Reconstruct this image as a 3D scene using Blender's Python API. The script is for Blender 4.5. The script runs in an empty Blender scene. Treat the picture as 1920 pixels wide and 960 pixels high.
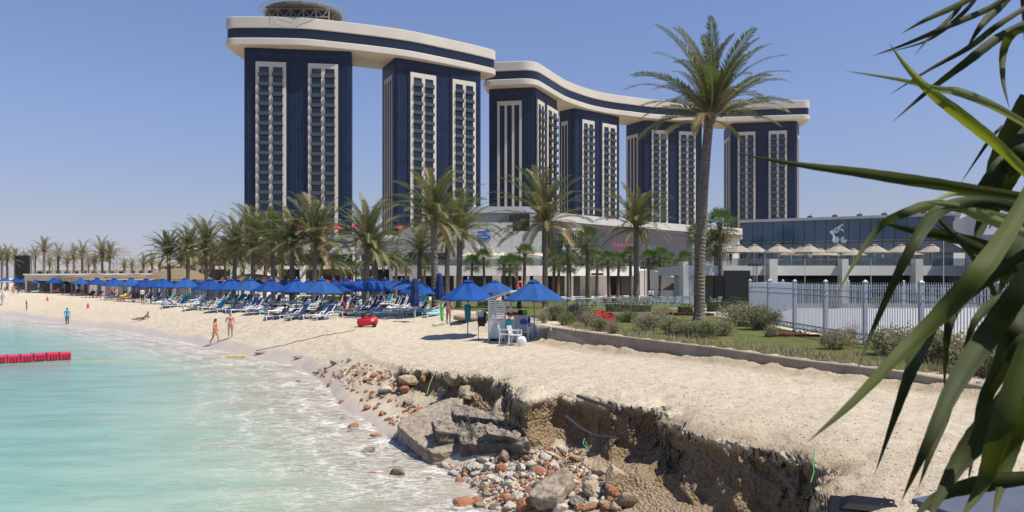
import bpy, math, random
import numpy as np
from mathutils import Vector, Matrix, Euler
R = math.radians
PI = math.pi
sc = bpy.context.scene
COL = sc.collection

# ------------------------------------------------------------------ camera, sky, sun, exposure
EYE = 4.4
F = 1440.0
cam_d = bpy.data.cameras.new('camera')
cam = bpy.data.objects.new('camera', cam_d); COL.objects.link(cam)
cam.location = (0, 0, EYE); cam.rotation_euler = (R(90), 0, 0)
cam_d.sensor_width = 36; cam_d.lens = 27; cam_d.shift_y = 40/1920
cam_d.clip_start = 0.05; cam_d.clip_end = 6000
cam_d.dof.use_dof = True; cam_d.dof.focus_distance = 40; cam_d.dof.aperture_fstop = 14
sc.camera = cam

SUN = Vector((0.52, -0.22, 1.0)).normalized()
w = bpy.data.worlds.new('World'); sc.world = w; w.use_nodes = True
nt = w.node_tree; bg = nt.nodes['Background']
sky = nt.nodes.new('ShaderNodeTexSky'); sky.sky_type = 'NISHITA'; sky.sun_disc = False
sky.sun_elevation = math.asin(SUN.z)
sky.sun_rotation = math.atan2(SUN.x, SUN.y)
sky.altitude = 0; sky.air_density = 1.0; sky.dust_density = 0.3; sky.ozone_density = 1.0
_tc = nt.nodes.new('ShaderNodeTexCoord'); _sp = nt.nodes.new('ShaderNodeSeparateXYZ'); nt.links.new(_tc.outputs['Generated'], _sp.inputs[0])
_rp = nt.nodes.new('ShaderNodeValToRGB'); _e = _rp.color_ramp.elements      # sea haze: the low sky is a little bluer than the model's
for _i in range(3): _e.new(0.5)
for _i, (_p, _c) in enumerate(((0.0, (.50, .51, .80)), (0.08, (.60, .545, .68)), (0.2, (.74, .70, .86)), (0.34, (.80, .79, .95)), (1.0, (.80, .79, .95)))):
    _e[_i].position = _p; _e[_i].color = (*_c, 1)
nt.links.new(_sp.outputs[2], _rp.inputs[0])
_mx = nt.nodes.new('ShaderNodeMix'); _mx.data_type = 'RGBA'; _mx.blend_type = 'MULTIPLY'; _mx.inputs[0].default_value = 1.0
nt.links.new(sky.outputs[0], _mx.inputs[6]); nt.links.new(_rp.outputs[0], _mx.inputs[7])
nt.links.new(_mx.outputs[2], bg.inputs[0]); bg.inputs[1].default_value = 0.122
sl = bpy.data.lights.new('sun', 'SUN'); sl.energy = 5.0; sl.angle = R(0.5); sl.color = (1.0, 0.935, 0.82)
so = bpy.data.objects.new('sun', sl); COL.objects.link(so)
so.rotation_euler = SUN.to_track_quat('Z', 'Y').to_euler(); so.location = (30, -10, 60)
sc.view_settings.view_transform = 'Standard'; sc.view_settings.look = 'None'
sc.view_settings.exposure = 0.2; sc.view_settings.gamma = 1.0
sc.cycles.max_bounces = 6; sc.cycles.transparent_max_bounces = 12
sc.cycles.diffuse_bounces = 3; sc.cycles.glossy_bounces = 3

# ------------------------------------------------------------------ helpers
def at(px, py, Y):
    return Vector(((px-960)*Y/F, Y, EYE-(py-520)*Y/F))
def XD(px, Y):
    return ((px-960)*Y/F, Y)
def sst(a, b, x):
    t = np.clip((x-a)/(b-a), 0, 1); return t*t*(3-2*t)

class MB:
    def __init__(s): s.v=[]; s.f=[]; s.m=[]; s.uv=None
    def add(s, vs, fs, m=0):
        n=len(s.v); s.v.extend([tuple(p) for p in vs])
        s.f.extend([tuple(i+n for i in f) for f in fs]); s.m.extend([m]*len(fs)); return s
    def box(s, c, d, rz=0, m=0, M=None):
        hx,hy,hz=d[0]/2,d[1]/2,d[2]/2
        co,si=math.cos(rz),math.sin(rz); vs=[]
        for dx,dy,dz in ((-1,-1,-1),(1,-1,-1),(1,1,-1),(-1,1,-1),(-1,-1,1),(1,-1,1),(1,1,1),(-1,1,1)):
            x,y,z=dx*hx,dy*hy,dz*hz
            if M is not None:
                p=M@Vector((x,y,z)); vs.append((c[0]+p.x,c[1]+p.y,c[2]+p.z))
            else: vs.append((c[0]+x*co-y*si,c[1]+x*si+y*co,c[2]+z))
        return s.add(vs,[(0,3,2,1),(4,5,6,7),(0,1,5,4),(1,2,6,5),(2,3,7,6),(3,0,4,7)],m)
    def bar(s, a, b, wd, ht=None, m=0):
        a=Vector(a); b=Vector(b); ht=ht or wd; d=b-a; L=d.length
        if L<1e-6: return s
        M=d.to_track_quat('X','Z').to_matrix()
        return s.box((a+b)/2,(L,wd,ht),0,m,M)
    def tube(s, pts, rad, seg=8, m=0, cap=True, ratio=1.0):
        pts=[Vector(p) for p in pts]; n=len(pts)
        if not hasattr(rad,'__len__'): rad=[rad]*n
        vs=[]; fs=[]
        up=Vector((0,0,1))
        for i,p in enumerate(pts):
            t=(pts[min(i+1,n-1)]-pts[max(i-1,0)]).normalized()
            u=up if abs(t.dot(up))<0.95 else Vector((1,0,0))
            a=t.cross(u).normalized(); b=a.cross(t).normalized()
            for k in range(seg):
                an=2*PI*k/seg
                vs.append(p+a*(math.cos(an)*rad[i])+b*(math.sin(an)*rad[i]*ratio))
        for i in range(n-1):
            for k in range(seg):
                k2=(k+1)%seg
                fs.append((i*seg+k,i*seg+k2,(i+1)*seg+k2,(i+1)*seg+k))
        if cap:
            fs.append(tuple(range(seg-1,-1,-1))); fs.append(tuple((n-1)*seg+k for k in range(seg)))
        return s.add(vs,fs,m)
    def prism(s, poly, z0, z1, m=0, mb=None, mt=None, inset0=0):
        n=len(poly)
        vs=[(x,y,z0) for x,y in poly]+[(x,y,z1) for x,y in poly]
        s.add(vs,[(i,(i+1)%n,n+(i+1)%n,n+i) for i in range(n)],m)
        s.add(vs[:n],[tuple(range(n-1,-1,-1))],m if mb is None else mb)
        s.add(vs[n:],[tuple(range(n))],m if mt is None else mt)
        return s
    def sphere(s, c, r, seg=10, rings=6, m=0):
        vs=[];fs=[]
        rx,ry,rz=(r,r,r) if not hasattr(r,'__len__') else r
        for i in range(rings+1):
            th=PI*i/rings
            for k in range(seg):
                a=2*PI*k/seg
                vs.append((c[0]+rx*math.sin(th)*math.cos(a),c[1]+ry*math.sin(th)*math.sin(a),c[2]+rz*math.cos(th)))
        for i in range(rings):
            for k in range(seg):
                k2=(k+1)%seg
                fs.append((i*seg+k,(i+1)*seg+k,(i+1)*seg+k2,i*seg+k2))
        return s.add(vs,fs,m)
    def build(s, name, mats, parent=None, smooth=False, loc=None, bevel=0):
        me=bpy.data.meshes.new(name); me.from_pydata(s.v,[],s.f)
        if not isinstance(mats,(list,tuple)): mats=[mats]
        for mm in mats: me.materials.append(mm)
        if len(mats)>1: me.polygons.foreach_set('material_index',s.m)
        if smooth: me.polygons.foreach_set('use_smooth',[True]*len(s.f))
        if s.uv is not None:
            ul=me.uv_layers.new(name='UVMap'); ul.data.foreach_set('uv',np.array(s.uv,dtype=np.float32).ravel())
        me.update()
        o=bpy.data.objects.new(name,me); COL.objects.link(o)
        if parent is not None: o.parent=parent
        if loc is not None: o.location=loc
        if bevel:
            b=o.modifiers.new('bevel','BEVEL'); b.width=bevel; b.segments=2; b.limit_method='ANGLE'
        return o

def tag(o,label=None,cat=None,group=None,kind=None):
    if label: o['label']=label
    if cat: o['category']=cat
    if group: o['group']=group
    if kind: o['kind']=kind
    return o
def thing(name,label,cat,loc=(0,0,0),rz=0,group=None):
    o=bpy.data.objects.new(name,None); COL.objects.link(o); o.empty_display_size=0.3
    o.location=loc; o.rotation_euler=(0,0,rz); return tag(o,label,cat,group)
KIDS={}
def children_of(o):
    return [c for c in COL.objects if c.parent==o] if o.name not in KIDS else KIDS[o.name]
def freeze(o):
    ks=[c for c in COL.objects if c.parent==o]; KIDS[o.name]=ks
    for k in ks: freeze(k)
def dup(o,loc=None,rz=None,label=None,scale=None,parent=None,group=None):
    if o.name not in KIDS: freeze(o)
    c=o.copy(); COL.objects.link(c); c.parent=parent
    if loc is not None: c.location=loc
    if rz is not None: c.rotation_euler=(0,0,rz)
    if scale is not None: c.scale=scale if hasattr(scale,'__len__') else (scale,)*3
    if label: c['label']=label
    if group: c['group']=group
    for k in KIDS[o.name]: dup(k,parent=c)
    return c

def mat(name,col,rough=0.7,var=0.0,vs=3.0,col2=None,bump=0.0,bs=20.0,spec=0.5,metal=0.0,transl=0.0,detail=4.0,objco=True,bdist=0.02,stretch=None):
    m=bpy.data.materials.new(name); m.use_nodes=True; t=m.node_tree; N=t.nodes; L=t.links
    b=N['Principled BSDF']; b.inputs['Roughness'].default_value=rough
    b.inputs['Specular IOR Level'].default_value=spec; b.inputs['Metallic'].default_value=metal
    c=(*col,1); b.inputs['Base Color'].default_value=c
    if var or col2 or bump:
        tc=N.new('ShaderNodeTexCoord'); src=tc.outputs['Object']
        if stretch:
            mp=N.new('ShaderNodeMapping'); mp.inputs['Scale'].default_value=stretch; L.new(src,mp.inputs[0]); src=mp.outputs[0]
    if var or col2:
        n=N.new('ShaderNodeTexNoise'); n.inputs['Scale'].default_value=vs; n.inputs['Detail'].default_value=detail
        n.inputs['Roughness'].default_value=0.65
        L.new(src,n.inputs['Vector'])
        r=N.new('ShaderNodeValToRGB'); r.color_ramp.elements[0].position=0.34; r.color_ramp.elements[1].position=0.66
        a=col2 if col2 else tuple(x*(1-var) for x in col)
        bb=col if col2 else tuple(min(1,x*(1+var)) for x in col)
        r.color_ramp.elements[0].color=(*a,1); r.color_ramp.elements[1].color=(*bb,1)
        L.new(n.outputs[0],r.inputs[0]); L.new(r.outputs[0],b.inputs['Base Color'])
    if bump:
        n2=N.new('ShaderNodeTexNoise'); n2.inputs['Scale'].default_value=bs; n2.inputs['Detail'].default_value=5
        L.new(src,n2.inputs['Vector'])
        bp=N.new('ShaderNodeBump'); bp.inputs['Strength'].default_value=bump; bp.inputs['Distance'].default_value=bdist
        L.new(n2.outputs[0],bp.inputs['Height']); L.new(bp.outputs[0],b.inputs['Normal'])
    if transl:
        tr=N.new('ShaderNodeBsdfTranslucent'); tr.inputs[0].default_value=(min(1,col[0]*2.2),min(1,col[1]*2.2),min(1,col[2]*1.6),1)
        mx=N.new('ShaderNodeMixShader'); mx.inputs[0].default_value=transl
        L.new(b.outputs[0],mx.inputs[1]); L.new(tr.outputs[0],mx.inputs[2]); L.new(mx.outputs[0],N['Material Output'].inputs[0])
    return m

# numpy value noise
_rs=np.random.RandomState(7); _T=_rs.rand(256,256).astype(np.float32)
def vn(x,y):
    xi=np.floor(x).astype(np.int64); yi=np.floor(y).astype(np.int64)
    fx=x-xi; fy=y-yi; fx=fx*fx*(3-2*fx); fy=fy*fy*(3-2*fy)
    a=_T[xi&255,yi&255]; b=_T[(xi+1)&255,yi&255]; c=_T[xi&255,(yi+1)&255]; d=_T[(xi+1)&255,(yi+1)&255]
    return (a*(1-fx)+b*fx)*(1-fy)+(c*(1-fx)+d*fx)*fy
def fbm(x,y,o=4,g=0.5):
    s=0;a=1;t=0
    for i in range(o):
        s=s+a*vn(x+17.3*i,y-9.1*i); t+=a; a*=g; x=x*2.03+1.7; y=y*2.03-3.1
    return s/t-0.5

# ------------------------------------------------------------------ terrain function
CL=[(2.2,-10),(2.4,3),(3.05,6),(3.5,8),(3.95,9.8),(4.3,11.1),(3.98,12.2),(3.3,13.1),(3.06,13.6),(2.85,14.5),(3.25,16.1),(2.4,16.2),(1.62,17.4),(.98,17.65),(.5,17.0),(.08,17.4),(-.3,21.5),(-1.54,23.3),(-1.65,23.6),(-2.1,24.3),(-3.1,26.2),(-3.5,26.0),(-4.3,29.2),(-6,33),(-7.4,37),(-10,44),(-14.5,51),(-20,58),(-28,67),(-39,79),(-53,95),(-78,121),(-135,168),(-340,300),(-3000,1700)]
WL=[(-3,-10),(-1.2,4),(-.6,10),(.1,13.2),(-.6,15.4),(-3.0,20.2),(-5.9,26.4),(-7.6,31),(-10.3,37.3),(-18,46.5),(-23,52.8),(-31.5,62),(-40.6,70.4),(-58,88),(-115,135),(-300,245),(-3000,1500)]
GP=[(1.5,36.5),(1.7,35.2),(3.83,30),(6.6,24.5),(7.8,21.2),(9.5,18.4),(12,14),(20,4),(400,4),(400,400),(-80,400),(-60,150),(-40,105),(-20,75),(-9,60),(-3,49),(0.5,40)]
def inside(px,py,poly):
    r=np.zeros(px.shape,bool); n=len(poly); j=n-1
    for i in range(n):
        xi,yi=poly[i]; xj,yj=poly[j]
        if yi!=yj:
            c=((yi>py)!=(yj>py))&(px<(xj-xi)*(py-yi)/(yj-yi)+xi); r^=c
        j=i
    return r
def segd(px,py,poly,closed=False):
    best=np.full(px.shape,1e9); n=len(poly)
    for i in range(n if closed else n-1):
        ax,ay=poly[i]; bx,by=poly[(i+1)%n]
        dx,dy=bx-ax,by-ay; L=dx*dx+dy*dy
        t=np.clip(((px-ax)*dx+(py-ay)*dy)/L,0,1)
        best=np.minimum(best,(px-ax-t*dx)**2+(py-ay-t*dy)**2)
    return np.sqrt(best)
CLP=CL+[(-3000,6000),(9000,6000),(9000,-10)]
WLP=WL+[(-3500,6000),(9000,6000),(9000,-10)]
def sd_land(x,y):
    d=segd(x,y,WL); return np.where(inside(x,y,WLP),d,-d)
def sd_top(x,y):
    d=segd(x,y,CL); return np.where(inside(x,y,CLP),d,-d)
def sd_gard(x,y):
    d=segd(x,y,GP,True); return np.where(inside(x,y,GP),d,-d)
TRK=[(0.5,35),(3.2,27.5),(5.4,22.5),(6.6,19.3),(8.4,16)]
def terr(x,y,full=False):
    x=np.asarray(x,float); y=np.asarray(y,float)
    near=1-sst(50,75,y)
    dW=sd_land(x,y)+0.5*fbm(x*0.35,y*0.35,3)
    wob=fbm(x*0.9,y*0.9,3)*0.75+fbm(x*3.1,y*3.1,3)*0.38
    c=1-sst(26,33,y)
    dC=sd_top(x,y)+wob*(0.35+0.65*c)
    dG=sd_gard(x,y)
    foot=0.68+0.12*fbm(x*.5,y*.5,2)+0.22*np.exp(-((x-0.4)/1.3)**2-((y-17)/1.8)**2)
    top=1.70+0.17*(1-sst(25,38,y))-0.02*fbm(x*.2,y*.2,2)
    top=top-0.68*sst(19,30,y)*(1-sst(36,50,y))*np.exp(-np.maximum(dC,0)/7)
    top=top-0.7*sst(75,120,y)*sst(-60,-20,x)
    foot=foot*c+(top-0.02)*(1-c)
    u=np.clip(np.where(dC<0,dW/np.maximum(dW-dC,1e-3),1),0,1)
    prof=np.where(c>0.5,u**0.8,1-(1-u)**1.35)
    low=foot*prof
    # slump mounds at the foot
    low=low+c*(0.85*np.exp(-(((x+0.3)/0.55)**2+((y-18.9)/0.9)**2))+0.35*np.exp(-(((x-2.2)/0.7)**2+((y-14.0)/0.7)**2))+0.5*np.exp(-(((x+2.2)/0.8)**2+((y-20.9)/0.5)**2)))
    face=sst(-0.42,0.05,dC)
    z=low+(top-low)*face
    z=np.where(dW<0,np.maximum(dW*0.13,-3.5),z)
    # rounded crumbling lip + rough ground
    lip=np.exp(-np.maximum(dC,0)/0.5)*(dC>-0.05)*c
    z=z-0.20*lip*(0.5+1.5*np.clip(fbm(x*1.3,y*1.3,3)+0.4,0,1))+0.05*lip*fbm(x*3.5,y*3.5,3)*(dC>0.1)+0.05*c*np.exp(-np.maximum(dC,0)/1.6)*(dC>0)*fbm(x*4,y*4,4)
    land=sst(0.2,1.5,dW)
    rough=(1-sst(0,0.3,dG))*land
    z=z+near*rough*(0.085*fbm(x*0.9,y*0.9,4)+0.075*fbm(x*3.0,y*3.0,4)*(1-0.45*c))
    z=z+c*(1-face)*land*0.22*fbm(x*1.9,y*1.9,4)
    z=z+c*0.05*sst(0.05,0.25,dC)*np.exp(-(dC/0.7)**2)*fbm(x*5,y*5,3)
    # soft spoil ridge and a tyre track near the kerb
    z=z+np.exp(-((dG+0.55)/0.35)**2)*(y<36)*(0.13+0.3*fbm(x*1.7,y*1.7,4))
    dt=segd(x,y,TRK); z=z-0.035*np.exp(-(dt/0.22)**2)*(1+0.9*np.sin((x*0.45-y)*2*PI/0.28))*(y<34)
    gz=2.10-1.05*sst(42,118,y)
    wd=0.12+4*sst(36,46,y)
    g=sst(-wd,0.1,dG)
    z=z*(1-g)+gz*g
    if full: return z,dW,dC,dG,c,face
    return z
def H(x,y): return float(terr(np.array([x]),np.array([y]))[0])
def gpt(px,py,z=1.7):
    Y=(EYE-z)*F/(py-520); return ((px-960)*Y/F,Y)
def gfind(px,py,y0=3,y1=400):
    Y=np.geomspace(y0,y1,1500); X=(px-960)*Y/F
    z=terr(X,Y); ray=EYE-(py-520)*Y/F
    i=np.argmax(z>=ray); return float(X[i]),float(Y[i]),float(z[i])
def on(px,Y): 
    X=(px-960)*Y/F; return Vector((X,Y,H(X,Y)))

def build_terrain():
    K=np.linspace(-1.0,1.0,1020)
    Yf=np.geomspace(1.0,62,1500)
    X=K[:,None]*Yf[None,:]; Y=np.broadcast_to(Yf[None,:],X.shape)
    Z=terr(X,Y)
    dz=np.diff(Z,axis=1); dy=np.diff(Y,axis=1); ym=Y[:,1:]
    ds=np.sqrt((0.35*dy)**2+(dz*1.3)**2+1e-12)/ym + 0.18*dy/ym*np.where(ym>6,1,0.15)
    cum=np.concatenate([np.zeros((len(K),1)),np.cumsum(ds,axis=1)],axis=1)
    tot=cum[:,-1:]; cum=cum/tot
    k=np.ones(7)/7
    cp=np.pad(cum,((3,3),(0,0)),mode='edge')
    cum=sum(cp[i:i+len(K)]*k[i] for i in range(7))
    nr=520; q=np.linspace(0,1,nr)
    YR=np.stack([np.interp(q,cum[i],Yf) for i in range(len(K))])
    far=np.geomspace(62,2600,130)[1:]
    YR=np.concatenate([YR,np.broadcast_to(far,(len(K),len(far)))],axis=1)
    XR=K[:,None]*YR
    z,dW,dC,dG,c,face=terr(XR,YR,True)
    far_up=sst(140,400,YR)
    e=0.05; nn=int((YR[0]<40).sum())
    gx=np.zeros_like(z); gy=np.zeros_like(z)
    gx[:,:nn]=(terr(XR[:,:nn]+e,YR[:,:nn])-terr(XR[:,:nn]-e,YR[:,:nn]))/(2*e)
    gy[:,:nn]=(terr(XR[:,:nn],YR[:,:nn]+e)-terr(XR[:,:nn],YR[:,:nn]-e))/(2*e)
    steep=np.sqrt(gx**2+gy**2)
    st=sst(0.6,2.0,steep)*c*(YR<34)*(1-sst(-0.3,0,dG))
    # undercut and lumps pushed into / out of the bank, along the slope direction
    nx=gx/np.maximum(steep,1e-3); ny=gy/np.maximum(steep,1e-3)
    lump=(fbm(XR*2.3+z*3.1,YR*2.3-z*2.7,4)*0.34 + fbm(XR*7+z*8,YR*7-z*9,3)*0.10)
    und=0.22*np.exp(-((z-1.15)/0.35)**2)*(fbm(XR*.8,YR*.8,2)+0.55)
    XR=XR+nx*st*(lump+und); YR=YR+ny*st*(lump+und)
    n1,n2=XR.shape
    co=np.stack([XR,YR,z],axis=-1).reshape(-1,3).astype(np.float32)
    idx=np.arange(n1*n2).reshape(n1,n2)
    f=np.stack([idx[:-1,:-1],idx[1:,:-1],idx[1:,1:],idx[:-1,1:]],axis=-1).reshape(-1,4)
    me=bpy.data.meshes.new('beach_ground')
    me.vertices.add(len(co)); me.vertices.foreach_set('co',co.ravel())
    me.loops.add(f.size); me.loops.foreach_set('vertex_index',f.ravel().astype(np.int32))
    me.polygons.add(len(f)); me.polygons.foreach_set('loop_start',np.arange(0,f.size,4,dtype=np.int32)); me.polygons.foreach_set('loop_total',np.full(len(f),4,np.int32))
    me.update(); me.validate()
    me.polygons.foreach_set('use_smooth',np.ones(len(f),bool))
    zt=1.87-0.68*sst(19,30,YR)*(1-sst(36,50,YR))
    soil_shade=np.clip(st*sst(0.12,0.45,zt-z+0.25*fbm(XR*1.5,YR*1.5,3))+(1-face)*c*sst(0.3,1.2,dW)*(z>0.25)*(0.30+0.75*np.exp(-np.abs(dC)/1.5)*sst(0.9,2.2,XR)),0,1)  # bank earth; the extra brown at its sunlit foot is painted shade
    track=np.exp(-((dG+0.7)/0.55)**2)*(YR<38)
    nearc=np.exp(-np.maximum(dC,0)/0.8)*(dC>0)*sst(-.5,2.5,XR)*c*(YR<15)*0.7
    wet=1-sst(0.3,0.56,z+0.35*fbm(XR*.25,YR*.25,3))
    wet=np.where(c>0.5,1-sst(0.1,0.45,z+0.2*fbm(XR,YR,2)),wet)
    for nm,a in (('soil_shade',soil_shade),('wet',wet),('garden',sst(0,0.2,dG)),('track',np.clip(track*.6+nearc,0,1))):
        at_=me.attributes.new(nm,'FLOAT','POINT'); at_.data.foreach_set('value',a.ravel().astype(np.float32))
    o=bpy.data.objects.new('beach_ground',me); COL.objects.link(o); tag(o,kind='structure')
    return o

def attr_node(N,nm):
    a=N.new('ShaderNodeAttribute'); a.attribute_name=nm; return a
def noise(N,L,src,scale,detail=4,rough=0.6):
    n=N.new('ShaderNodeTexNoise'); n.inputs['Scale'].default_value=scale; n.inputs['Detail'].default_value=detail; n.inputs['Roughness'].default_value=rough
    L.new(src,n.inputs['Vector']); return n.outputs[0]
def ramp(N,L,src,els):
    r=N.new('ShaderNodeValToRGB'); e=r.color_ramp.elements
    while len(e)<len(els): e.new(0.5)
    for i,(p,c) in enumerate(els):
        e[i].position=p; e[i].color=(*c,1) if hasattr(c,'__len__') else (c,c,c,1)
    L.new(src,r.inputs[0]); return r.outputs[0]
def mix(N,L,fac,a,b,mode='MIX'):
    m=N.new('ShaderNodeMix'); m.data_type='RGBA'; m.blend_type=mode
    for i,v in ((0,fac),(6,a),(7,b)):
        if hasattr(v,'is_linked') or hasattr(v,'links'): L.new(v,m.inputs[i])
        elif i==0: m.inputs[0].default_value=v
        else: m.inputs[i].default_value=(*v,1)
    return m.outputs[2]
def math_(N,L,op,a,b=0.0,clamp=False):
    m=N.new('ShaderNodeMath'); m.operation=op; m.use_clamp=clamp
    for i,v in ((0,a),(1,b)):
        if hasattr(v,'links'): L.new(v,m.inputs[i])
        else: m.inputs[i].default_value=v
    return m.outputs[0]

def sand_material():
    m=bpy.data.materials.new('sand'); m.use_nodes=True; t=m.node_tree; N=t.nodes; L=t.links
    b=N['Principled BSDF']; b.inputs['Roughness'].default_value=0.9; b.inputs['Specular IOR Level'].default_value=0.2
    P=N.new('ShaderNodeTexCoord').outputs['Object']
    n1=noise(N,L,P,0.35,5); n2=noise(N,L,P,3.0,6,0.7); n3=noise(N,L,P,28,4,0.7)
    dry=ramp(N,L,n1,[(0.3,(0.60,0.505,0.37)),(0.7,(0.71,0.625,0.485))])
    dry=mix(N,L,0.55,dry,ramp(N,L,n2,[(0.3,(0.44,0.365,0.265)),(0.52,(0.69,0.60,0.46)),(0.8,(0.78,0.70,0.56))]))
    soil_shade=ramp(N,L,n2,[(0.25,(0.25,0.17,0.10)),(0.5,(0.38,0.275,0.165)),(0.75,(0.50,0.40,0.265))])
    # strata of coarse earth inside the bank
    sep=N.new('ShaderNodeSeparateXYZ'); L.new(P,sep.inputs[0])
    vo=N.new('ShaderNodeTexVoronoi'); vo.inputs['Scale'].default_value=16; L.new(P,vo.inputs['Vector'])
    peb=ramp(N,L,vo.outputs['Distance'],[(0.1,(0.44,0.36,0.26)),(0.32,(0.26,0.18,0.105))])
    soil_shade=mix(N,L,0.45,soil_shade,peb)
    ta=attr_node(N,'track').outputs['Fac']
    dry=mix(N,L,math_(N,L,'MULTIPLY',ta,math_(N,L,'ADD',n2,0.5),True),dry,(0.40,0.30,0.19))
    grit=ramp(N,L,n3,[(0.35,0.62),(0.55,1.0)])
    sa=attr_node(N,'soil_shade').outputs['Fac']
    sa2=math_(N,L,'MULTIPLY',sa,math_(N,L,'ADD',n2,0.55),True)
    col=mix(N,L,sa2,dry,soil_shade)
    col=mix(N,L,0.85,col,grit,'MULTIPLY')
    pk=ramp(N,L,noise(N,L,P,7.5,5,.75),[(.30,(.70,.67,.62)),(.5,(1,1,1))]); col=mix(N,L,0.8,col,pk,'MULTIPLY')
    wa=attr_node(N,'wet').outputs['Fac']
    wetc=mix(N,L,n2,(0.42,0.355,0.29),(0.52,0.45,0.37))
    col=mix(N,L,wa,col,wetc)
    L.new(col,b.inputs['Base Color'])
    ro=mix(N,L,wa,(0.92,)*3,(0.32,)*3); L.new(ro,b.inputs['Roughness'])
    bp=N.new('ShaderNodeBump'); bp.inputs['Distance'].default_value=0.19
    st=math_(N,L,'SUBTRACT',0.75,math_(N,L,'MULTIPLY',wa,0.72)); L.new(st,bp.inputs['Strength'])
    vo2=N.new('ShaderNodeTexVoronoi'); vo2.feature='SMOOTH_F1'; vo2.inputs['Scale'].default_value=2.6; L.new(P,vo2.inputs['Vector'])
    h=math_(N,L,'ADD',math_(N,L,'MULTIPLY',n2,1.0),math_(N,L,'MULTIPLY',n3,0.35))
    h=math_(N,L,'ADD',h,math_(N,L,'MULTIPLY',vo2.outputs['Distance'],0.55))
    h=math_(N,L,'ADD',h,math_(N,L,'MULTIPLY',math_(N,L,'MULTIPLY',vo.outputs['Distance'],sa),-0.9))
    L.new(h,bp.inputs['Height']); L.new(bp.outputs[0],b.inputs['Normal'])
    return m
ground=build_terrain(); ground.data.materials.append(sand_material())

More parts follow.
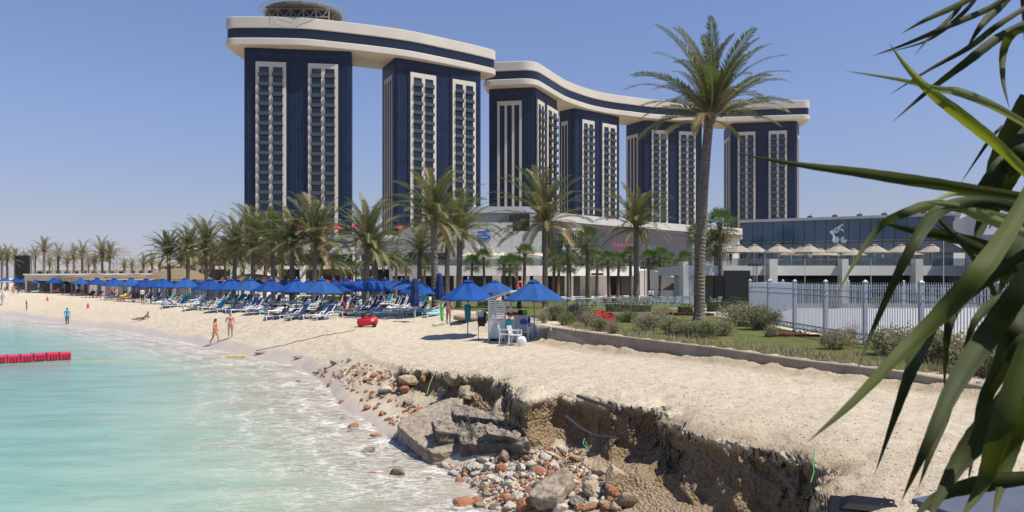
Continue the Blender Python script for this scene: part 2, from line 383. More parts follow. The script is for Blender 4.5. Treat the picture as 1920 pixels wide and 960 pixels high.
# ------------------------------------------------------------------ sea
def build_sea():
    K=np.linspace(-1.3,0.3,620)
    Y=np.geomspace(2,1500,620)
    X=K[:,None]*Y[None,:]; YY=np.broadcast_to(Y,X.shape)
    d=-(sd_land(X,YY)+0.5*fbm(X*0.35,YY*0.35,3))
    swell=0.035*fbm(X*0.5+0.25*YY,YY*0.9,3)+0.02*fbm(X*2.5,YY*4,3)
    Z=0.025+swell*sst(-0.5,3,d)*(1-sst(60,110,YY))
    keep=(d>-1.4)
    co=np.stack([X,YY,Z],axis=-1).reshape(-1,3)
    n1,n2=X.shape; idx=np.arange(n1*n2).reshape(n1,n2)
    f=np.stack([idx[:-1,:-1],idx[1:,:-1],idx[1:,1:],idx[:-1,1:]],axis=-1).reshape(-1,4)
    kp=keep.ravel(); fm=kp[f].any(axis=1); f=f[fm]
    used=np.unique(f); remap=np.full(n1*n2,-1); remap[used]=np.arange(len(used)); f=remap[f]; co=co[used].astype(np.float32)
    me=bpy.data.meshes.new('sea_water')
    me.vertices.add(len(co)); me.vertices.foreach_set('co',co.ravel())
    me.loops.add(f.size); me.loops.foreach_set('vertex_index',f.ravel().astype(np.int32))
    me.polygons.add(len(f)); me.polygons.foreach_set('loop_start',np.arange(0,f.size,4,dtype=np.int32)); me.polygons.foreach_set('loop_total',np.full(len(f),4,np.int32))
    me.update(); me.validate(); me.polygons.foreach_set('use_smooth',np.ones(len(f),bool))
    a=me.attributes.new('shore','FLOAT','POINT'); a.data.foreach_set('value',d.ravel()[used].astype(np.float32))
    o=bpy.data.objects.new('sea_water',me); COL.objects.link(o); tag(o,kind='structure')
    m=bpy.data.materials.new('sea_water'); m.use_nodes=True; t=m.node_tree; N=t.nodes; L=t.links
    b=N['Principled BSDF']; out=N['Material Output']
    P=N.new('ShaderNodeTexCoord').outputs['Object']
    mp=N.new('ShaderNodeMapping'); mp.inputs['Rotation'].default_value=(0,0,R(-28)); mp.inputs['Scale'].default_value=(0.5,1.6,1); L.new(P,mp.inputs[0]); Q=mp.outputs[0]
    big=noise(N,L,Q,0.22,5,0.6); med=noise(N,L,Q,0.9,6,0.7); fin=noise(N,L,Q,5,5,0.7)
    sh=attr_node(N,'shore').outputs['Fac']
    d1=math_(N,L,'ADD',sh,math_(N,L,'MULTIPLY',math_(N,L,'SUBTRACT',med,0.5),4.5))
    d1=math_(N,L,'ADD',d1,math_(N,L,'MULTIPLY',math_(N,L,'SUBTRACT',big,0.5),5.0))
    dn=math_(N,L,'DIVIDE',d1,14.0,True)
    body=ramp(N,L,dn,[(0.0,(0.46,0.40,0.32)),(0.16,(0.42,0.41,0.33)),(0.36,(0.33,0.44,0.35)),(0.62,(0.215,0.395,0.335)),(1.0,(0.165,0.355,0.315))])
    patch=ramp(N,L,noise(N,L,Q,0.55,5,0.65),[(0.40,(0.66,0.74,0.70)),(0.6,(1,1,1))])
    body=mix(N,L,0.6,body,patch,'MULTIPLY')
    L.new(body,b.inputs['Base Color'])
    b.inputs['Roughness'].default_value=0.16; b.inputs['Specular IOR Level'].default_value=0.25; b.inputs['IOR'].default_value=1.33
    op=ramp(N,L,math_(N,L,'DIVIDE',math_(N,L,'ADD',d1,0.6),4.5,True),[(0.0,0.12),(0.35,0.5),(1.0,0.95)])
    L.new(op,b.inputs['Alpha'])
    # foam: thin torn lines, dense in the wash and rare further out
    wv=N.new('ShaderNodeTexWave'); wv.wave_type='BANDS'; wv.bands_direction='X'
    cmb=N.new('ShaderNodeCombineXYZ'); L.new(math_(N,L,'ADD',sh,math_(N,L,'MULTIPLY',med,3.2)),cmb.inputs[0])
    wv.inputs['Scale'].default_value=0.28; wv.inputs['Distortion'].default_value=0; L.new(cmb.outputs[0],wv.inputs[0])
    line=ramp(N,L,wv.outputs['Fac'],[(0.90,0.0),(0.99,1.0)])
    mp2=N.new('ShaderNodeMapping'); mp2.inputs['Rotation'].default_value=(0,0,R(-40)); mp2.inputs['Scale'].default_value=(0.8,2.2,1); L.new(P,mp2.inputs[0])
    n0=noise(N,L,mp2.outputs[0],1.5,7,0.75)
    ridge=math_(N,L,'ABSOLUTE',math_(N,L,'SUBTRACT',n0,0.5))
    lace=ramp(N,L,ridge,[(0.0,1.0),(0.024,0.0)])
    zone=ramp(N,L,math_(N,L,'DIVIDE',math_(N,L,'ADD',sh,0.5),8.0,True),[(0.0,0.8),(0.08,1.0),(0.42,0.55),(0.75,0.08),(1.0,0.0)])
    zone=math_(N,L,'MULTIPLY',zone,ramp(N,L,noise(N,L,P,0.5,4),[(0.34,0.15),(0.55,1.0)]))
    foam=math_(N,L,'MULTIPLY',math_(N,L,'MAXIMUM',lace,math_(N,L,'MULTIPLY',line,ramp(N,L,fin,[(0.4,0.0),(0.6,1.0)]))),zone,True)
    haze_f=math_(N,L,'MULTIPLY',ramp(N,L,fin,[(0.5,0.0),(0.85,0.35)]),zone)
    foam=math_(N,L,'MAXIMUM',foam,haze_f)
    fb=N.new('ShaderNodeBsdfDiffuse'); fb.inputs[0].default_value=(0.86,0.86,0.84,1)
    bp=N.new('ShaderNodeBump'); bp.inputs['Strength'].default_value=0.55; bp.inputs['Distance'].default_value=0.10
    L.new(math_(N,L,'ADD',math_(N,L,'MULTIPLY',med,0.7),math_(N,L,'ADD',math_(N,L,'MULTIPLY',fin,0.18),math_(N,L,'MULTIPLY',foam,0.15))),bp.inputs['Height'])
    L.new(bp.outputs[0],b.inputs['Normal'])
    mx=N.new('ShaderNodeMixShader'); L.new(foam,mx.inputs[0]); L.new(b.outputs[0],mx.inputs[1]); L.new(fb.outputs[0],mx.inputs[2]); L.new(mx.outputs[0],out.inputs[0])
    me.materials.append(m); return o
build_sea()

# ------------------------------------------------------------------ lawn, plaza
def sheet(name,poly,m,step,dz,kind='structure',cut=None):
    xs=[p[0] for p in poly]; ys=[p[1] for p in poly]
    gx=np.arange(min(xs),max(xs)+step,step); gy=np.arange(min(ys),max(ys)+step,step)
    X,Y=np.meshgrid(gx,gy,indexing='ij'); Z=terr(X,Y)+dz
    ins=inside(X,Y,poly)
    if cut: ins&=~inside(X,Y,cut)
    mb=MB(); mb.v=[tuple(p) for p in np.stack([X,Y,Z],-1).reshape(-1,3)]
    n2=X.shape[1]
    ok=ins[:-1,:-1]&ins[1:,:-1]&ins[1:,1:]&ins[:-1,1:]
    for i,j in zip(*np.nonzero(ok)):
        a=i*n2+j; mb.f.append((a,a+n2,a+n2+1,a+1)); mb.m.append(0)
    o=mb.build(name,m,smooth=True); tag(o,kind=kind); return o
PLZ=[(12.6,22.0),(12.05,39),(12.5,62),(60,62),(60,9),(16,9)]
LAWN=[(2.4,36.2),(4.15,30.3),(6.95,24.8),(8.15,21.5),(9.9,18.6),(12.2,15.5),(13.5,16),(13,39),(13,62),(62,64),(75,84),(30,112),(-20,112),(-30,100),(-19,78),(-8,63),(-1.5,51),(1.8,42)]
m_grass=mat('lawn_grass',(0.155,0.165,0.055),0.9,col2=(0.085,0.10,0.032),vs=1.2,bump=0.8,bs=45,spec=0.1,bdist=0.05,detail=8)
m_pave=mat('plaza_paving',(0.37,0.37,0.37),0.8,var=0.08,vs=0.6,bump=0.1,bs=30)
sheet('lawn',LAWN,m_grass,0.4,0.015,cut=PLZ)
sheet('plaza_pavement',PLZ,m_pave,0.7,0.02)

# ================================================================== hotel
m_cream=mat('cream_cladding',(0.55,0.51,0.44),0.6,var=0.05,vs=0.12,bump=0.05,bs=2)
m_soff=mat('soffit_boards',(0.50,0.42,0.33),0.7,var=0.12,vs=0.4,stretch=(0.25,1,1))
m_navyw=mat('window_glass',(0.008,0.014,0.030),0.12,spec=0.6)
m_rail=mat('rail_glass',(0.035,0.06,0.075),0.25,spec=0.6)
m_curtw=mat('curtained_glass',(0.035,0.045,0.065),0.25,var=.3,vs=.8,spec=0.5); m_offw=mat('balcony_furniture',(0.40,0.40,0.38),.7)
m_slab=mat('balcony_slab',(0.03,0.034,0.045),0.6)
m_deck=mat('helipad_steel',(0.13,0.115,0.095),0.7,var=0.25,vs=0.8)
m_steel=mat('weathered_steel',(0.33,0.30,0.26),0.6,var=0.2,vs=0.8)
m_steeld=mat('dark_steel',(0.05,0.05,0.055),0.6)
def clad_mat(name,c1,c2,mortar,w,h,ms=0.02,rough=0.3,spec=0.5,bw=0.0):
    m=bpy.data.materials.new(name); m.use_nodes=True; t=m.node_tree; N=t.nodes; L=t.links
    b=N['Principled BSDF']; uv=N.new('ShaderNodeUVMap')
    br=N.new('ShaderNodeTexBrick'); br.offset=0; br.squash=1
    br.inputs['Color1'].default_value=(*c1,1); br.inputs['Color2'].default_value=(*c2,1); br.inputs['Mortar'].default_value=(*mortar,1)
    br.inputs['Scale'].default_value=1; br.inputs['Brick Width'].default_value=w; br.inputs['Row Height'].default_value=h
    br.inputs['Mortar Size'].default_value=ms; br.inputs['Bias'].default_value=bw
    L.new(uv.outputs[0],br.inputs['Vector'])
    n=noise(N,L,uv.outputs[0],0.05,5,0.7)
    col=mix(N,L,0.5,br.outputs[0],ramp(N,L,n,[(0.3,0.62),(0.7,1.0)]),'MULTIPLY')
    L.new(col,b.inputs['Base Color']); b.inputs['Roughness'].default_value=rough; b.inputs['Specular IOR Level'].default_value=spec
    return m
m_navy=clad_mat('navy_panel_cladding',(0.0045,0.012,0.036),(0.008,0.019,0.052),(0.024,0.046,0.10),1.25,3.4,0.08,0.4,0.14)
m_navy2=clad_mat('navy_glass_band',(0.007,0.014,0.040),(0.005,0.011,0.030),(0.006,0.008,0.02),2.4,4.0,0.07,0.3,0.4)

def wall_loop(mb,poly,z0,z1,m=0,closed=True):
    # vertical faces with UV in metres along the wall
    n=len(poly); s=0.0
    for i in range(n if closed else n-1):
        a=poly[i]; b=poly[(i+1)%n]; L=math.hypot(b[0]-a[0],b[1]-a[1])
        mb.add([(a[0],a[1],z0),(b[0],b[1],z0),(b[0],b[1],z1),(a[0],a[1],z1)],[(0,1,2,3)],m)
        mb.uv.extend([(s,z0),(s+L,z0),(s+L,z1),(s,z1)]); s+=L
def cap(mb,poly,z,up=True,m=0):
    p=[(x,y,z) for x,y in poly]
    f=tuple(range(len(p))) if up else tuple(range(len(p)-1,-1,-1))
    mb.add(p,[f],m); mb.uv.extend([(q[0],q[1]) for q in ([p[i] for i in f])])
def ccw(poly):
    a=sum(poly[i][0]*poly[(i+1)%len(poly)][1]-poly[(i+1)%len(poly)][0]*poly[i][1] for i in range(len(poly)))
    return poly if a>0 else poly[::-1]
def spline(pts,n):
    # Catmull-Rom resample
    P=[Vector((p[0],p[1],p[2] if len(p)>2 else 0)) for p in pts]; out=[]
    P=[2*P[0]-P[1]]+P+[2*P[-1]-P[-2]]
    seg=len(P)-3
    for i in range(n):
        u=i/(n-1)*seg; k=min(int(u),seg-1); t=u-k
        p0,p1,p2,p3=P[k:k+4]
        out.append(0.5*((2*p1)+(-p0+p2)*t+(2*p0-5*p1+4*p2-p3)*t*t+(-p0+3*p1-3*p2+p3)*t**3))
    return out
def offs(path,d):
    out=[]
    for i,p in enumerate(path):
        t=(path[min(i+1,len(path)-1)]-path[max(i-1,0)]); t.z=0; t.normalize()
        out.append(p+Vector((-t.y,t.x,0))*d)
    return out
def round_poly(poly,r,seg=5):
    out=[]; n=len(poly)
    for i in range(n):
        p=Vector(poly[i]); a=Vector(poly[i-1]); b=Vector(poly[(i+1)%n])
        u=(a-p); v=(b-p); ru=min(r,u.length*0.45,v.length*0.45)
        ang=u.angle(v)
        if ang>R(160): out.append(tuple(p)); continue
        u=u.normalized()*ru; v=v.normalized()*ru
        for k in range(seg+1):
            t=k/seg; q=(p+u)*(1-t)**2+p*2*t*(1-t)+(p+v)*t*t; out.append(tuple(q))
    return out
def inset_poly(poly,d):
    poly=ccw(poly); n=len(poly); out=[]
    for i in range(n):
        a=Vector(poly[i-1]); p=Vector(poly[i]); b=Vector(poly[(i+1)%n])
        e1=(p-a).normalized(); e2=(b-p).normalized()
        nn=(Vector((-e1.y,e1.x))+Vector((-e2.y,e2.x)))
        if nn.length<1e-4: nn=Vector((-e1.y,e1.x))
        nn.normalize(); out.append(tuple(p+nn*d))
    return out

def crown_ring(root,front,depth,ztop=93.4,endr=4.2,back0=None):
    path=spline(front,48); back=offs(path,depth)
    if back0: back=[Vector((*p,0)) for p in back0]+[b for b,p in zip(back,path) if p.y>352]
    raw=[(p.x,p.y) for p in path]+[(p.x,p.y) for p in reversed(back)]
    # round the four end corners
    n=len(path)
    poly=[]
    N2=len(raw)
    corners={0,n-1,n,N2-1}
    poly=round_poly(raw,endr,6) if False else []
    for i in range(N2):
        if i in corners:
            p=Vector(raw[i])
            # walk back from the corner along both sides
            def walk(step):
                d=0; j=i; q=p
                while True:
                    nx=Vector(raw[(j+step)%N2]); L=(nx-q).length
                    if d+L>=endr: return q+(nx-q)*((endr-d)/L)
                    d+=L; q=nx; j+=step
            A=walk(-1); B=walk(1)
            for k in range(9):
                t=k/8; q=A*(1-t)**2+p*2*t*(1-t)+B*t*t; poly.append((q.x,q.y))
        else:
            dmin=min((Vector(raw[c])-Vector(raw[i])).length for c in corners)
            if dmin>endr: poly.append(raw[i])
    poly=ccw(poly)
    z=ztop
    def band(name,a,b,inset,m,bot=None,cham=0.35):
        mb=MB(); mb.uv=[]
        P=inset_poly(poly,inset) if inset else poly
        P2=inset_poly(P,cham)
        def ring(pa,za,pb,zb):
            nn=len(pa); s=0
            for i in range(nn):
                j=(i+1)%nn; L=math.hypot(pa[j][0]-pa[i][0],pa[j][1]-pa[i][1])
                mb.add([(*pa[i],za),(*pa[j],za),(*pb[j],zb),(*pb[i],zb)],[(0,1,2,3)],0)
                mb.uv.extend([(s,za),(s+L,za),(s+L,zb),(s,zb)]); s+=L
        ring(P2,a,P,a+cham); ring(P,a+cham,P,b-cham); ring(P,b-cham,P2,b)
        cap(mb,P2,b,True,0); cap(mb,P2,a,False,1)
        o=mb.build(name,[m,bot or m],root)
        return o
    band('upper_fascia',z-3.8,z,0,m_cream,cham=.2)
    band('glazed_band',z-7.3,z-3.7,0.45,m_navy2,cham=0.02)
    band('lower_fascia',z-9.6,z-7.2,0,m_cream,m_soff,cham=.25)
    return poly

WCOUNT={}
def tower(root,fl,fr,bl,br,strips,sides=(),z0=1.0,z1=83.9,ztop=79.0,front_fins=None,key='a',rowh=3.4):
    FL,FR,BL,BR=[Vector(XD(*p)) for p in (fl,fr,bl,br)]
    quad=[tuple(FL),tuple(FR),tuple(BR),tuple(BL)]
    poly=ccw(round_poly(quad,1.6,4))
    mb=MB(); mb.uv=[]; wall_loop(mb,poly,z0,z1); cap(mb,poly,z1)
    tw=mb.build('tower',m_navy,root)
    ex=(FR-FL).normalized(); W=(FR-FL).length; nn=Vector((ex.y,-ex.x))
    if nn.y>0: nn=-nn
    # projecting bay behind each window strip, then the cream frame, windows, balconies
    def P(u,o,z): q=FL+ex*u+nn*o; return (q.x,q.y,z)
    def bx(mb,u0,u1,o0,o1,za,zb,m=0):
        v=[P(u0,o0,za),P(u1,o0,za),P(u1,o1,za),P(u0,o1,za),P(u0,o0,zb),P(u1,o0,zb),P(u1,o1,zb),P(u0,o1,zb)]
        mb.add(v,[(0,1,2,3),(4,7,6,5),(0,4,5,1),(1,5,6,2),(2,6,7,3),(3,7,4,0)],m)
    def px2u(px):
        # intersect view ray with the facade line
        k=(px-960)/F; # x=k*y
        # FL.x+ex.x*u = k*(FL.y+ex.y*u)
        return (k*FL.y-FL.x)/(ex.x-k*ex.y)
    cnt=WCOUNT.setdefault(key,[0,0,MB(),MB(),tw])
    zb=14.0
    for (a,b,zt) in strips:
        u0,u1=px2u(a),px2u(b); w=u1-u0
        e=MB(); bx(e,u0-1.0,u1+1.0,0.002,0.35,zb,zt+1.6); e.build('facade_bay',m_navy2 if False else m_navyp,tw)
        fr_=MB(); s=0.115*w; cw=0.13*w
        bx(fr_,u0,u0+s,0.36,0.85,zb,zt); bx(fr_,u1-s,u1,0.36,0.85,zb,zt)
        cm=(u0+u1)/2; bx(fr_,cm-cw/2,cm+cw/2,0.36,0.85,zb,zt)
        bx(fr_,u0+s,cm-cw/2,0.36,0.84,zt-1.7,zt); bx(fr_,cm+cw/2,u1-s,0.36,0.84,zt-1.7,zt)
        fr_.build('facade_frame',m_cream,tw)
        z=zt-1.72; cols=[(u0+s,cm-cw/2),(cm+cw/2,u1-s)]
        while z-rowh>zb:
            for (c0,c1) in cols:
                i=cnt[0]; cnt[0]+=1
                wm=MB() if i<100 else cnt[2]
                bx(wm,c0+0.02,c1-0.02,0.36,0.42,z-rowh+0.35,z-0.02)
                bm=MB() if i<100 else cnt[3]
                bx(bm,c0-0.28,c1+0.28,0.40,1.75,z-rowh+0.10,z-rowh+0.34,0)
                bx(bm,c0-0.12,c1+0.12,1.62,1.67,z-rowh+0.345,z-rowh+1.35,1)
                # things left on some balconies: a light chair back or towel
                rr=random.Random(i*7+len(key)); 
                if rr.random()<0.3:
                    t=c0+0.3+rr.random()*(c1-c0-1.0); bx(bm,t,t+0.45,0.95,1.25,z-rowh+0.345,z-rowh+0.345+0.35+0.3*rr.random(),2)
                if i<100:
                    wm.build('window',rr.choice((m_navyw,m_navyw,m_navyw,m_curtw)),tw); bm.build('balcony',[m_slab,m_rail,m_offw],tw)
            z-=rowh
    if front_fins:
        a,b,nf,zt,zlow=front_fins
        u0,u1=px2u(a),px2u(b); f=MB(); w=u1-u0; fw=w*0.085
        for k in range(nf): 
            c=u0+fw/2+(w-fw)*k/(nf-1); bx(f,c-fw/2,c+fw/2,0.02,0.9,zlow,zt-2)
        bx(f,u0,u1,0.02,0.9,zt-2+0.002,zt)
        f.build('facade_frame',m_cream,tw)
    for (A,B,a,b,nf,zt) in sides:
        # finned frame on a side face from A to B, between fractions a and b
        A=Vector(XD(*A)); B=Vector(XD(*B)); d=(B-A); L=d.length; d.normalize(); m2=Vector((d.y,-d.x))
        cen=(FL+FR+BL+BR)/4
        if m2.dot((A+B)/2-cen)<0: m2=-m2
        f=MB(); w=(b-a)*L; fw=w*0.10
        def bx2(u0,u1,za,zb2):
            v=[]
            for z in (za,zb2):
                for (u,o) in ((u0,0.02),(u1,0.02),(u1,0.16),(u0,0.16)):
                    q=A+d*u+m2*o; v.append((q.x,q.y,z))
            f.add(v,[(0,1,2,3),(4,7,6,5),(0,4,5,1),(1,5,6,2),(2,6,7,3),(3,7,4,0)])
        for k in range(nf):
            c=a*L+fw/2+(w-fw)*k/(nf-1); bx2(c-fw/2,c+fw/2,z0+10,zt-1.8)
        bx2(a*L,b*L,zt-1.798,zt)
        f.build('side_frame',m_cream,tw)
    return tw
m_navyp=mat('navy_bay_panel',(0.006,0.014,0.042),0.4,var=0.2,vs=0.1,spec=0.14)
m_white_=mat('white_paint',(0.75,0.75,0.74),0.5)
def flush_rest(key):
    c=WCOUNT[key]
    if c[2].f: tag(c[2].build('window',m_navyw,c[4]),kind='stuff',label='rest of the small dark windows')
    if c[3].f: tag(c[3].build('balcony',[m_slab,m_rail,m_offw],c[4]),kind='stuff',label='rest of the small balconies')

def topd(px,y): d=89*F/(520-y); return XD(px,d)
hA=thing('hotel_building','tall navy and cream hotel block with two towers and helipad under a curved crown','building',(0,0,0),group='curved hotel towers')
fA=[topd(*p) for p in ((417,31),(460,30.6),(520,31),(575,33),(640,40),(706,48),(772,58),(837,72),(890,84),(936,96))]
polyA=crown_ring(hA,fA,21)
tower(hA,(457,265),(660,270),(470,287),(661,290),[(480,537,78.9),(578,634,78.9)],key='a')
tower(hA,(741,277),(902,297),(715,293),(893,315),[(768,816,79.2),(847,890,79.2)],sides=[((715,293),(741,277),0.25,0.8,4,78.5)],key='a')
flush_rest('a')
hB=thing('hotel_building','long S-curved navy and cream hotel block with four towers right of the helipad block','building',(0,0,0),group='curved hotel towers')
fB=[topd(*p) for p in ((1001,115.5),(1011,118.5),(1030,130.6),(1049,143),(1067,153),(1105,167),(1142,175.6),(1180,181),(1217,185.8),(1255,188.8),(1292,191),(1349,192.5),(1405,191.4),(1461,189),(1521,187))]
fB=[(7.5,315.0)]+fB
polyB=crown_ring(hB,fB,20,back0=[(-12.5,318.5),(-10.5,332)])
tower(hB,(1003,320.5),(1046,347),(915,324),(960,352),[(1005,1018,79),(1023,1043,79)],sides=[((915,324),(1003,320.5),0.2,0.72,4,78.4)],key='b')
tower(hB,(1077,360),(1163,380),(1047,368),(1120,396),[(1090,1112.5,79),(1127.5,1154,79)],sides=[((1047,368),(1077,360),0.2,0.6,3,78.4)],key='b')
tower(hB,(1207,388),(1317,396),(1172,403),(1300,416),[(1221,1251,79),(1272,1303,79)],sides=[((1172,403),(1207,388),0.1,0.7,4,78.0)],key='b')
tower(hB,(1371,396),(1494,389.5),(1356,418),(1499,405),[(1383,1416,79),(1441,1475,79)],sides=[((1356,418),(1371,396),0.1,0.8,3,78.0),((1494,389.5),(1499,405),0.1,0.8,3,78.0)],key='b')
flush_rest('b')

# helipad on the roof: an octagonal deck on trusses with a safety net, and a lattice mast
def helipad():
    c=at(566,30,272); cx,cy=c.x,c.y+2; zt=93.4
    hp=MB(); r1=13.6; zd=zt+5.0
    ring=[(cx+r1*math.cos(2*PI*k/16+0.2),cy+r1*0.95*math.sin(2*PI*k/16+0.2)) for k in range(16)]
    hp.prism(ring,zd-0.8,zd)
    deck=hp.build('helipad_deck',m_deck,hA)
    nt_=MB()
    for k in range(16):
        a=Vector((*ring[k],zd-0.3)); b=Vector((*ring[(k+1)%16],zd-0.3))
        ca=Vector((cx,cy,0)); oa=a+(a-ca).normalized()*0; oa=Vector((cx+(a.x-cx)*1.12,cy+(a.y-cy)*1.12,zd+0.25)); ob=Vector((cx+(b.x-cx)*1.12,cy+(b.y-cy)*1.12,zd+0.25))
        nt_.bar(oa,ob,0.12); nt_.bar(a,oa,0.1)
        for t in (0.33,0.66): nt_.bar(a.lerp(b,t),oa.lerp(ob,t),0.06); nt_.bar(a.lerp(oa,t),b.lerp(ob,t),0.05)
    nt_.build('safety_net',m_steel,deck)
    tr=MB()
    for yy in (-8,-2,5):
        xs=[-11,-6.6,-2.2,2.2,6.6,11]
        for i,x in enumerate(xs):
            tr.bar((cx+x,cy+yy,zt-0.1),(cx+x,cy+yy,zd-0.8),0.45)
            if i<5:
                x2=xs[i+1]; mx=(x+x2)/2
                tr.bar((cx+x,cy+yy,zd-1.0),(cx+mx,cy+yy,zt+1.3),0.28); tr.bar((cx+x2,cy+yy,zd-1.0),(cx+mx,cy+yy,zt+1.3),0.28)
        tr.bar((cx-11,cy+yy,zt+1.2),(cx+11,cy+yy,zt+1.2),0.35); tr.bar((cx-12,cy+yy,zd-1.05),(cx+12,cy+yy,zd-1.05),0.4)
    tr.build('truss',m_steel,deck)
    core=MB(); core.box((cx,cy+3,zt+1.9),(21,12,3.9)); core.build('plant_room',m_steeld,deck)
helipad()
ms=MB(); p=at(732,48,275); px_,py_=p.x,p.y+6
for sx,sy in ((-.5,-.5),(.5,-.5),(.5,.5),(-.5,.5)): ms.bar((px_+sx,py_+sy,93.2),(px_+sx,py_+sy,98),0.09)
for k in range(5):
    z=93.8+k; ms.bar((px_-.5,py_-.5,z),(px_+.5,py_-.5,z+0.9),0.06); ms.bar((px_+.5,py_-.5,z),(px_+.5,py_+.5,z+.9),0.06); ms.bar((px_-.5,py_-.5,z),(px_-.5,py_+.5,z),0.06); ms.bar((px_-.5,py_-.5,z),(px_+.5,py_-.5,z),0.06)
ms.bar((px_,py_,98),(px_,py_,99.6),0.05)
ms.build('roof_mast',m_steel,hA)

# ================================================================== podium, mall and pavilion
m_stone=clad_mat('stone_cladding',(0.56,0.55,0.52),(0.50,0.49,0.465),(0.38,0.37,0.35),2.2,1.1,0.035,0.7,0.3)
m_wall=mat('white_render',(0.66,0.65,0.62),0.8,var=0.06,vs=0.3)
m_wallg=mat('grey_render',(0.47,0.465,0.46),0.8,var=0.08,vs=0.3)
m_dglass=clad_mat('dark_shop_glass',(0.010,0.014,0.020),(0.016,0.02,0.03),(0.05,0.05,0.055),1.9,3.4,0.05,0.12,0.6)
m_rglass=mat('clear_rail_glass',(0.10,0.14,0.15),0.08,spec=0.7); m_rglass.node_tree.nodes['Principled BSDF'].inputs['Alpha'].default_value=0.42
m_beige=mat('beige_soffit',(0.40,0.33,0.27),0.8)
m_black=mat('matte_black',(0.012,0.012,0.014),0.55)
def ubox(mb,a,b,z0,z1,dep,m=0):
    # wall slab from plan point a to b with given depth away from the camera
    a=Vector(a); b=Vector(b); d=(b-a).normalized(); n=Vector((-d.y,d.x))
    if n.y<0: n=-n
    poly=ccw([tuple(a),tuple(b),tuple(b+n*dep),tuple(a+n*dep)])
    if mb.uv is None and not mb.v: mb.uv=[]
    wall_loop(mb,poly,z0,z1,m); cap(mb,poly,z1,True,m); cap(mb,poly,z0,False,m)
def slab(name,a,b,z0,z1,dep,m,root):
    mb=MB(); mb.uv=[]; ubox(mb,a,b,z0,z1,dep); return mb.build(name,m,root)
def text(body,size,loc,rz,m,parent,name='lettering',ext=0.05,space=1.0,align='CENTER'):
    c=bpy.data.curves.new(name,'FONT'); c.body=body; c.size=size; c.extrude=ext; c.align_x=align; c.space_character=space
    o=bpy.data.objects.new(name,c); COL.objects.link(o); o.location=loc; o.rotation_euler=(R(90),0,rz); c.materials.append(m); o.parent=parent
    bpy.context.view_layer.update(); me=bpy.data.meshes.new_from_object(o.evaluated_get(bpy.context.evaluated_depsgraph_get()))
    n=bpy.data.objects.new(name,me); COL.objects.link(n); n.location=o.location; n.rotation_euler=o.rotation_euler; n.parent=parent; bpy.data.objects.remove(o); return n

# left podium under the first towers
pod=thing('podium_building','long white and dark glass podium with red parasols on its roof below the helipad towers','building')
def zz(y,d): return EYE+(520-y)*d/F
D=150
slab('wall',XD(372,D+3),XD(748,D+3),0.9,zz(476,D),20,m_dglass,pod)
slab('roof_edge',XD(440,D),XD(748,D),zz(452,D)+.01,zz(441,D),24,m_wall,pod)
slab('upper_wall',XD(440,D+1),XD(748,D+1),zz(476,D),zz(452,D),20,m_wallg,pod)
slab('white_panel',XD(566,D+.3),XD(664,D+.3),zz(475,D)+.02,zz(455,D)-.02,0.68,m_wall,pod)
slab('blue_awning',XD(566,D-.6),XD(650,D-.6),zz(453,D),zz(449,D),0.5,mat('blue_canvas_strip',(0.03,0.10,0.40),0.7),pod)
slab('terrace_band',XD(372,D-4),XD(748,D-4),zz(505,D),zz(499,D),6.5,m_wall,pod)
for a,b,y0,y1 in ((661,665,440,555),(669,675,440,555),(455,460,470,555),(488,496,498,555),(520,528,498,555),(562,571,498,555),(700,706,498,555),(730,736,498,555)):
    slab('pillar',XD(a,D-4.3),XD(b,D-4.3),0.8,zz(y0,D),1.2,m_wall,pod)
slab('annex_wall',XD(432,D-12),XD(495,D-12),0.9,zz(503,D),5,m_wall,pod)
slab('annex_roof',XD(448,D-11.9),XD(462,D-11.9),zz(503,D)-.5,zz(492,D),4,m_wall,pod)
# middle podium with curved corner and terrace
mid=thing('mall_building','pale stone shopping building with globe sign, terrace and dark ground floor glass','building')
cur=spline([XD(748,147),XD(775,143),XD(810,141.5),XD(850,141),XD(868,141.5)],14)
mb=MB(); mb.uv=[]; wall_loop(mb,[(p.x,p.y) for p in cur],zz(500,141),zz(424,141),closed=False)
bk=[(cur[-1].x,cur[-1].y+14),(cur[0].x,cur[0].y+14)]
cap(mb,ccw([(p.x,p.y) for p in cur]+bk),zz(424,141)); mb.build('curved_wall',m_stone,mid)
slab('dark_window',XD(766,140.2),XD(838,140.2),zz(497,140),zz(474,140),0.5,m_dglass,mid)
# logo wall
slab('logo_wall',XD(868,139),XD(961,139),zz(500,139),zz(417,139),10,m_stone,mid)
slab('stone_wing',XD(961.1,140.5),XD(1016,140.5),zz(500,140),zz(433,140),9,m_stone,mid)
slab('upper_block',XD(866,156),XD(1010,156),zz(440,156),zz(400,156),14,m_stone,mid)
slab('upper_parapet',XD(862,155),XD(1014,155),zz(400,156)+.01,zz(388,156),16,m_wallg,mid)
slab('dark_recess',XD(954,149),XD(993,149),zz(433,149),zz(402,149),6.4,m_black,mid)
slab('white_pillar',XD(993.3,148),XD(1013,148),zz(433,149),zz(402,149),6.4,m_wall,mid)
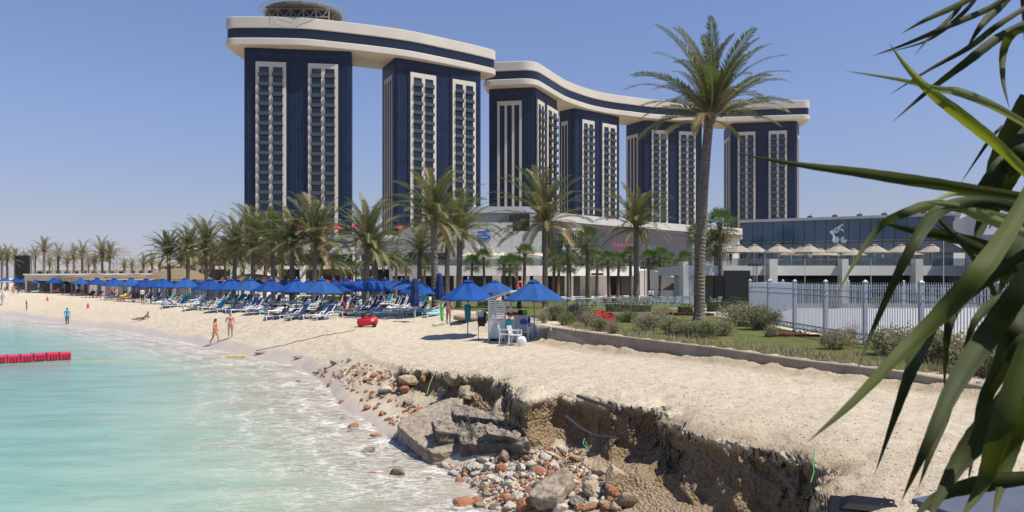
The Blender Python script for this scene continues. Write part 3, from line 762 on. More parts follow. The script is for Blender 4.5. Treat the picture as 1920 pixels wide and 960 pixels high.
# terrace deck: curved white band
tc=spline([XD(735,142),XD(770,134),XD(870,131),XD(1020,131),XD(1120,136),XD(1212,143)],30)
mb=MB(); mb.uv=[]; P=[(p.x,p.y) for p in tc]; bk=[(p.x,p.y+9) for p in reversed(tc)]
poly=ccw(P+bk); wall_loop(mb,poly,zz(517,131),zz(498,131)); cap(mb,poly,zz(498,131)); cap(mb,poly,zz(517,131),False); mb.build('terrace_slab',m_wall,mid)
mb=MB(); 
for i in range(len(P)-1):
    mb.bar((P[i][0],P[i][1]+.5,zz(498,131)+.55),(P[i+1][0],P[i+1][1]+.5,zz(498,131)+.55),0.03,1.05)
mb.build('glass_railing',m_rglass,mid)
g=[(p.x,p.y+6) for p in tc]; mb=MB(); mb.uv=[]; wall_loop(mb,g,0.6,zz(517,131),closed=False); mb.build('shop_glass',m_dglass,mid)
for px in (768,812,868,921,975,1012,1068,1140,1200):
    i=min(range(len(P)),key=lambda k:abs(960+P[k][0]*F/P[k][1]-px)); mb=MB(); mb.box((P[i][0],P[i][1]+3,(0.6+zz(517,131))/2),(1.5,1.2,zz(517,131)-.6-.02)); mb.build('pillar',m_wall,mid)
slab('ground_wall',XD(1068,140),XD(1140,141),0.6,zz(517,131)-.02,0.5,m_wall,mid)
slab('ground_wall',XD(1200,141),XD(1300,140),0.6,zz(507,140),3,m_wall,mid)
# globe and MALL lettering on the logo wall
m_blue=mat('sign_blue',(0.02,0.12,0.42),0.4); m_sil=mat('sign_silver',(0.62,0.64,0.66),0.35,metal=0.3)
gc=at(908,442,137.6)
gl=MB(); r=1.3
n=22
for i in range(n):
    for j in range(n):
        pass
gl.tube([(gc.x,gc.y+.3,gc.z),(gc.x,gc.y-.12,gc.z)],r,32)
sg=gl.build('globe_disc',m_sil,mid)
gb=MB(); rr=random.Random(3)
for lat in range(-4,5):
    z=lat*0.25; hw=math.sqrt(max(0,r*r-z*z))*0.97
    x=-hw
    while x<hw-0.1:
        L=min(0.18+rr.random()*0.5,hw-x)
        if rr.random()<0.8: gb.box((gc.x+x+L/2,gc.y-.2,gc.z+z),(L*0.88,0.12,0.21))
        x+=L
gb.build('globe_grid',m_blue,sg)
m_lett=mat('letter_white',(0.80,0.81,0.82),0.4)
text('MALL',1.45,(gc.x,gc.y-.35,gc.z-2.75),0,m_lett,mid,'lettering',0.18,1.1)
for px in (905,911): 
    mb=MB(); q=at(px,455,138.7); mb.bar((q.x,q.y,gc.z-2.2),(q.x,q.y,gc.z-.8),0.12); mb.build('sign_bracket',m_sil,mid)

# screen building
scr=thing('screen_building','grey building with a sweeping pale parapet carrying a wide dark video screen','building')
LA,LB=Vector(XD(1092,150)),Vector(XD(1298,178))
ang=math.atan2(LB.y-LA.y,LB.x-LA.x)
par=spline([XD(1010,139),XD(1060,145),XD(1120,153),XD(1200,164),XD(1300,178),XD(1395,190)],24)
mb=MB(); mb.uv=[]; P=[(p.x,p.y) for p in par]; bk=[(p.x,p.y+16) for p in reversed(par)]
poly=ccw(P+bk); wall_loop(mb,poly,14.9,16.5); cap(mb,poly,16.5); mb.build('parapet',m_wallg,scr)
mb=MB(); mb.uv=[]; P2=[(p.x-.0,p.y+1.2) for p in par]; poly=ccw(P2+bk); wall_loop(mb,poly,13.9,14.9); cap(mb,poly,13.9,False); mb.build('soffit_band',m_beige,scr)
mb=MB(); mb.uv=[]; P3=[(p.x,p.y+4.0) for p in par]; poly=ccw(P3+[(x,y+1) for x,y in bk]); wall_loop(mb,poly,0.8,13.9); mb.build('wall',m_wallg,scr)
slab('white_wall',XD(1033,146),XD(1083,149),9.2,14.2,1.5,m_wall,scr)
m_scr=bpy.data.materials.new('video_screen'); m_scr.use_nodes=True
def scrmat():
    N=m_scr.node_tree.nodes; L=m_scr.node_tree.links; b=N['Principled BSDF']
    uv=N.new('ShaderNodeUVMap').outputs[0]; n=noise(N,L,uv,0.16,4)
    c=ramp(N,L,n,[(0.35,(0.030,0.032,0.040)),(0.52,(0.035,0.033,0.042)),(0.62,(0.055,0.030,0.045)),(0.75,(0.03,0.04,0.10))])
    L.new(c,b.inputs['Base Color']); L.new(c,b.inputs['Emission Color']); b.inputs['Emission Strength'].default_value=0.5; b.inputs['Roughness'].default_value=0.5
scrmat()
sb=slab('screen',tuple(LA),tuple(LB),5.5,13.85,0.6,m_scr,scr)
slab('screen_ledge',XD(1090,149.6),XD(1300,177.6),4.9,5.45,1.6,m_wallg,scr)
slab('dark_storey',XD(1085,150.8),XD(1300,178.8),0.9,4.88,1.0,m_dglass,scr)
def emis(name,col,s): 
    m=bpy.data.materials.new(name); m.use_nodes=True; b=m.node_tree.nodes['Principled BSDF']; b.inputs['Base Color'].default_value=(*col,1); b.inputs['Emission Color'].default_value=(*col,1); b.inputs['Emission Strength'].default_value=s; return m
m_red_e=emis('screen_red',(0.42,0.10,0.09),0.2); m_grn_e=emis('screen_green',(0.09,0.28,0.19),0.2); m_gry_e=emis('screen_grey',(0.32,0.32,0.34),0.3)
def onscr(px,z,off=0.08):
    k=(px-960)/F; d=(LB-LA).normalized(); t=(k*LA.y-LA.x)/(d.x-k*d.y); q=LA+d*t; n=Vector((d.y,-d.x)); n=n if n.y<0 else -n
    q=q+n*off; return (q.x,q.y,z)
text('JENNIFER',1.15,onscr(1167,10.6),ang,m_red_e,sb,ext=0.02,space=1.55)
text('LOPEZ',1.15,onscr(1216,10.4),ang,m_grn_e,sb,ext=0.02,space=1.55)
text('JUL',1.25,onscr(1181,8.5),ang,m_red_e,sb,ext=0.02,space=0.95)
for px in (1153,1224):
    mb=MB(); a=Vector(onscr(px,6.75)); u=Vector((math.cos(ang),math.sin(ang),0))
    for k in range(6): mb.bar(a+u*(k*.32-.95)+Vector((0,0,0)),a+u*(k*.32-.95)+Vector((0,0,.35+.25*(k in(2,3)))),0.1)
    mb.bar(a+u*-1.2-Vector((0,0,.15)),a+u*1.0-Vector((0,0,.15)),0.05); mb.build('small_emblem',m_gry_e,sb)
# grey louvred box and white slatted sign box left of the screen
lb=thing('sign_pavilion','dark louvred entrance block with white slatted sign box left of the video screen','building')
slab('louvre_block',XD(1030,140),XD(1055,140),4.8,zz(428,140),5,m_steeld,lb)
for k in range(7):
    px=1032+k*3.6; mb=MB(); q=at(px,450,139.8); mb.box((q.x,q.y,(zz(429,140)+zz(463,140))/2),(0.14,0.3,zz(429,140)-zz(463,140))); mb.build('louvre',mat('louvre_grey',(0.16,0.17,0.19),0.5) if k==0 else bpy.data.materials['louvre_grey'],lb)
slab('sign_box',XD(1055.3,139),XD(1089,140),zz(471,139),zz(429,139),3,m_steeld,lb)
for k in range(8):
    px=1057+k*4.1; mb=MB(); q=at(px,450,138.8); mb.box((q.x,q.y,(zz(432,139)+zz(464,139))/2),(0.13,0.3,zz(432,139)-zz(464,139))); mb.build('slat',m_wall,lb)
slab('sign_rim',XD(1054.6,138.5),XD(1089.5,139.5),zz(432,139),zz(428.5,139),0.6,m_wall,lb)
slab('sign_board',XD(1055,138.4),XD(1089,139.4),zz(473,139),zz(464.5,139),0.5,m_wall,lb)
slab('doorway',XD(1056,140.2),XD(1068,140.2),zz(498,140),zz(473.5,139),1,m_rglass,lb)
slab('white_column',XD(1070,139.2),XD(1078,139.2),zz(498,140),zz(473.2,139),1,m_wall,lb)
slab('block_wall',XD(1028,141),XD(1056,141),zz(498,140),zz(464,140),1,m_wallg,lb)

# right pavilion: blue glass front, terrace, columns
pav=thing('glass_pavilion','low blue glass pavilion with music note emblem above a terrace of beige parasols','building')
m_bglass=clad_mat('blue_curtain_glass',(0.030,0.075,0.13),(0.045,0.10,0.16),(0.01,0.015,0.025),1.36,9,0.07,0.12,0.8)
m_bglass2=clad_mat('pale_curtain_glass',(0.085,0.13,0.17),(0.16,0.21,0.25),(0.02,0.03,0.04),1.36,9,0.07,0.1,0.8,bw=-0.2)
A=Vector(XD(1392,107)); B=Vector(XD(1790,94.4)); C=B+Vector((9,22))
slab('upper_glazing',tuple(A),tuple(B),9.35,12.0,20,m_bglass,pav)
slab('lower_glazing',tuple(A+Vector((0,.25))),tuple(B+Vector((0,.25))),4.9,9.33,19.5,m_bglass2,pav)
slab('roof_edge',tuple(A+Vector((-.5,-.5))),tuple(B+Vector((.5,-.5))),12.01,12.35,21,m_wallg,pav)
def ru(px,y,off):
    k=(px-960)/F; d=(B-A).normalized(); t=(k*A.y-A.x)/(d.x-k*d.y); q=A+d*t; return Vector((q.x,q.y-off,EYE+(520-y)*q.y/F))
for px in (1400,1465,1524,1571,1618,1665,1740): q=ru(px,412,-1); mb=MB(); mb.box((q.x,q.y,12.5),(0.5,0.5,0.35)); mb.bar((q.x,q.y,12.35),(q.x+.1,q.y,12.9),.06); mb.build('roof_lamp',m_steeld,pav)
# eighth-note emblem: two round heads, stems, slanted beam with a bird-like beak
mb=MB(); q=ru(1571,436,0.25); s=q.y/F
def nt(x,y): return Vector((q.x+(x-1571)*s,q.y,EYE+(520-y)*q.y/F))
for cx_ in (1565.5,1580.5):
    c=nt(cx_,449.5); mb.tube([c+Vector((0,.1,0)),c-Vector((0,.12,0))],6.2*s,20)
for a,b_ in (((1559.5,432),(1563,449)),((1580,420),(1585,449)),((1561,431),(1567,437)),((1567,437),(1573,427)),((1555,435),(1566,430)),((1555,435),(1561,439)),((1565,429),(1584,417.5)),((1573,428),(1581,434)),((1584,417.5),(1582,434))):
    mb.bar(nt(*a),nt(*b_),0.2)
mb.build('music_note_emblem',mat('emblem_white',(0.62,0.66,0.70),0.4),pav)
TZ=5.74; TD=88.0
slab('terrace_slab',XD(1283,TD),XD(1838,TD),4.62,TZ,16,m_wall,pav)
for a,b in ((1443,1458),(1579,1591),(1717,1731)):
    slab('column',XD(a,TD-.9),XD(b,TD-.9),1.1,TZ+.75,1.3,m_wall,pav)
slab('corner_column',XD(1281,TD-.6),XD(1291,TD-.6),1.1,TZ+.45,2.2,m_wall,pav)
slab('corner_wall',XD(1291,TD-.3),XD(1305,TD-.3),1.1,4.61,8,m_wallg,pav)
slab('lower_wall',XD(1305,TD+4.5),XD(1412,TD+4.5),1.1,4.61,6,m_wallg,pav)
slab('lower_glass',XD(1412,TD+6),XD(1838,TD+6),1.1,4.61,6,m_dglass,pav)
slab('door_band',XD(1455,TD+5.2),XD(1700,TD+5.2),3.75,4.2,0.5,m_steeld,pav)
slab('wall_panel',XD(1340,TD-.4),XD(1358,TD-.4),1.1,4.61,0.3,m_black,pav)
mb=MB()
for a,b in ((1291,1441),(1460,1577),(1593,1715),(1733,1836)):
    p0,p1=Vector(XD(a,TD+.2)),Vector(XD(b,TD+.2)); mb.bar((p0.x,p0.y,TZ+.42),(p1.x,p1.y,TZ+.42),0.03,0.84)
mb.build('glass_railing',m_rglass,pav)
st=MB(); 
# sloping white ramp wall behind the lawn chairs
rw=MB(); a=at(1255,507,118); b=at(1300,520,110)
rw.add([(a.x-3,118,0.8),(b.x,110,0.8),(b.x,110,3.4),(a.x-3,118,5.6),(a.x-3,118.5,0.8),(b.x,110.5,0.8),(b.x,110.5,3.4),(a.x-3,118.5,5.6)],[(0,1,2,3),(7,6,5,4),(3,2,6,7),(0,3,7,4),(1,5,6,2)])
tag(rw.build('ramp_wall',m_wall),'sloping white ramp wall behind the lawn chairs','wall')
bs=MB(); p0,p1=XD(1359,84),XD(1407,84); bs.uv=[]; ubox(bs,p0,p1,1.2,5.15,0.6); o=bs.build('stage_screen',m_black); tag(o,'large blank black stage screen between two fan palms and the grey fence','screen')
# far right white building behind leaves and dark wall
wb=thing('white_building','plain pale building with rounded roof at the right edge behind the long leaves','building')
slab('wall',XD(1845,76),XD(2200,70),1.2,zz(440,76),14,m_wallg,wb)
slab('brown_wall',XD(1852,66),XD(2200,62),1.2,zz(470,66),3,mat('dark_brown_wall',(0.035,0.022,0.018),0.7),wb)
slab('roof',XD(1830,80),XD(2200,74),zz(440,76)+.01,zz(398,80),14,m_wall,wb)
# distant low town left of the towers
m_far=mat('far_building',(0.50,0.46,0.40),0.8,var=0.05,vs=0.1)
m_farw=mat('far_wall_white',(0.66,0.63,0.58),0.8,var=0.05,vs=0.1)
fb=thing('low_building','low cream building with a row of tall window openings, far behind the palms','building')
slab('wall',XD(297,230),XD(372,230),1,zz(499,230),10,m_far,fb)
slab('roof_edge',XD(294,229.5),XD(374,229.5),zz(499,230)+.01,zz(491.5,230),12,m_farw,fb)
for k in range(9):
    slab('window',XD(301+k*7.6,229.7),XD(305+k*7.6,229.7),zz(511,230),zz(501,230),0.25,m_dglass,fb)
fb2=thing('low_building','long low white building far behind the open stage truss','building')
slab('wall',XD(60,240),XD(245,240),1,zz(506,240),10,m_farw,fb2)
slab('roof_edge',XD(58,239.5),XD(247,239.5),zz(506,240)+.01,zz(503,240),12,m_farw,fb2)
for k in range(10): slab('window',XD(70+k*17,239.7),XD(78+k*17,239.7),zz(515,240),zz(509,240),0.25,m_dglass,fb2)
fb3=thing('low_building','beige house with a flat stepped roof behind the thatched bar','building')
slab('wall',XD(238,215),XD(300,215),1,zz(505,215),10,m_far,fb3); slab('upper_wall',XD(248,219),XD(280,219),zz(505,215)+.01,zz(495,215),6,m_far,fb3)
for k in range(3): slab('window',XD(245+k*16,214.7),XD(252+k*16,214.7),zz(514,215),zz(508,215),0.25,m_dglass,fb3)

# ================================================================== vegetation
rnd=random.Random(11)
m_frond=mat('date_palm_leaf',(0.095,0.125,0.042),0.55,col2=(0.05,0.072,0.022),vs=0.9,spec=0.4,transl=0.25)
m_frondl=mat('pale_palm_leaf',(0.19,0.18,0.09),0.6,col2=(0.10,0.10,0.048),vs=1.1,spec=0.4,transl=0.2)
m_frondd=mat('dry_palm_leaf',(0.27,0.20,0.11),0.8,col2=(0.16,0.11,0.06),vs=1.1,transl=0.15)
m_rach=mat('palm_rib',(0.30,0.24,0.11),0.6)
m_fruit=mat('palm_fruit_stalk',(0.42,0.20,0.05),0.7)
m_bark=mat('palm_bark',(0.24,0.20,0.155),0.9,col2=(0.11,0.09,0.07),vs=4,bump=0.8,bs=9,bdist=0.05,stretch=(1,1,2.5))
m_fan=mat('fan_palm_leaf',(0.085,0.135,0.035),0.5,col2=(0.04,0.075,0.02),vs=1.2,spec=0.4,transl=0.2)
m_barkf=mat('fan_palm_bark',(0.22,0.17,0.125),0.95,col2=(0.11,0.085,0.06),vs=5,bump=0.8,bs=9,bdist=0.05)

def palm_trunk(h,r0,r1,lean=(0,0),rings=46,seg=16,seed=0,bulge=0.0):
    rg=random.Random(seed); mb=MB(); vs=[];fs=[]
    n=rings*3
    ph=rg.random()*6
    for i in range(n+1):
        t=i/n; z=t*h; r=r0+(r1-r0)*t
        if t<0.06: r*=1+0.35*(1-t/0.06)**2
        if t>0.93: r*=1+bulge*((t-0.93)/0.07)
        cx=lean[0]*t*t; cy=lean[1]*t*t
        for k in range(seg):
            a=2*PI*k/seg
            # overlapping old leaf bases: saw tooth rings staggered round the trunk
            s=(t*rings*1.0+ (k%2)*0.5)%1.0
            rr=r*(0.90+0.17*(s))*(1+0.05*math.sin(k*7.1+i*2.3+ph))
            vs.append((cx+rr*math.cos(a+t*2),cy+rr*math.sin(a+t*2),z-(0.0 if i==0 else 0)))
    for i in range(n):
        for k in range(seg):
            k2=(k+1)%seg; fs.append((i*seg+k,i*seg+k2,(i+1)*seg+k2,(i+1)*seg+k))
    fs.append(tuple(n*seg+k for k in range(seg)))
    mb.add(vs,fs); return mb

def date_crown(L,nf,nl,seed,wl=0.05,dry=0.25,thick=1.0,wind=(0,0),stub=True,low=14,dr=1.0,lf=0.112):
    rg=random.Random(seed); mb=MB()
    V=[];Fc=[];Mi=[]
    def tri(a,b,c,m):
        n=len(V); V.extend([tuple(a),tuple(b),tuple(c)]); Fc.append((n,n+1,n+2)); Mi.append(m)
    def quad(a,b,c,d,m):
        n=len(V); V.extend([tuple(a),tuple(b),tuple(c),tuple(d)]); Fc.append((n,n+1,n+2,n+3)); Mi.append(m)
    for i in range(nf):
        f=i/(nf-1)
        az=i*2.39996+rg.uniform(-.25,.25)
        el=R(86)-(R(86)+R(low))*f**1.0+rg.uniform(-.13,.13)
        ll=L*(0.90+0.18*math.sin(PI*min(1,f*1.15+.12)))*rg.uniform(.88,1.08)
        droop=dr*rg.uniform(0.65,1.05)*(0.6+0.65*(1-abs(f-0.5)))
        m=0
        if f>0.72 or rg.random()<dry: m=1
        if f>0.93 and rg.random()<0.55: m=2
        if rg.random()<0.05: m=1
        S=14; P=[Vector((math.cos(az)*0.12,math.sin(az)*0.12,-0.15-0.55*f*thick))]; T=[]
        e=el; a2=az
        for k in range(S):
            t=k/S; e=el-droop*(t**1.6)*1.15
            a2=az+wind[0]*t
            d=Vector((math.cos(a2)*math.cos(e),math.sin(a2)*math.cos(e),math.sin(e)))
            T.append(d); P.append(P[-1]+d*(ll/S))
        T.append(T[-1])
        # rib
        for k in range(S):
            w0=0.055*thick*(1-k/S)+0.008; w1=0.055*thick*(1-(k+1)/S)+0.008
            sd=T[k].cross(Vector((0,0,1))); sd=sd.normalized() if sd.length>.05 else Vector((1,0,0))
            quad(P[k]-sd*w0,P[k]+sd*w0,P[k+1]+sd*w1,P[k+1]-sd*w1,3)
        roll=rg.uniform(-.5,.5)
        for j in range(nl):
            t=0.10+0.90*(j+rg.random()*0.6)/nl
            u=t*S; k=min(int(u),S-1); p=P[k].lerp(P[k+1],u-k); tg=T[k]
            sd=tg.cross(Vector((0,0,1))); sd=sd.normalized() if sd.length>.05 else Vector((math.sin(az),-math.cos(az),0))
            up=sd.cross(tg).normalized()
            sd=(sd*math.cos(roll)+up*math.sin(roll)*0.6); 
            le=ll*lf*(0.35+0.9*math.sin(PI*min(1,t*0.93+0.03))**0.7)*rg.uniform(.8,1.15)
            if t>0.93: le*=0.75
            for s_ in (-1,1):
                d=(tg*(0.55+0.5*t)+sd*s_*rg.uniform(.55,.85)+up*rg.uniform(.1,.42)-Vector((0,0,.14))).normalized()
                q=p+d*le; q.z-=le*le*0.12
                wv=tg*wl*0.5*rg.uniform(.7,1.2)
                mid=p.lerp(q,0.45)+up*0.0
                tri(p-wv*0.6,mid+wv,q,m); tri(p-wv*.6,q,mid-wv*1.0,m)
    # orange fruit stalks in the heart of the crown and grey leaf bases below
    for i in range(int(10*thick)):
        az=rg.uniform(0,6.28); e=rg.uniform(-.2,.9); p=Vector((0,0,-.1))
        for k in range(5):
            d=Vector((math.cos(az)*math.cos(e),math.sin(az)*math.cos(e),math.sin(e))); q=p+d*L*0.055
            w_=Vector((-math.sin(az),math.cos(az),0))*0.035*thick; quad(p-w_,p+w_,q+w_,q-w_,4); p=q; e-=0.35
    if stub:
        for i in range(int(26*thick)):
            az=rg.uniform(0,6.28); z=-rg.uniform(0.2,1.0)*thick; e=rg.uniform(.75,1.2); r=0.2*thick
            p=Vector((math.cos(az)*r,math.sin(az)*r,z)); d=Vector((math.cos(az)*math.cos(e),math.sin(az)*math.cos(e),math.sin(e))); q=p+d*rg.uniform(.35,.8)*thick
            w_=Vector((-math.sin(az),math.cos(az),0))*0.07*thick; quad(p-w_,p+w_,q+w_*.4,q-w_*.4,2)
    mb.v=V;mb.f=Fc;mb.m=Mi; return mb
MF=[m_frond,m_frondl,m_frondd,m_rach,m_fruit]

def fan_crown(Rr,nf,seed):
    rg=random.Random(seed); mb=MB(); V=[];Fc=[];Mi=[]
    for i in range(nf):
        f=i/(nf-1); az=i*2.39996+rg.uniform(-.3,.3); el=R(85)-R(140)*f+rg.uniform(-.12,.12)
        m=1 if (f>0.93) else 0
        d=Vector((math.cos(az)*math.cos(el),math.sin(az)*math.cos(el),math.sin(el)))
        sd=Vector((-math.sin(az),math.cos(az),0)); up=sd.cross(d)*-1
        pl=Rr*rg.uniform(.42,.6); p0=Vector((0,0,-.1)); p=p0+d*pl-Vector((0,0,.12*pl*pl))
        n=len(V); w_=sd*0.02; V.extend([tuple(p0-w_),tuple(p0+w_),tuple(p+w_),tuple(p-w_)]); Fc.append((n,n+1,n+2,n+3)); Mi.append(2)
        fr=Rr*rg.uniform(.48,.62); K=11
        for k in range(K):
            a=(k/(K-1)-.5)*R(215); dd=(d*math.cos(a)+sd*math.sin(a)+up*0.18*math.cos(a)).normalized()
            q=p+dd*fr*(0.8+0.2*math.cos(a)); q.z-=0.28*fr*(0.4+0.6*rg.random())
            a1=a-R(5.5); a3=a+R(5.5)
            m1=p+(d*math.cos(a1)+sd*math.sin(a1)).normalized()*fr*.55; m2=p+(d*math.cos(a3)+sd*math.sin(a3)).normalized()*fr*.55
            n=len(V); V.extend([tuple(p),tuple(m1),tuple(q),tuple(m2)]); Fc.append((n,n+1,n+2,n+3)); Mi.append(m)
    mb.v=V;mb.f=Fc;mb.m=Mi; return mb
MFAN=[m_fan,m_frondd,m_rach]

def ordw(n):
    o=['first','second','third','fourth','fifth','sixth','seventh','eighth','ninth','tenth','eleventh','twelfth','thirteenth','fourteenth','fifteenth','sixteenth','seventeenth','eighteenth','nineteenth','twentieth']
    if n<20: return o[n]
    k=n+1; t=k//10; u=k%10
    tens={2:'twenty',3:'thirty',4:'forty',5:'fifty',6:'sixty',7:'seventy',8:'eighty',9:'ninety'}[min(t,9)]
    return (tens+'-'+o[u-1]) if u else {'twenty':'twentieth','thirty':'thirtieth','forty':'fortieth','fifty':'fiftieth','sixty':'sixtieth','seventy':'seventieth','eighty':'eightieth','ninety':'ninetieth'}[tens]

# the big date palm
Y0=40.5; X0,_=XD(1311,Y0); g=H(X0,Y0)
bp_=thing('date_palm','tallest date palm with a thick ringed trunk, rising from the lawn behind the kerb','palm tree',(X0,Y0,g-.1))
hT=EYE+(520-193)*Y0/F-g; lean=((1335-1311)*Y0/F,0.3)
palm_trunk(hT,0.30,0.235,lean,rings=58,seg=18,seed=3,bulge=0.35).build('trunk',m_bark,bp_,smooth=False)
date_crown(4.75,50,115,8,wl=0.068,dry=0.38,thick=1.1,wind=(-.35,0),low=-5,dr=0.95,lf=0.095).build('crown',MF,bp_,loc=(lean[0],lean[1],hT))

# shared meshes for the other date palms
def proto_palm(seed,h=8.0,L=3.5,nf=46,nl=64,r=0.25,wl=0.075,dry=0.35,rings=30,seg=12):
    t=thing('date_palm','x','palm tree',(0,0,-500))
    palm_trunk(h,r*1.12,r*.85,(rnd.uniform(-.3,.3),rnd.uniform(-.3,.3)) if False else (0,0),rings=rings,seg=seg,seed=seed,bulge=.4).build('trunk',m_bark,t)
    date_crown(L,nf,nl,seed,wl=wl,dry=dry).build('crown',MF,t,loc=(0,0,h))
    return t
def palm_mesh_set(seeds,**k):
    out=[]
    for s in seeds:
        p=proto_palm(s,**k); ch=[c for c in COL.objects if c.parent==p]
        out.append({c.name.split('.')[0]:c.data for c in ch})
        for c in ch: bpy.data.objects.remove(c)
        bpy.data.objects.remove(p)
    return out
near_set=palm_mesh_set([21,22,23,24])
far_set=palm_mesh_set([31,32,33],L=3.0,nf=30,nl=18,wl=0.14,rings=16,seg=8,r=.25,dry=.45)
def place_palm(ms,px,ybase_or_none,ytop,Y,Lscale,label,group,h0=8.0,lean=0,name='date_palm'):
    X=(px-960)*Y/F; g=H(X,Y)
    h=EYE+(520-ytop)*Y/F-g
    t=thing(name,label,'palm tree',(X,Y,g-.08),rnd.uniform(0,6.28),group)
    a=bpy.data.objects.new('trunk',ms['trunk']); COL.objects.link(a); a.parent=t; a.scale=(1,1,h/h0)
    b=bpy.data.objects.new('crown',ms['crown']); COL.objects.link(b); b.parent=t; b.location=(0,0,h); b.scale=(Lscale*rnd.uniform(1.0,1.14),Lscale*rnd.uniform(1.0,1.14),Lscale*rnd.uniform(.92,1.08))
    b.rotation_euler=(rnd.uniform(-.06,.06),rnd.uniform(-.06,.06),0)
    lean=lean or rnd.uniform(-.035,.035)
    a.scale=(rnd.uniform(.88,1.1),)*2+(h/h0,)
    if lean: t.rotation_euler=(0,0,0); a.rotation_euler=(0,lean,0); b.location=(h*math.sin(lean),0,h*math.cos(lean))
    return t
G1='date palms along the beach'
mid_palms=[ # px, trunk top y, distance, crown scale, label
 (817,392,52,1.02,'date palm with a broad crown in front of the second hotel tower'),
 (860,422,60,.95,'date palm just right of and behind the one before the second hotel tower'),
 (1022,398,62,1.2,'broad date palm in front of the tall finned end wall, behind the slatted hut'),
 (1193,412,72,1.12,'date palm in front of the dark video screen'),
 (685,440,60,1.1,'date palm standing among loungers behind the red compressor'),
 (703,470,74,.9,'shorter date palm close behind the palm near the red compressor'),
 (588,436,72,1.3,'date palm in front of the right strip of windows of the first tower'),
 (600,480,84,1.1,'low drooping date palm between the first tower and blue parasols'),
 (547,448,74,1.15,'date palm directly left of the low drooping palm under the first tower'),
 (513,446,80,1.15,'date palm in front of the left window strip of the first tower'),
 (473,450,84,1.25,'date palm at the left foot of the first hotel tower'),
 (530,478,96,1.05,'small date palm between two taller ones below the first tower'),
 (438,455,88,1.15,'date palm just left of the first hotel tower'),
 (424,478,100,1.0,'smaller date palm half hidden left of the first hotel tower'),
 (387,460,92,1.1,'date palm right of the pair above the thatched bar'),
 (400,482,112,.95,'low date palm behind the row left of the hotel'),
 (352,462,98,1.1,'right palm of the pair above the thatched bar'),
 (318,470,98,1.0,'left palm of the pair above the thatched bar'),
 (340,486,125,.9,'low date palm behind the thatched bar'),
 (365,490,130,.9,'low date palm in front of the cream building with tall windows'),
 (786,462,78,.75,'slim small date palm in front of the curved stone wall'),
 (496,486,110,1.0,'low date palm in front of the white annex wall'),
 (838,440,75,.8,'thin date palm between two larger ones before the mall wall'),
 (455,487,118,.9,'low date palm against the left end of the podium'),
]
for i,(px,yt,Y,L_,lab) in enumerate(mid_palms):
    place_palm(near_set[i%4],px,0,yt,Y,L_,lab,G1)
far_palms=[(285,492,175,.95,'right'),(268,493,180,.9,''),(232,497,190,.8,''),(205,475,150,1.05,''),(193,472,150,1.05,''),(176,490,190,.9,''),(166,493,200,.9,''),(154,477,160,1.0,''),(139,478,165,.95,''),(126,488,180,.9,''),(108,480,165,1.0,''),(92,492,200,.9,''),(82,465,160,1.05,''),(66,480,175,.9,''),(47,486,190,.85,''),(28,482,175,.85,''),(14,481,165,.95,''),(4,483,170,.95,''),(-12,480,165,.95,''),(248,496,210,.8,''),(300,500,210,.8,'')]
fp=sorted(far_palms)
desc=['palm at the left edge of the far row','palm by the black screen','palm behind the stage truss','palm above the blue parasols']
for i,(px,yt,Y,L_,lab) in enumerate(fp):
    place_palm(far_set[i%3],px,0,yt,Y,L_*1.12,'distant date palm, %s from the left of the far group around the stage'%ordw(i),'distant date palms around the stage')

# fan palms in front of the mall
m_t=thing('fan_palm','x','palm tree')
def fan_set(seeds):
    out=[]
    for s in seeds:
        tr=palm_trunk(5.0,.26,.19,(0,0),rings=26,seg=10,seed=s,bulge=1.1); ob=tr.build('trunk',m_barkf); tm=ob.data; bpy.data.objects.remove(ob)
        ob=fan_crown(1.85,40,s).build('crown',MFAN); cm=ob.data; bpy.data.objects.remove(ob)
        out.append({'trunk':tm,'crown':cm})
    return out
bpy.data.objects.remove(m_t)
fs_=fan_set([41,42,43])
fans=[(742,486,120,1.0),(760,497,128,.9),(795,492,118,1.0),(883,492,112,.95),(909,482,112,.95),(944,494,112,.95),(957,494,108,1.0),(982,474,110,1.1),(970,492,120,.9),(1037,484,112,1.0),(1046,492,118,1.0),(1066,458,95,1.05),(1068,494,112,.9),(1105,447,90,1.15),(1100,482,110,1.1),(1118,488,118,1.0),(1142,486,112,1.0),(1158,488,115,1.0),(1183,478,108,.95),(1216,483,112,1.0),(1238,481,112,1.05),(1252,490,116,.95),(1284,488,106,1.05),(1304,438,92,1.05),(1352,416,88,1.15),(1341,458,90,1.1),(1318,470,100,1.0),(700,480,125,1.0),(640,500,128,.95),(660,502,126,.95),(625,498,130,.95),(680,503,124,.9)]
fans.sort()
for i,(px,yt,Y,s) in enumerate(fans):
    lab='green fan palm in front of the mall terrace, %s from the left of its row'%ordw(i)
    if px==1352: lab='tallest green fan palm just right of the big date palm trunk'
    if px==1341: lab='shorter fan palm beside the tallest one, right of the big date palm trunk'
    if px==1105: lab='taller fan palm left of the video screen with a long pale trunk'
    t=place_palm(fs_[i%3],px,0,yt,Y,s,lab,'fan palms in front of the mall',h0=5.0,name='fan_palm')
    if px in(1105,1352,1341,1304): [c for c in COL.objects if c.parent==t][0].scale=(1.15,1.15,[c for c in COL.objects if c.parent==t][0].scale[2])

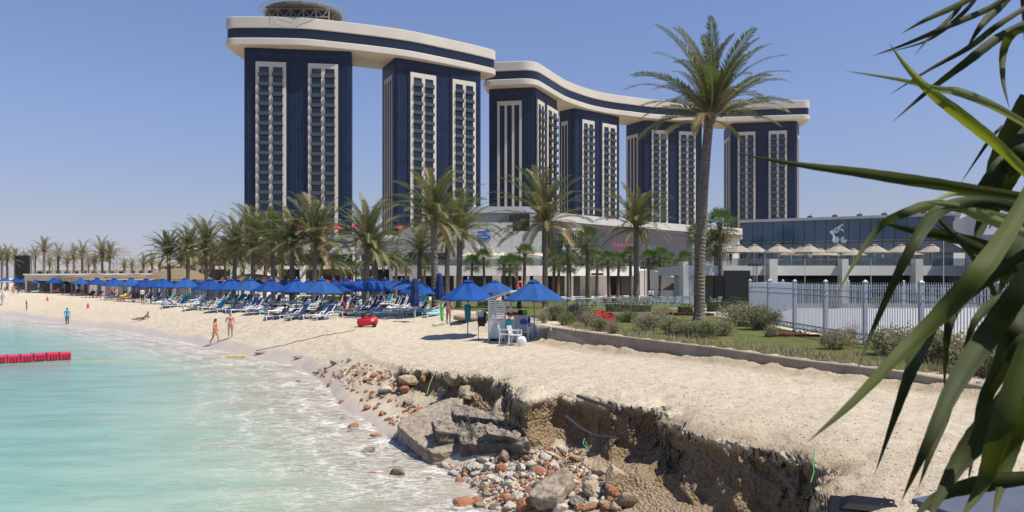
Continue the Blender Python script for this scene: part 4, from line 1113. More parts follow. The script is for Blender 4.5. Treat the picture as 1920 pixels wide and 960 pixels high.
# ------------------------------------------------------------------ shrubs, hedges, ground cover
m_sage=mat('sage_shrub_leaf',(0.31,0.28,0.20),0.8,col2=(0.19,0.175,0.115),vs=3,transl=0.15,spec=0.2)
m_sageg=mat('green_shrub_leaf',(0.21,0.22,0.12),0.8,col2=(0.12,0.13,0.065),vs=3,transl=0.15,spec=0.2)
m_twig=mat('dry_twig',(0.26,0.19,0.13),0.9)
m_hedge=mat('hedge_leaf',(0.075,0.10,0.04),0.8,col2=(0.04,0.055,0.02),vs=3,spec=0.3)
m_redl=mat('red_leaf',(0.16,0.025,0.03),0.7,col2=(0.07,0.012,0.015),vs=5,spec=0.3)
def shrub(rx,ry,rz_,n,seed,leaf=0.06,twig=40,wild=0.35,flat=False):
    rg=random.Random(seed); mb=MB()
    lob=[(rg.uniform(-.45,.45)*rx,rg.uniform(-.45,.45)*ry,rg.uniform(.3,.75)*rz_,rg.uniform(.35,.6)) for _ in range(7)]
    for i in range(twig):
        a=rg.uniform(0,6.28); e=rg.uniform(.5,1.45); l=rz_*rg.uniform(.7,1.25)
        d=Vector((math.cos(a)*math.cos(e)*rx/rz_,math.sin(a)*math.cos(e)*ry/rz_,math.sin(e)))
        p=Vector((rg.uniform(-.3,.3)*rx,rg.uniform(-.3,.3)*ry,0)); q=p+d*l; m=(p+q)/2+Vector((rg.uniform(-.05,.05),rg.uniform(-.05,.05),.03))
        w_=Vector((.006,.004,0)); mb.add([p-w_,p+w_,m+w_,m-w_],[(0,1,2,3)],1); mb.add([m-w_,m+w_,q],[(0,1,2)],1)
        for k in range(int(n/twig*.4)):
            t=rg.uniform(.4,1.05); c=p.lerp(q,t)+Vector([rg.gauss(0,.03) for _ in range(3)]); _leaf(mb,c,leaf,rg)
    for i in range(int(n*.6)):
        lx,ly,lz,lr=lob[rg.randrange(7)]
        v=Vector([rg.gauss(0,1) for _ in range(3)]).normalized()*(rg.uniform(.55,1.05))*lr
        c=Vector((lx+v.x*rx,ly+v.y*ry,max(0.03,lz+v.z*rz_*.75)))
        if rg.random()<wild*.3: c*=1.12
        _leaf(mb,c,leaf,rg)
    return mb
def _leaf(mb,c,s,rg):
    d=Vector([rg.gauss(0,1) for _ in range(3)]); d.z=abs(d.z)*.8+.2; d.normalize(); u=d.cross(Vector([rg.gauss(0,1) for _ in range(3)]))
    if u.length<.01: return
    u=u.normalized()*s*.28; L=s*rg.uniform(.7,1.4)
    mb.add([c-u,c+d*L*.5+u*0.0-u*.9,c+d*L,c+d*L*.5+u*.9,],[(0,1,2,3)],0)
def mesh_only(mb,mats,name='foliage'):
    o=mb.build(name,mats); me=o.data; bpy.data.objects.remove(o); return me
SH=[(mesh_only(shrub(.8,.8,.75,3800,s,.07,60),[m_sage,m_twig]),mesh_only(shrub(.8,.8,.75,3800,s+9,.07,60),[m_sageg,m_twig])) for s in (1,2)]
SHT=mesh_only(shrub(.6,.6,.9,1500,77,.055,110),[m_sage,m_twig])
def put_shrub(me,px,Y,s,label,sz=1.0,group='shrubs behind the concrete kerb'):
    s*=1.12; p=on(px,Y); o=bpy.data.objects.new('shrub',me); COL.objects.link(o); o.location=(p.x,p.y,p.z-.03); o.rotation_euler=(0,0,rnd.uniform(0,6.28)); o.scale=(s*rnd.uniform(.9,1.1),s,s*sz)
    return tag(o,label,'shrub',group)
sh=[(1040,41,.85,0,'grey sage shrub right of the slatted hut'),(1062,37,.75,1,'green-tinged shrub at the kerb start behind the hut'),(1085,42,.9,0,'grey shrub second from the kerb start'),
(1105,36,.8,0,'grey shrub left of the red bench, close to the kerb'),(1128,33,.65,1,'low greenish shrub in front of the red bench'),(1150,31.5,.55,0,'low grey shrub right below the red bench'),
(1215,33,.85,0,'large sage shrub left of the big palm trunk, kerb side'),(1238,36,.8,0,'sage shrub between the red bench and the big palm'),(1262,31,.8,1,'greenish shrub just left of the big palm foot'),
(1285,30,.7,0,'thin shrub in front of the big palm foot'),(1325,29,.8,1,'shrub right in front of the big palm base, by the kerb'),(1350,30,.75,0,'dry shrub right of the big palm base'),
(1385,36,1.15,0,'tall rounded grey shrub left of the fence corner'),(1425,33.5,1.2,1,'large olive shrub at the fence corner'),(1400,40,1.0,0,'grey shrub behind the big pair at the fence corner'),
(1568,24.5,.75,0,'scrubby grey shrub at the fence foot, second bay'),(1600,27,.6,0,'thin twiggy shrub poking above the fence foot'),(1672,22.5,.95,1,'wide green shrub against the fence, behind the leaf tips'),
(1725,21,1.05,0,'broad dry shrub under the fence near the kerb end'),(1765,20.5,.9,1,'green shrub right of the kerb end'),(1850,18.5,1.1,0,'large dry shrub at the right edge below the fence'),(1900,17.5,1.0,1,'green shrub at the far right edge behind the leaves'),
(1020,38.5,.6,0,'small grey shrub directly behind the right open parasol'),(1180,39,.7,1,'small shrub in front of the lawn, left of the big palm'),(1445,29.5,.5,1,'low green shrub below the fence corner'),(1560,60,1.0,1,'green shrub beyond the plaza fence'),(1650,61,1.0,1,'round green shrub beyond the plaza, mid fence'),(1740,62,1.1,1,'green shrub beyond the plaza near the right columns')]
for i,(px,Y,s,k,lab) in enumerate(sh):
    put_shrub(SH[i%2][k] if s>.62 else SHT,px,Y,s*(1.0 if s>.62 else 1.15),lab)
# tufts and dry ground cover as one mass along the kerb
rg=random.Random(5); mb=MB()
K0=[(1.9,35.4),(3.9,30.2),(6.7,24.7),(7.95,21.3),(9.6,18.6),(12,15)]
for i in range(420):
    k=rg.randrange(5); t=rg.random(); a=K0[k]; b=K0[k+1]
    x=a[0]+(b[0]-a[0])*t; y=a[1]+(b[1]-a[1])*t; o=0.25+abs(rg.gauss(0,1.0)); d=Vector((b[1]-a[1],-(b[0]-a[0]))).normalized(); 
    if d.x<0: d=-d
    x+=d.x*o; y+=d.y*o; z=H(x,y)
    for j in range(9):
        an=rg.uniform(0,6.28); l=rg.uniform(.08,.34); w_=Vector((math.sin(an),-math.cos(an),0))*.010; p=Vector((x+rg.gauss(0,.07),y+rg.gauss(0,.07),z)); q=p+Vector((math.cos(an)*l*.5,math.sin(an)*l*.5,l))
        mb.add([p-w_,p+w_,q],[(0,1,2)],rg.randrange(2))
tag(mb.build('dry_grass',[m_sage,m_twig]),kind='stuff')
# hedges on the lawn
def hedge(px0,px1,Y,h,dep,label,m=None,leaf=.11,cat='hedge'):
    a=on(px0,Y); b=on(px1,Y); rg=random.Random(int(px0)); mb=MB(); L=b.x-a.x
    n=int(L*max(h,.5)*230)
    core=MB()
    for i in range(n):
        u=rg.random(); s_=rg.random()
        x=a.x+L*u; wob=1+.12*math.sin(x*2.1)+.06*math.sin(x*6.3)
        if s_<.6: c=Vector((x,a.y+rg.gauss(0,.05),a.z+rg.random()*h*wob))
        else: c=Vector((x,a.y+rg.random()*dep,a.z+h*wob+rg.gauss(0,.04)))
        _leaf(mb,c,leaf,rg)
    k=max(3,int(L/1.2))
    for i in range(k):
        x0=a.x+L*i/k; core_h=h*(.80 if h>.4 else .45)*(1+.1*math.sin(x0*2.1)); mb.box((x0+L/k/2,a.y+dep/2+.06,a.z+core_h/2),(L/k*.99,dep*.9,core_h),0,0)
    tag(mb.build('hedge' if cat=='hedge' else 'flower_bed',m or m_hedge),label,cat)
hedge(1140,1222,52,.62,1.3,'grey-green clipped hedge behind the red bench',mat('greygreen_hedge',(0.13,0.14,0.08),.8,col2=(0.07,0.08,0.045),vs=3))
hedge(1278,1300,50,.55,1.2,'short clipped hedge just left of the big palm trunk')
hedge(1336,1402,52,.85,1.6,'dark clipped hedge right of the big palm trunk')
hedge(1228,1262,47,.3,.8,'low bed of dark red leaves on the lawn left of the big palm',m_redl,.09,'flower bed')
hedge(1268,1340,46,.32,.8,'low bed of dark red leaves around the big palm trunk',m_redl,.09,'flower bed')
hedge(1128,1180,92,.7,1.2,'long dark red leaf bed near the chairs on the lawn',m_redl,.14,'flower bed')
hedge(1440,1540,29.5,.22,.35,'low border of dark red leaves along the fence foot',m_redl,.08,'flower bed')
hedge(748,800,76,.55,1.4,'low clipped hedge behind the closed parasols')
hedge(895,935,70,.5,1.2,'low clipped hedge behind the slatted hut')
hedge(560,690,108,.8,1.6,'long low hedge in front of the podium')

# ================================================================== kerb and fence
m_conc=mat('old_concrete',(0.34,0.29,0.23),0.9,col2=(0.22,0.185,0.145),vs=1.5,bump=0.4,bs=12,detail=8)
KP=[(1.9,35.2),(3.83,30),(6.6,24.5),(7.8,21.2),(9.5,18.4),(10.4,16.7)]
mb=MB(); 
kz=[2.12,2.16,2.16,2.16,2.14,2.02]
vs=[];n=len(KP)
for i,(x,y) in enumerate(KP):
    a=Vector(KP[max(i-1,0)]); b=Vector(KP[min(i+1,n-1)]); d=(b-a).normalized(); nn=Vector((d.y,-d.x))
    if nn.x<0: nn=-nn
    for (o,z) in ((-.10,1.3),(-.10,kz[i]-.02),(-.08,kz[i]),(.10,kz[i]),(.12,kz[i]-.02),(.12,1.3)):
        vs.append((x+nn.x*o,y+nn.y*o,z))
fs=[(i*6+k,(i+1)*6+k,(i+1)*6+k+1,i*6+k+1) for i in range(n-1) for k in range(5)]+[(5,4,3,2,1,0),tuple((n-1)*6+k for k in range(6))]
mb.add(vs,fs); tag(mb.build('concrete_kerb',m_conc),'low weathered concrete kerb wall holding back the lawn above the sand track','kerb wall')
m_fence=mat('fence_paint',(0.36,0.40,0.45),0.45,var=0.05,vs=2)
fen=thing('metal_fence','long blue-grey metal picket fence with square posts beside the paved plaza','fence')
FP=[(12.15,39.2),(12.05,36.0),(12.0,32.6),(12.0,29.4),(12.0,26.1),(12.2,22.9),(12.45,19.6),(12.7,16.4),(13.0,13.2)]
def fbay(fen,a,b,h=2.02,first=False,g=0.135,pw=.022):
    a=Vector(a);b=Vector(b); d=b-a; L=d.length; u=d.normalized(); za=H(a.x,a.y); zb=H(b.x,b.y)
    mb=MB()
    def P(s,z): q=a+u*s; return (q.x,q.y,za+(zb-za)*s/L+z)
    for z,t in ((0.16,.035),(0.36,.035),(h-.42,.035),(h-.20,.03)): mb.bar(P(.06,z),P(L-.06,z),.03,t)
    n=int(L/g)
    for i in range(1,n):
        s=L*i/n; mb.bar(P(s,.10),P(s,h-.04),pw,pw); 
        q=P(s,h-.04); mb.add([(q[0]-pw*.6,q[1]-pw*.6,q[2]),(q[0]+pw*.6,q[1]-pw*.6,q[2]),(q[0]+pw*.6,q[1]+pw*.6,q[2]),(q[0]-pw*.6,q[1]+pw*.6,q[2]),(q[0],q[1],q[2]+.07)],[(0,1,4),(1,2,4),(2,3,4),(3,0,4)])
    # ring course along the bottom
    n=int(L/.2)
    for i in range(n):
        s=.1+(L-.2)*(i+.5)/n; c=P(s,.26); r=.085
        pts=[Vector((c[0]+u.x*math.cos(k*PI/4)*r,c[1]+u.y*math.cos(k*PI/4)*r,c[2]+math.sin(k*PI/4)*r)) for k in range(9)]
        for k in range(8): mb.bar(pts[k],pts[k+1],.014,.018)
    mb.build('picket_panel',m_fence,fen)
def fpost(fen,p,h=2.12):
    z=H(*p); mb=MB(); mb.box((p[0],p[1],z+h/2-.1),(.13,.13,h+.2)); mb.box((p[0],p[1],z+h+.02),(.16,.16,.035)); 
    z2=z+h+.037; mb.add([(p[0]-.07,p[1]-.07,z2),(p[0]+.07,p[1]-.07,z2),(p[0]+.07,p[1]+.07,z2),(p[0]-.07,p[1]+.07,z2),(p[0],p[1],z2+.07)],[(0,1,4),(1,2,4),(2,3,4),(3,0,4)]); mb.build('post',m_fence,fen)
for i in range(len(FP)-1): fbay(fen,FP[i],FP[i+1])
for p in FP: fpost(fen,p)
fen2=thing('metal_fence','farther blue-grey picket fence closing the back of the paved plaza','fence')
F2=[(12.3,39.4),(15.5,46),(18.7,53),(22,60)]+[(22+4.2*k,60-.2*k) for k in range(1,7)]
for i in range(len(F2)-1): fbay(fen2,F2[i],F2[i+1],g=.17,pw=.03)
for p in F2[1:]: fpost(fen2,p)

# ================================================================== parasols
m_blue_c=mat('blue_canvas',(0.010,0.062,0.27),0.75,col2=(0.014,0.085,0.34),vs=1.5,transl=0.22,spec=0.25)
m_navy_c=mat('folded_blue_canvas',(0.008,0.022,0.12),0.8,var=.2,vs=4)
m_pole=mat('grey_pole',(0.22,0.21,0.20),0.5); m_polew=mat('white_pole',(0.6,0.6,0.6),0.5)
m_beige_c=mat('beige_canvas',(0.33,0.30,0.255),0.85,var=.06,vs=1.0,transl=.15)
def parasol_mesh(Rr,zt,zr,nseg=8,sag=.06,vent=.3,seed=0,vz=.13):
    rg=random.Random(seed); mb=MB()
    def canopy(R0,R1,z0,z1,flap):
        K=6; vs=[];fs=[]; A=nseg*6
        for k in range(K+1):
            t=k/K; 
            for i in range(A):
                a=2*PI*i/A; ph=(i%6)/6; w_=math.sin(PI*ph)
                pr=math.cos(PI/nseg)/math.cos((ph-.5)*2*PI/nseg)
                r=(R0+(R1-R0)*t)*pr
                z=z0+(z1-z0)*(t**1.08)-sag*w_*math.sin(PI*min(1,t*1.0))*1.0 + 0.03*w_*t
                vs.append((r*math.cos(a),r*math.sin(a),z))
        for k in range(K):
            for i in range(A):
                j=(i+1)%A; fs.append((k*A+i,(k+1)*A+i,(k+1)*A+j,k*A+j))
        # hanging hem
        n0=len(vs)
        for i in range(A):
            x,y,z=vs[K*A+i]; vs.append((x*1.003,y*1.003,z-flap*(1+.3*math.sin(i*1.7+seed))))
        for i in range(A):
            j=(i+1)%A; fs.append((K*A+i,n0+i,n0+j,K*A+j))
        mb.add(vs,fs)
    canopy(.16,Rr,zt-vz,zr,.05)
    canopy(.01,vent,zt,zt-vz-.02,.03)
    return mb
def ribs(Rr,zt,zr,nseg=8):
    mb=MB()
    for i in range(nseg):
        a=2*PI*i/nseg; mb.bar((.03*math.cos(a),.03*math.sin(a),zt-.16),((Rr-.03)*math.cos(a),(Rr-.03)*math.sin(a),zr-.045),.02,.02)
    for i in range(nseg):
        a=2*PI*i/nseg; mb.bar((.03*math.cos(a),.03*math.sin(a),zr-.10),(Rr*.5*math.cos(a),Rr*.5*math.sin(a),(zt+zr)/2-.12),.015,.015)
    return mb
def make_parasol(seed,mc=None,Rr=1.45,h=2.52,hr=1.62,pm=None,label='x',name='beach_parasol'):
    t=thing(name,label,'parasol')
    parasol_mesh(Rr,h,hr,seed=seed).build('canopy',mc or m_blue_c,t)
    ribs(Rr,h,hr).build('ribs',m_pole,t)
    MB().tube([(0,0,-.3),(0,0,h+.02)],.028,8).build('pole',pm or m_pole,t)
    MB().tube([(0,0,h),(0,0,h+.07),(0,0,h+.09)],[.03,.03,.005],8).build('finial',m_polew,t)
    freeze(t); return t
m_blue_f=mat('faded_blue_canvas',(0.022,0.085,0.29),0.8,col2=(0.03,0.11,0.33),vs=1.2,transl=0.22,spec=0.2); m_blue_d=mat('deep_blue_canvas',(0.008,0.045,0.22),0.75,col2=(0.012,0.065,0.28),vs=1.5,transl=0.2,spec=0.25)
protos=[make_parasol(s,mc=c_) for s,c_ in ((1,m_blue_c),(2,m_blue_f),(3,m_blue_d))]
used=set()
def place_parasol(px,Y,label,group,k=0,ztop=None,rz=None,tilt=0,sc_=1.0):
    X,_=XD(px,Y); g=H(X,Y)
    pr=protos[k%3]; s=sc_
    zs=(ztop-g)/2.52 if ztop else s
    if k%3 not in used: used.add(k%3); o=pr; o.location=(X,Y,g); o['label']=label; o['group']=group; o.scale=(s,s,zs)
    else: o=dup(pr,(X,Y,g),0,label,(s,s,zs),group=group)
    o.rotation_euler=(tilt,tilt*.5,rnd.uniform(0,.78) if rz is None else rz)
    return o
row1=[(-8,158),(10,150),(30,146),(48,141),(74,134),(101,128),(134,118),(153,112),(182,103),(214,93),(246,88),(274,84),(305,78),(348,71),(391,66),(434,62),(469,60.5),(508,57),(556,53),(603,50.5),(648,55),(696,56)]
G='open blue parasols over the loungers'
for i,(px,Y) in enumerate(row1):
    place_parasol(px,Y,'open blue parasol in the front row, %s from the left'%ordw(i),G,i,ztop=4.36+rnd.uniform(-.07,.05)+(Y-60)*.0006,tilt=rnd.uniform(-.03,.03))
row2=[(321,90),(365,84),(397,76),(446,78),(484,76),(530,72),(577,69),(627,66),(672,68),(722,66),(738,70),(753,60),(785,50.5),(927,47.5),(120,132),(165,126),(198,114),(232,106),(260,102),(290,94),(415,92),(540,90),(590,88),(705,84),(765,80)]
for i,(px,Y) in enumerate(sorted(row2)):
    lab='open blue parasol in the rows behind, %s from the left'%ordw(i)
    if px==785: lab='open blue parasol right behind the closed one, before the curved wall'
    if px==927: lab='open blue parasol partly hidden behind the white slatted hut'
    place_parasol(px,Y,lab,G,i+1,ztop=4.30+rnd.uniform(-.14,.02)-(.15 if Y>85 else 0),tilt=rnd.uniform(-.03,.03))
o=place_parasol(877,38.6,'open blue parasol left of the slatted hut, rolled teal cloth on its pole',G,0,ztop=4.33,rz=.25,tilt=.01)
place_parasol(1002,35.2,'open blue parasol right of the white slatted hut, nearest of all',G,1,ztop=4.33,rz=.1,tilt=-.015)
# rolled teal cloth on the pole
m_teal=mat('teal_cloth',(0.01,0.20,0.26),0.8,var=.2,vs=8); m_turq=mat('turquoise_towel',(0.03,0.36,0.46),0.85,var=.15,vs=6)
def rag(name,label,cat,loc,r,z0,z1,m,seed=0,taper=.8,folds=7,sy=1,group=None):
    rg=random.Random(seed); vs=[];fs=[]; K=14;A=28
    for k in range(K+1):
        t=k/K
        for i in range(A):
            a=2*PI*i/A; rr=r*(taper+(1-taper)*t if t<.8 else (taper+(1-taper)*t)*(1.0))*(1+.22*math.sin(a*folds+2.0*math.sin(t*3+seed)))
            if t>.93: rr*=.75
            vs.append((rr*math.cos(a),rr*math.sin(a)*sy,z0+(z1-z0)*t))
    for k in range(K):
        for i in range(A):
            j=(i+1)%A; fs.append((k*A+i,k*A+j,(k+1)*A+j,(k+1)*A+i))
    fs.append(tuple(range(A-1,-1,-1))); fs.append(tuple(K*A+i for i in range(A)))
    o=MB().add(vs,fs).build(name,m,smooth=True); o.location=loc
    return tag(o,label,cat,group)
g_=H(*XD(877,38.6)); X,Y=XD(877,38.6)
rag('rolled_cloth','rolled teal cloth strapped to the pole of the parasol left of the hut','cloth',(X,Y,g_),.15,.75,1.62,m_teal,2)
# closed parasols
for (px,Y,lab,s) in ((778,47,'closed dark blue parasol standing alone among the right-hand loungers',1),(824,50,'closed dark blue parasol behind the trunk left of the open parasol',.95)):
    X,Y=XD(px,Y); g=H(X,Y); t=thing('closed_parasol',lab,'parasol',(X,Y,g),0,'closed blue parasols')
    vs=[];fs=[];K=16;A=32
    prof=[(0,.03),(.06,.14),(.15,.17),(.4,.22),(.75,.27),(.93,.24),(1,.20)]
    for k in range(K+1):
        tt=k/K; r=np.interp(tt,[p[0] for p in prof],[p[1] for p in prof])
        for i in range(A):
            a=2*PI*i/A; rr=r*(1+.20*math.sin(a*8+tt*1.5)); vs.append((rr*math.cos(a),rr*math.sin(a),2.7-1.75*tt-.04*math.sin(a*8)*(tt>.9)))
    for k in range(K):
        for i in range(A): j=(i+1)%A; fs.append((k*A+i,(k+1)*A+i,(k+1)*A+j,k*A+j))
    MB().add(vs,fs).build('folded_canopy',m_navy_c,t,smooth=True); MB().tube([(0,0,-.2),(0,0,2.74)],.028).build('pole',m_polew,t)
    mb=MB(); mb.tube([(0,0,2.0-.0),(0,0,1.94)],.255,16); mb.build('strap',m_navy_c,t)

# beige parasols on the two terraces, cream ones on the mall terrace, red ones behind
def parasol_kind(name,mc,Rr,h,hr,seed):
    t=thing(name,'x','parasol'); parasol_mesh(Rr,h,hr,seed=seed,sag=.04,vent=.38).build('canopy',mc,t)
    MB().tube([(0,0,0),(0,0,h)],.035,6).build('pole',m_polew,t); freeze(t); return t
bp1=parasol_kind('terrace_parasol',m_beige_c,1.7,2.62,1.62,9)
first=True
tp=[(1385,90),(1415,90),(1459,90),(1484,96),(1500,92),(1517,90),(1539,97),(1553,99),(1572,90),(1640,90),(1690,90),(1748,90),(1787,90),(1600,97),(1715,96),(1364,92)]
for i,(px,Y) in enumerate(sorted(tp)):
    X,_=XD(px,Y+1); lab='beige parasol on the glass pavilion terrace, %s from the left'%ordw(i)
    loc=(X,Y+1,TZ+.002)
    s=1.0 if Y<91 else .92
    if first: bp1.location=loc; bp1['label']=lab; bp1['group']='beige terrace parasols'; first=False
    else: dup(bp1,loc,rnd.uniform(0,.7),lab,s,group='beige terrace parasols')
cp=parasol_kind('terrace_parasol',mat('cream_canvas',(0.55,0.48,0.38),.85,transl=.15),1.35,2.5,1.75,10)
first=True
for i,(px,Y) in enumerate(((878,134.5),(893,133),(897,136),(926,134),(941,133.5),(1003,134),(1012,136.5),(1085,137.5))):
    X,_=XD(px,Y); loc=(X,Y,zz(498,131)+.002); lab='small cream parasol on the mall terrace, %s from the left'%ordw(i)
    if first: cp.location=loc; cp['label']=lab; cp['group']='cream parasols on the mall terrace'; first=False
    else: dup(cp,loc,.3*i,lab,group='cream parasols on the mall terrace')
rp=parasol_kind('red_parasol',mat('red_canvas',(0.55,0.03,0.04),.8,transl=.2),1.5,2.4,1.7,12)
first=True; i=0
for px,Y,z in [(614+14.5*k,96,None) for k in range(6)]+[(378,118,None),(392,116,None)]+[(566,158,12.72),(606,158,12.72),(632,158,12.72),(662,157,12.72),(750,157,12.72)]:
    X,_=XD(px,Y); loc=(X,Y,H(X,Y)+(.35 if z is None else 0) if z is None else z); 
    lab=('red parasol beyond the blue ones near the lawn, %s from the left'%ordw(i)) if z is None else ('red parasol on the podium roof, %s from the left'%ordw(i-8))
    if z is None: loc=(X,Y,H(X,Y))
    if first: rp.location=loc; rp['label']=lab; rp['group']='red parasols'; rp.scale=(1,1,1.0 if z else 1.18); first=False
    else: dup(rp,loc,.2*i,lab,(1,1,1.0 if z else 1.18),group='red parasols')
    i+=1
# single beige parasol on the far lawn
X,_=XD(1262,103); lp=dup(bp1,(X,103,H(X,103)),.2,'lone beige parasol on the lawn beside the sloping white ramp wall',.95,group='beige terrace parasols')

# ================================================================== loungers
m_lw=mat('white_plastic',(0.72,0.73,0.74),0.4); m_lb=mat('navy_sling',(0.02,0.035,0.12),0.7,var=.2,vs=3); m_lt=m_turq
m_lr=mat('maroon_cushion',(0.22,0.035,0.03),0.8,var=.2,vs=3); m_lbl=mat('blue_cushion',(0.03,0.10,0.30),0.8,var=.15,vs=3)
def make_lounger(seatm,back=52,frm=None,label='x'):
    frm=frm or m_lw
    t=thing('sun_lounger',label,'sun lounger'); L=1.9; W=.62; pv=1.15
    fr=MB()
    for s in (-1,1):
        y=s*W/2
        fr.tube([(0.02,y,.30),(.5,y,.30),(1.2,y,.31),(1.88,y,.30)],.028,6)
        fr.tube([(.05,y*1.04,.30),(.10,y*1.1,.0)],.026,6); fr.tube([(1.85,y*1.04,.30),(1.80,y*1.1,.0)],.026,6)
        # curved arm arch
        fr.tube([(.72,y*1.08,.10),(.85,y*1.1,.36),(1.08,y*1.1,.50),(1.38,y*1.1,.50),(1.62,y*1.1,.32),(1.72,y*1.1,.02)],.028,6)
    for x in (.05,.95,1.85): fr.bar((x,-W/2,.29),(x,W/2,.29),.04,.03)
    fr.build('frame',frm,t)
    st=MB(); vs=[];fs=[]; K=8
    for k in range(K+1):
        u=k/K; x=.04+(pv-.04)*u; z=.335-.035*math.sin(PI*u)
        vs+= [(x,-W/2+.03,z),(x,W/2-.03,z),(x,W/2-.03,z-.03),(x,-W/2+.03,z-.03)]
    for k in range(K):
        a=k*4; fs+=[(a,a+4,a+5,a+1),(a+1,a+5,a+6,a+2),(a+2,a+6,a+7,a+3),(a+3,a+7,a+4,a)]
    fs+=[(0,1,2,3),(K*4+3,K*4+2,K*4+1,K*4)]
    st.add(vs,fs).build('seat',seatm,t)
    bk=MB(); c,s_=math.cos(R(back)),math.sin(R(back)); bl=.80
    vs=[];fs=[]
    for k in range(K+1):
        u=k/K; d=bl*u; b_=.03*math.sin(PI*u); x=pv+.02+d*c+b_*s_; z=.335+d*s_-b_*c
        vs+=[(x,-W/2+.03,z),(x,W/2-.03,z),(x+.03*s_,W/2-.03,z-.03*c),(x+.03*s_,-W/2+.03,z-.03*c)]
    for k in range(K):
        a=k*4; fs+=[(a,a+4,a+5,a+1),(a+1,a+5,a+6,a+2),(a+2,a+6,a+7,a+3),(a+3,a+7,a+4,a)]
    fs+=[(0,1,2,3),(K*4+3,K*4+2,K*4+1,K*4)]
    bo=bk.add(vs,fs).build('backrest',seatm,t)
    bf=MB()
    for s in (-1,1): bf.bar((pv,s*W/2,.31),(pv+.84*c,s*W/2,.31+.84*s_),.045,.04)
    bf.bar((pv+.84*c,-W/2-.02,.31+.84*s_),(pv+.84*c,W/2+.02,.31+.84*s_),.045,.04)
    bf.build('back_frame',frm,t)
    freeze(t); return t
LP=[make_lounger(m_lb,50),make_lounger(m_lb,25),make_lounger(m_lb,65),make_lounger(m_lr,40,mat('dark_wood_frame',(0.16,0.06,0.04),.6)),make_lounger(m_lbl,45)]
usedL=set()
def towel_mesh(seed,W=.62):
    rg=random.Random(seed); vs=[];fs=[]; nx,ny=10,6
    for i in range(nx+1):
        for j in range(ny+1):
            x=.15+1.1*i/nx; y=(-W/2-.08)+(W+.16)*j/ny; z=.36+.02*math.sin(i*1.3+seed+j)+ (-.16 if j in(0,ny) else 0)+(.0)
            vs.append((x,y,z))
    for i in range(nx):
        for j in range(ny): a=i*(ny+1)+j; fs.append((a,a+ny+1,a+ny+2,a+1))
    n=len(vs); 
    return MB().add(vs,fs)
def backtowel_mesh(seed,back,W=.62):
    vs=[];fs=[]; nx,ny=8,6; c,s_=math.cos(R(back)),math.sin(R(back))
    for i in range(nx+1):
        d=.1+.78*i/nx
        for j in range(ny+1):
            o=-.035-.015*math.sin(i+j*1.7+seed); x=1.17+d*c+o*s_; z=.335+d*s_-o*c; y=(-W/2-.05)+(W+.1)*j/ny
            vs.append((x+(0.05 if j in (0,ny) else 0),y,z))
    vs2=[(x+.08,y,z-.35) for (x,y,z) in vs[-(ny+1):]]; n=len(vs); vs+=vs2
    for i in range(nx+1):
        for j in range(ny): a=i*(ny+1)+j; fs.append((a,a+ny+1,a+ny+2,a+1))
    return MB().add(vs,fs)
TM=[mesh_only(towel_mesh(s),[m_turq],'cloth') for s in (1,2)]; TB=[mesh_only(backtowel_mesh(1,50),[m_turq]),mesh_only(backtowel_mesh(2,65),[m_turq])]
LG='sun loungers on the beach'
lcount=[0,0,0]
ROWN=['front row','middle rows','rear rows']
lounger_list=[]
def lounger(X,Y,rz,k,row): lounger_list.append((X,Y,rz,k,row))
rl=random.Random(21)
# front row: two or three in front of / under each front parasol, feet toward the sea
for i,(px,Y) in enumerate(row1[1:]):
    X,_=XD(px,Y); n=3 if Y<75 else 2
    seaward=Vector((-.55,-.83)) if Y<70 else Vector((-.35,-.93))
    side=Vector((-seaward.y,seaward.x))
    for j in range(n):
        o=(j-(n-1)/2)*1.15+rl.uniform(-.1,.1); f=.6+rl.uniform(-.3,.5)
        p=Vector((X,Y))+side*o+seaward*f
        # local +x points from foot to head, so the head is inland
        rz=R(26)+rl.uniform(-.3,.3) if rl.random()<.7 else math.atan2(-seaward.y,-seaward.x)
        k=rl.choice((0,0,1,2)) if Y<86 else rl.choice((3,3,4,0))
        lounger(p.x+seaward.x*.9,p.y+seaward.y*.9,rz,k,0)
for i,(px,Y) in enumerate(sorted(row2)):
    if px in (927,785): continue
    X,_=XD(px,Y); 
    for j in range(2):
        rz=R(55)+rl.uniform(-.3,.3); lounger(X-1.2+j*1.2+rl.uniform(-.2,.2),Y-1.2+rl.uniform(-.3,.3),rz,rl.choice((0,1,2,0)) if Y<100 else 3,1)
for (px,Y,rzd,k) in ((735,53,15,1),(748,52,20,1),(757,51,30,0),(770,51,25,1),(795,49,35,0),(725,56,40,2),(741,57,45,2),(752,57,45,2),(762,58,40,0),(712,57.5,30,2),(700,52.5,5,1),(668,57,40,0),(640,58,30,1),(655,60,30,2),(676,61,35,2)):
    X,_=XD(px,Y); lounger(X,Y,R(rzd),k,0)
for q in range(26):
    px=rl.uniform(410,740); Y=rl.uniform(62,84); X,_=XD(px,Y); lounger(X,Y,R(rl.uniform(20,80)),rl.choice((0,1,2)),2)
lounger_list.sort(key=lambda a:a[0]/a[1])
tn=0
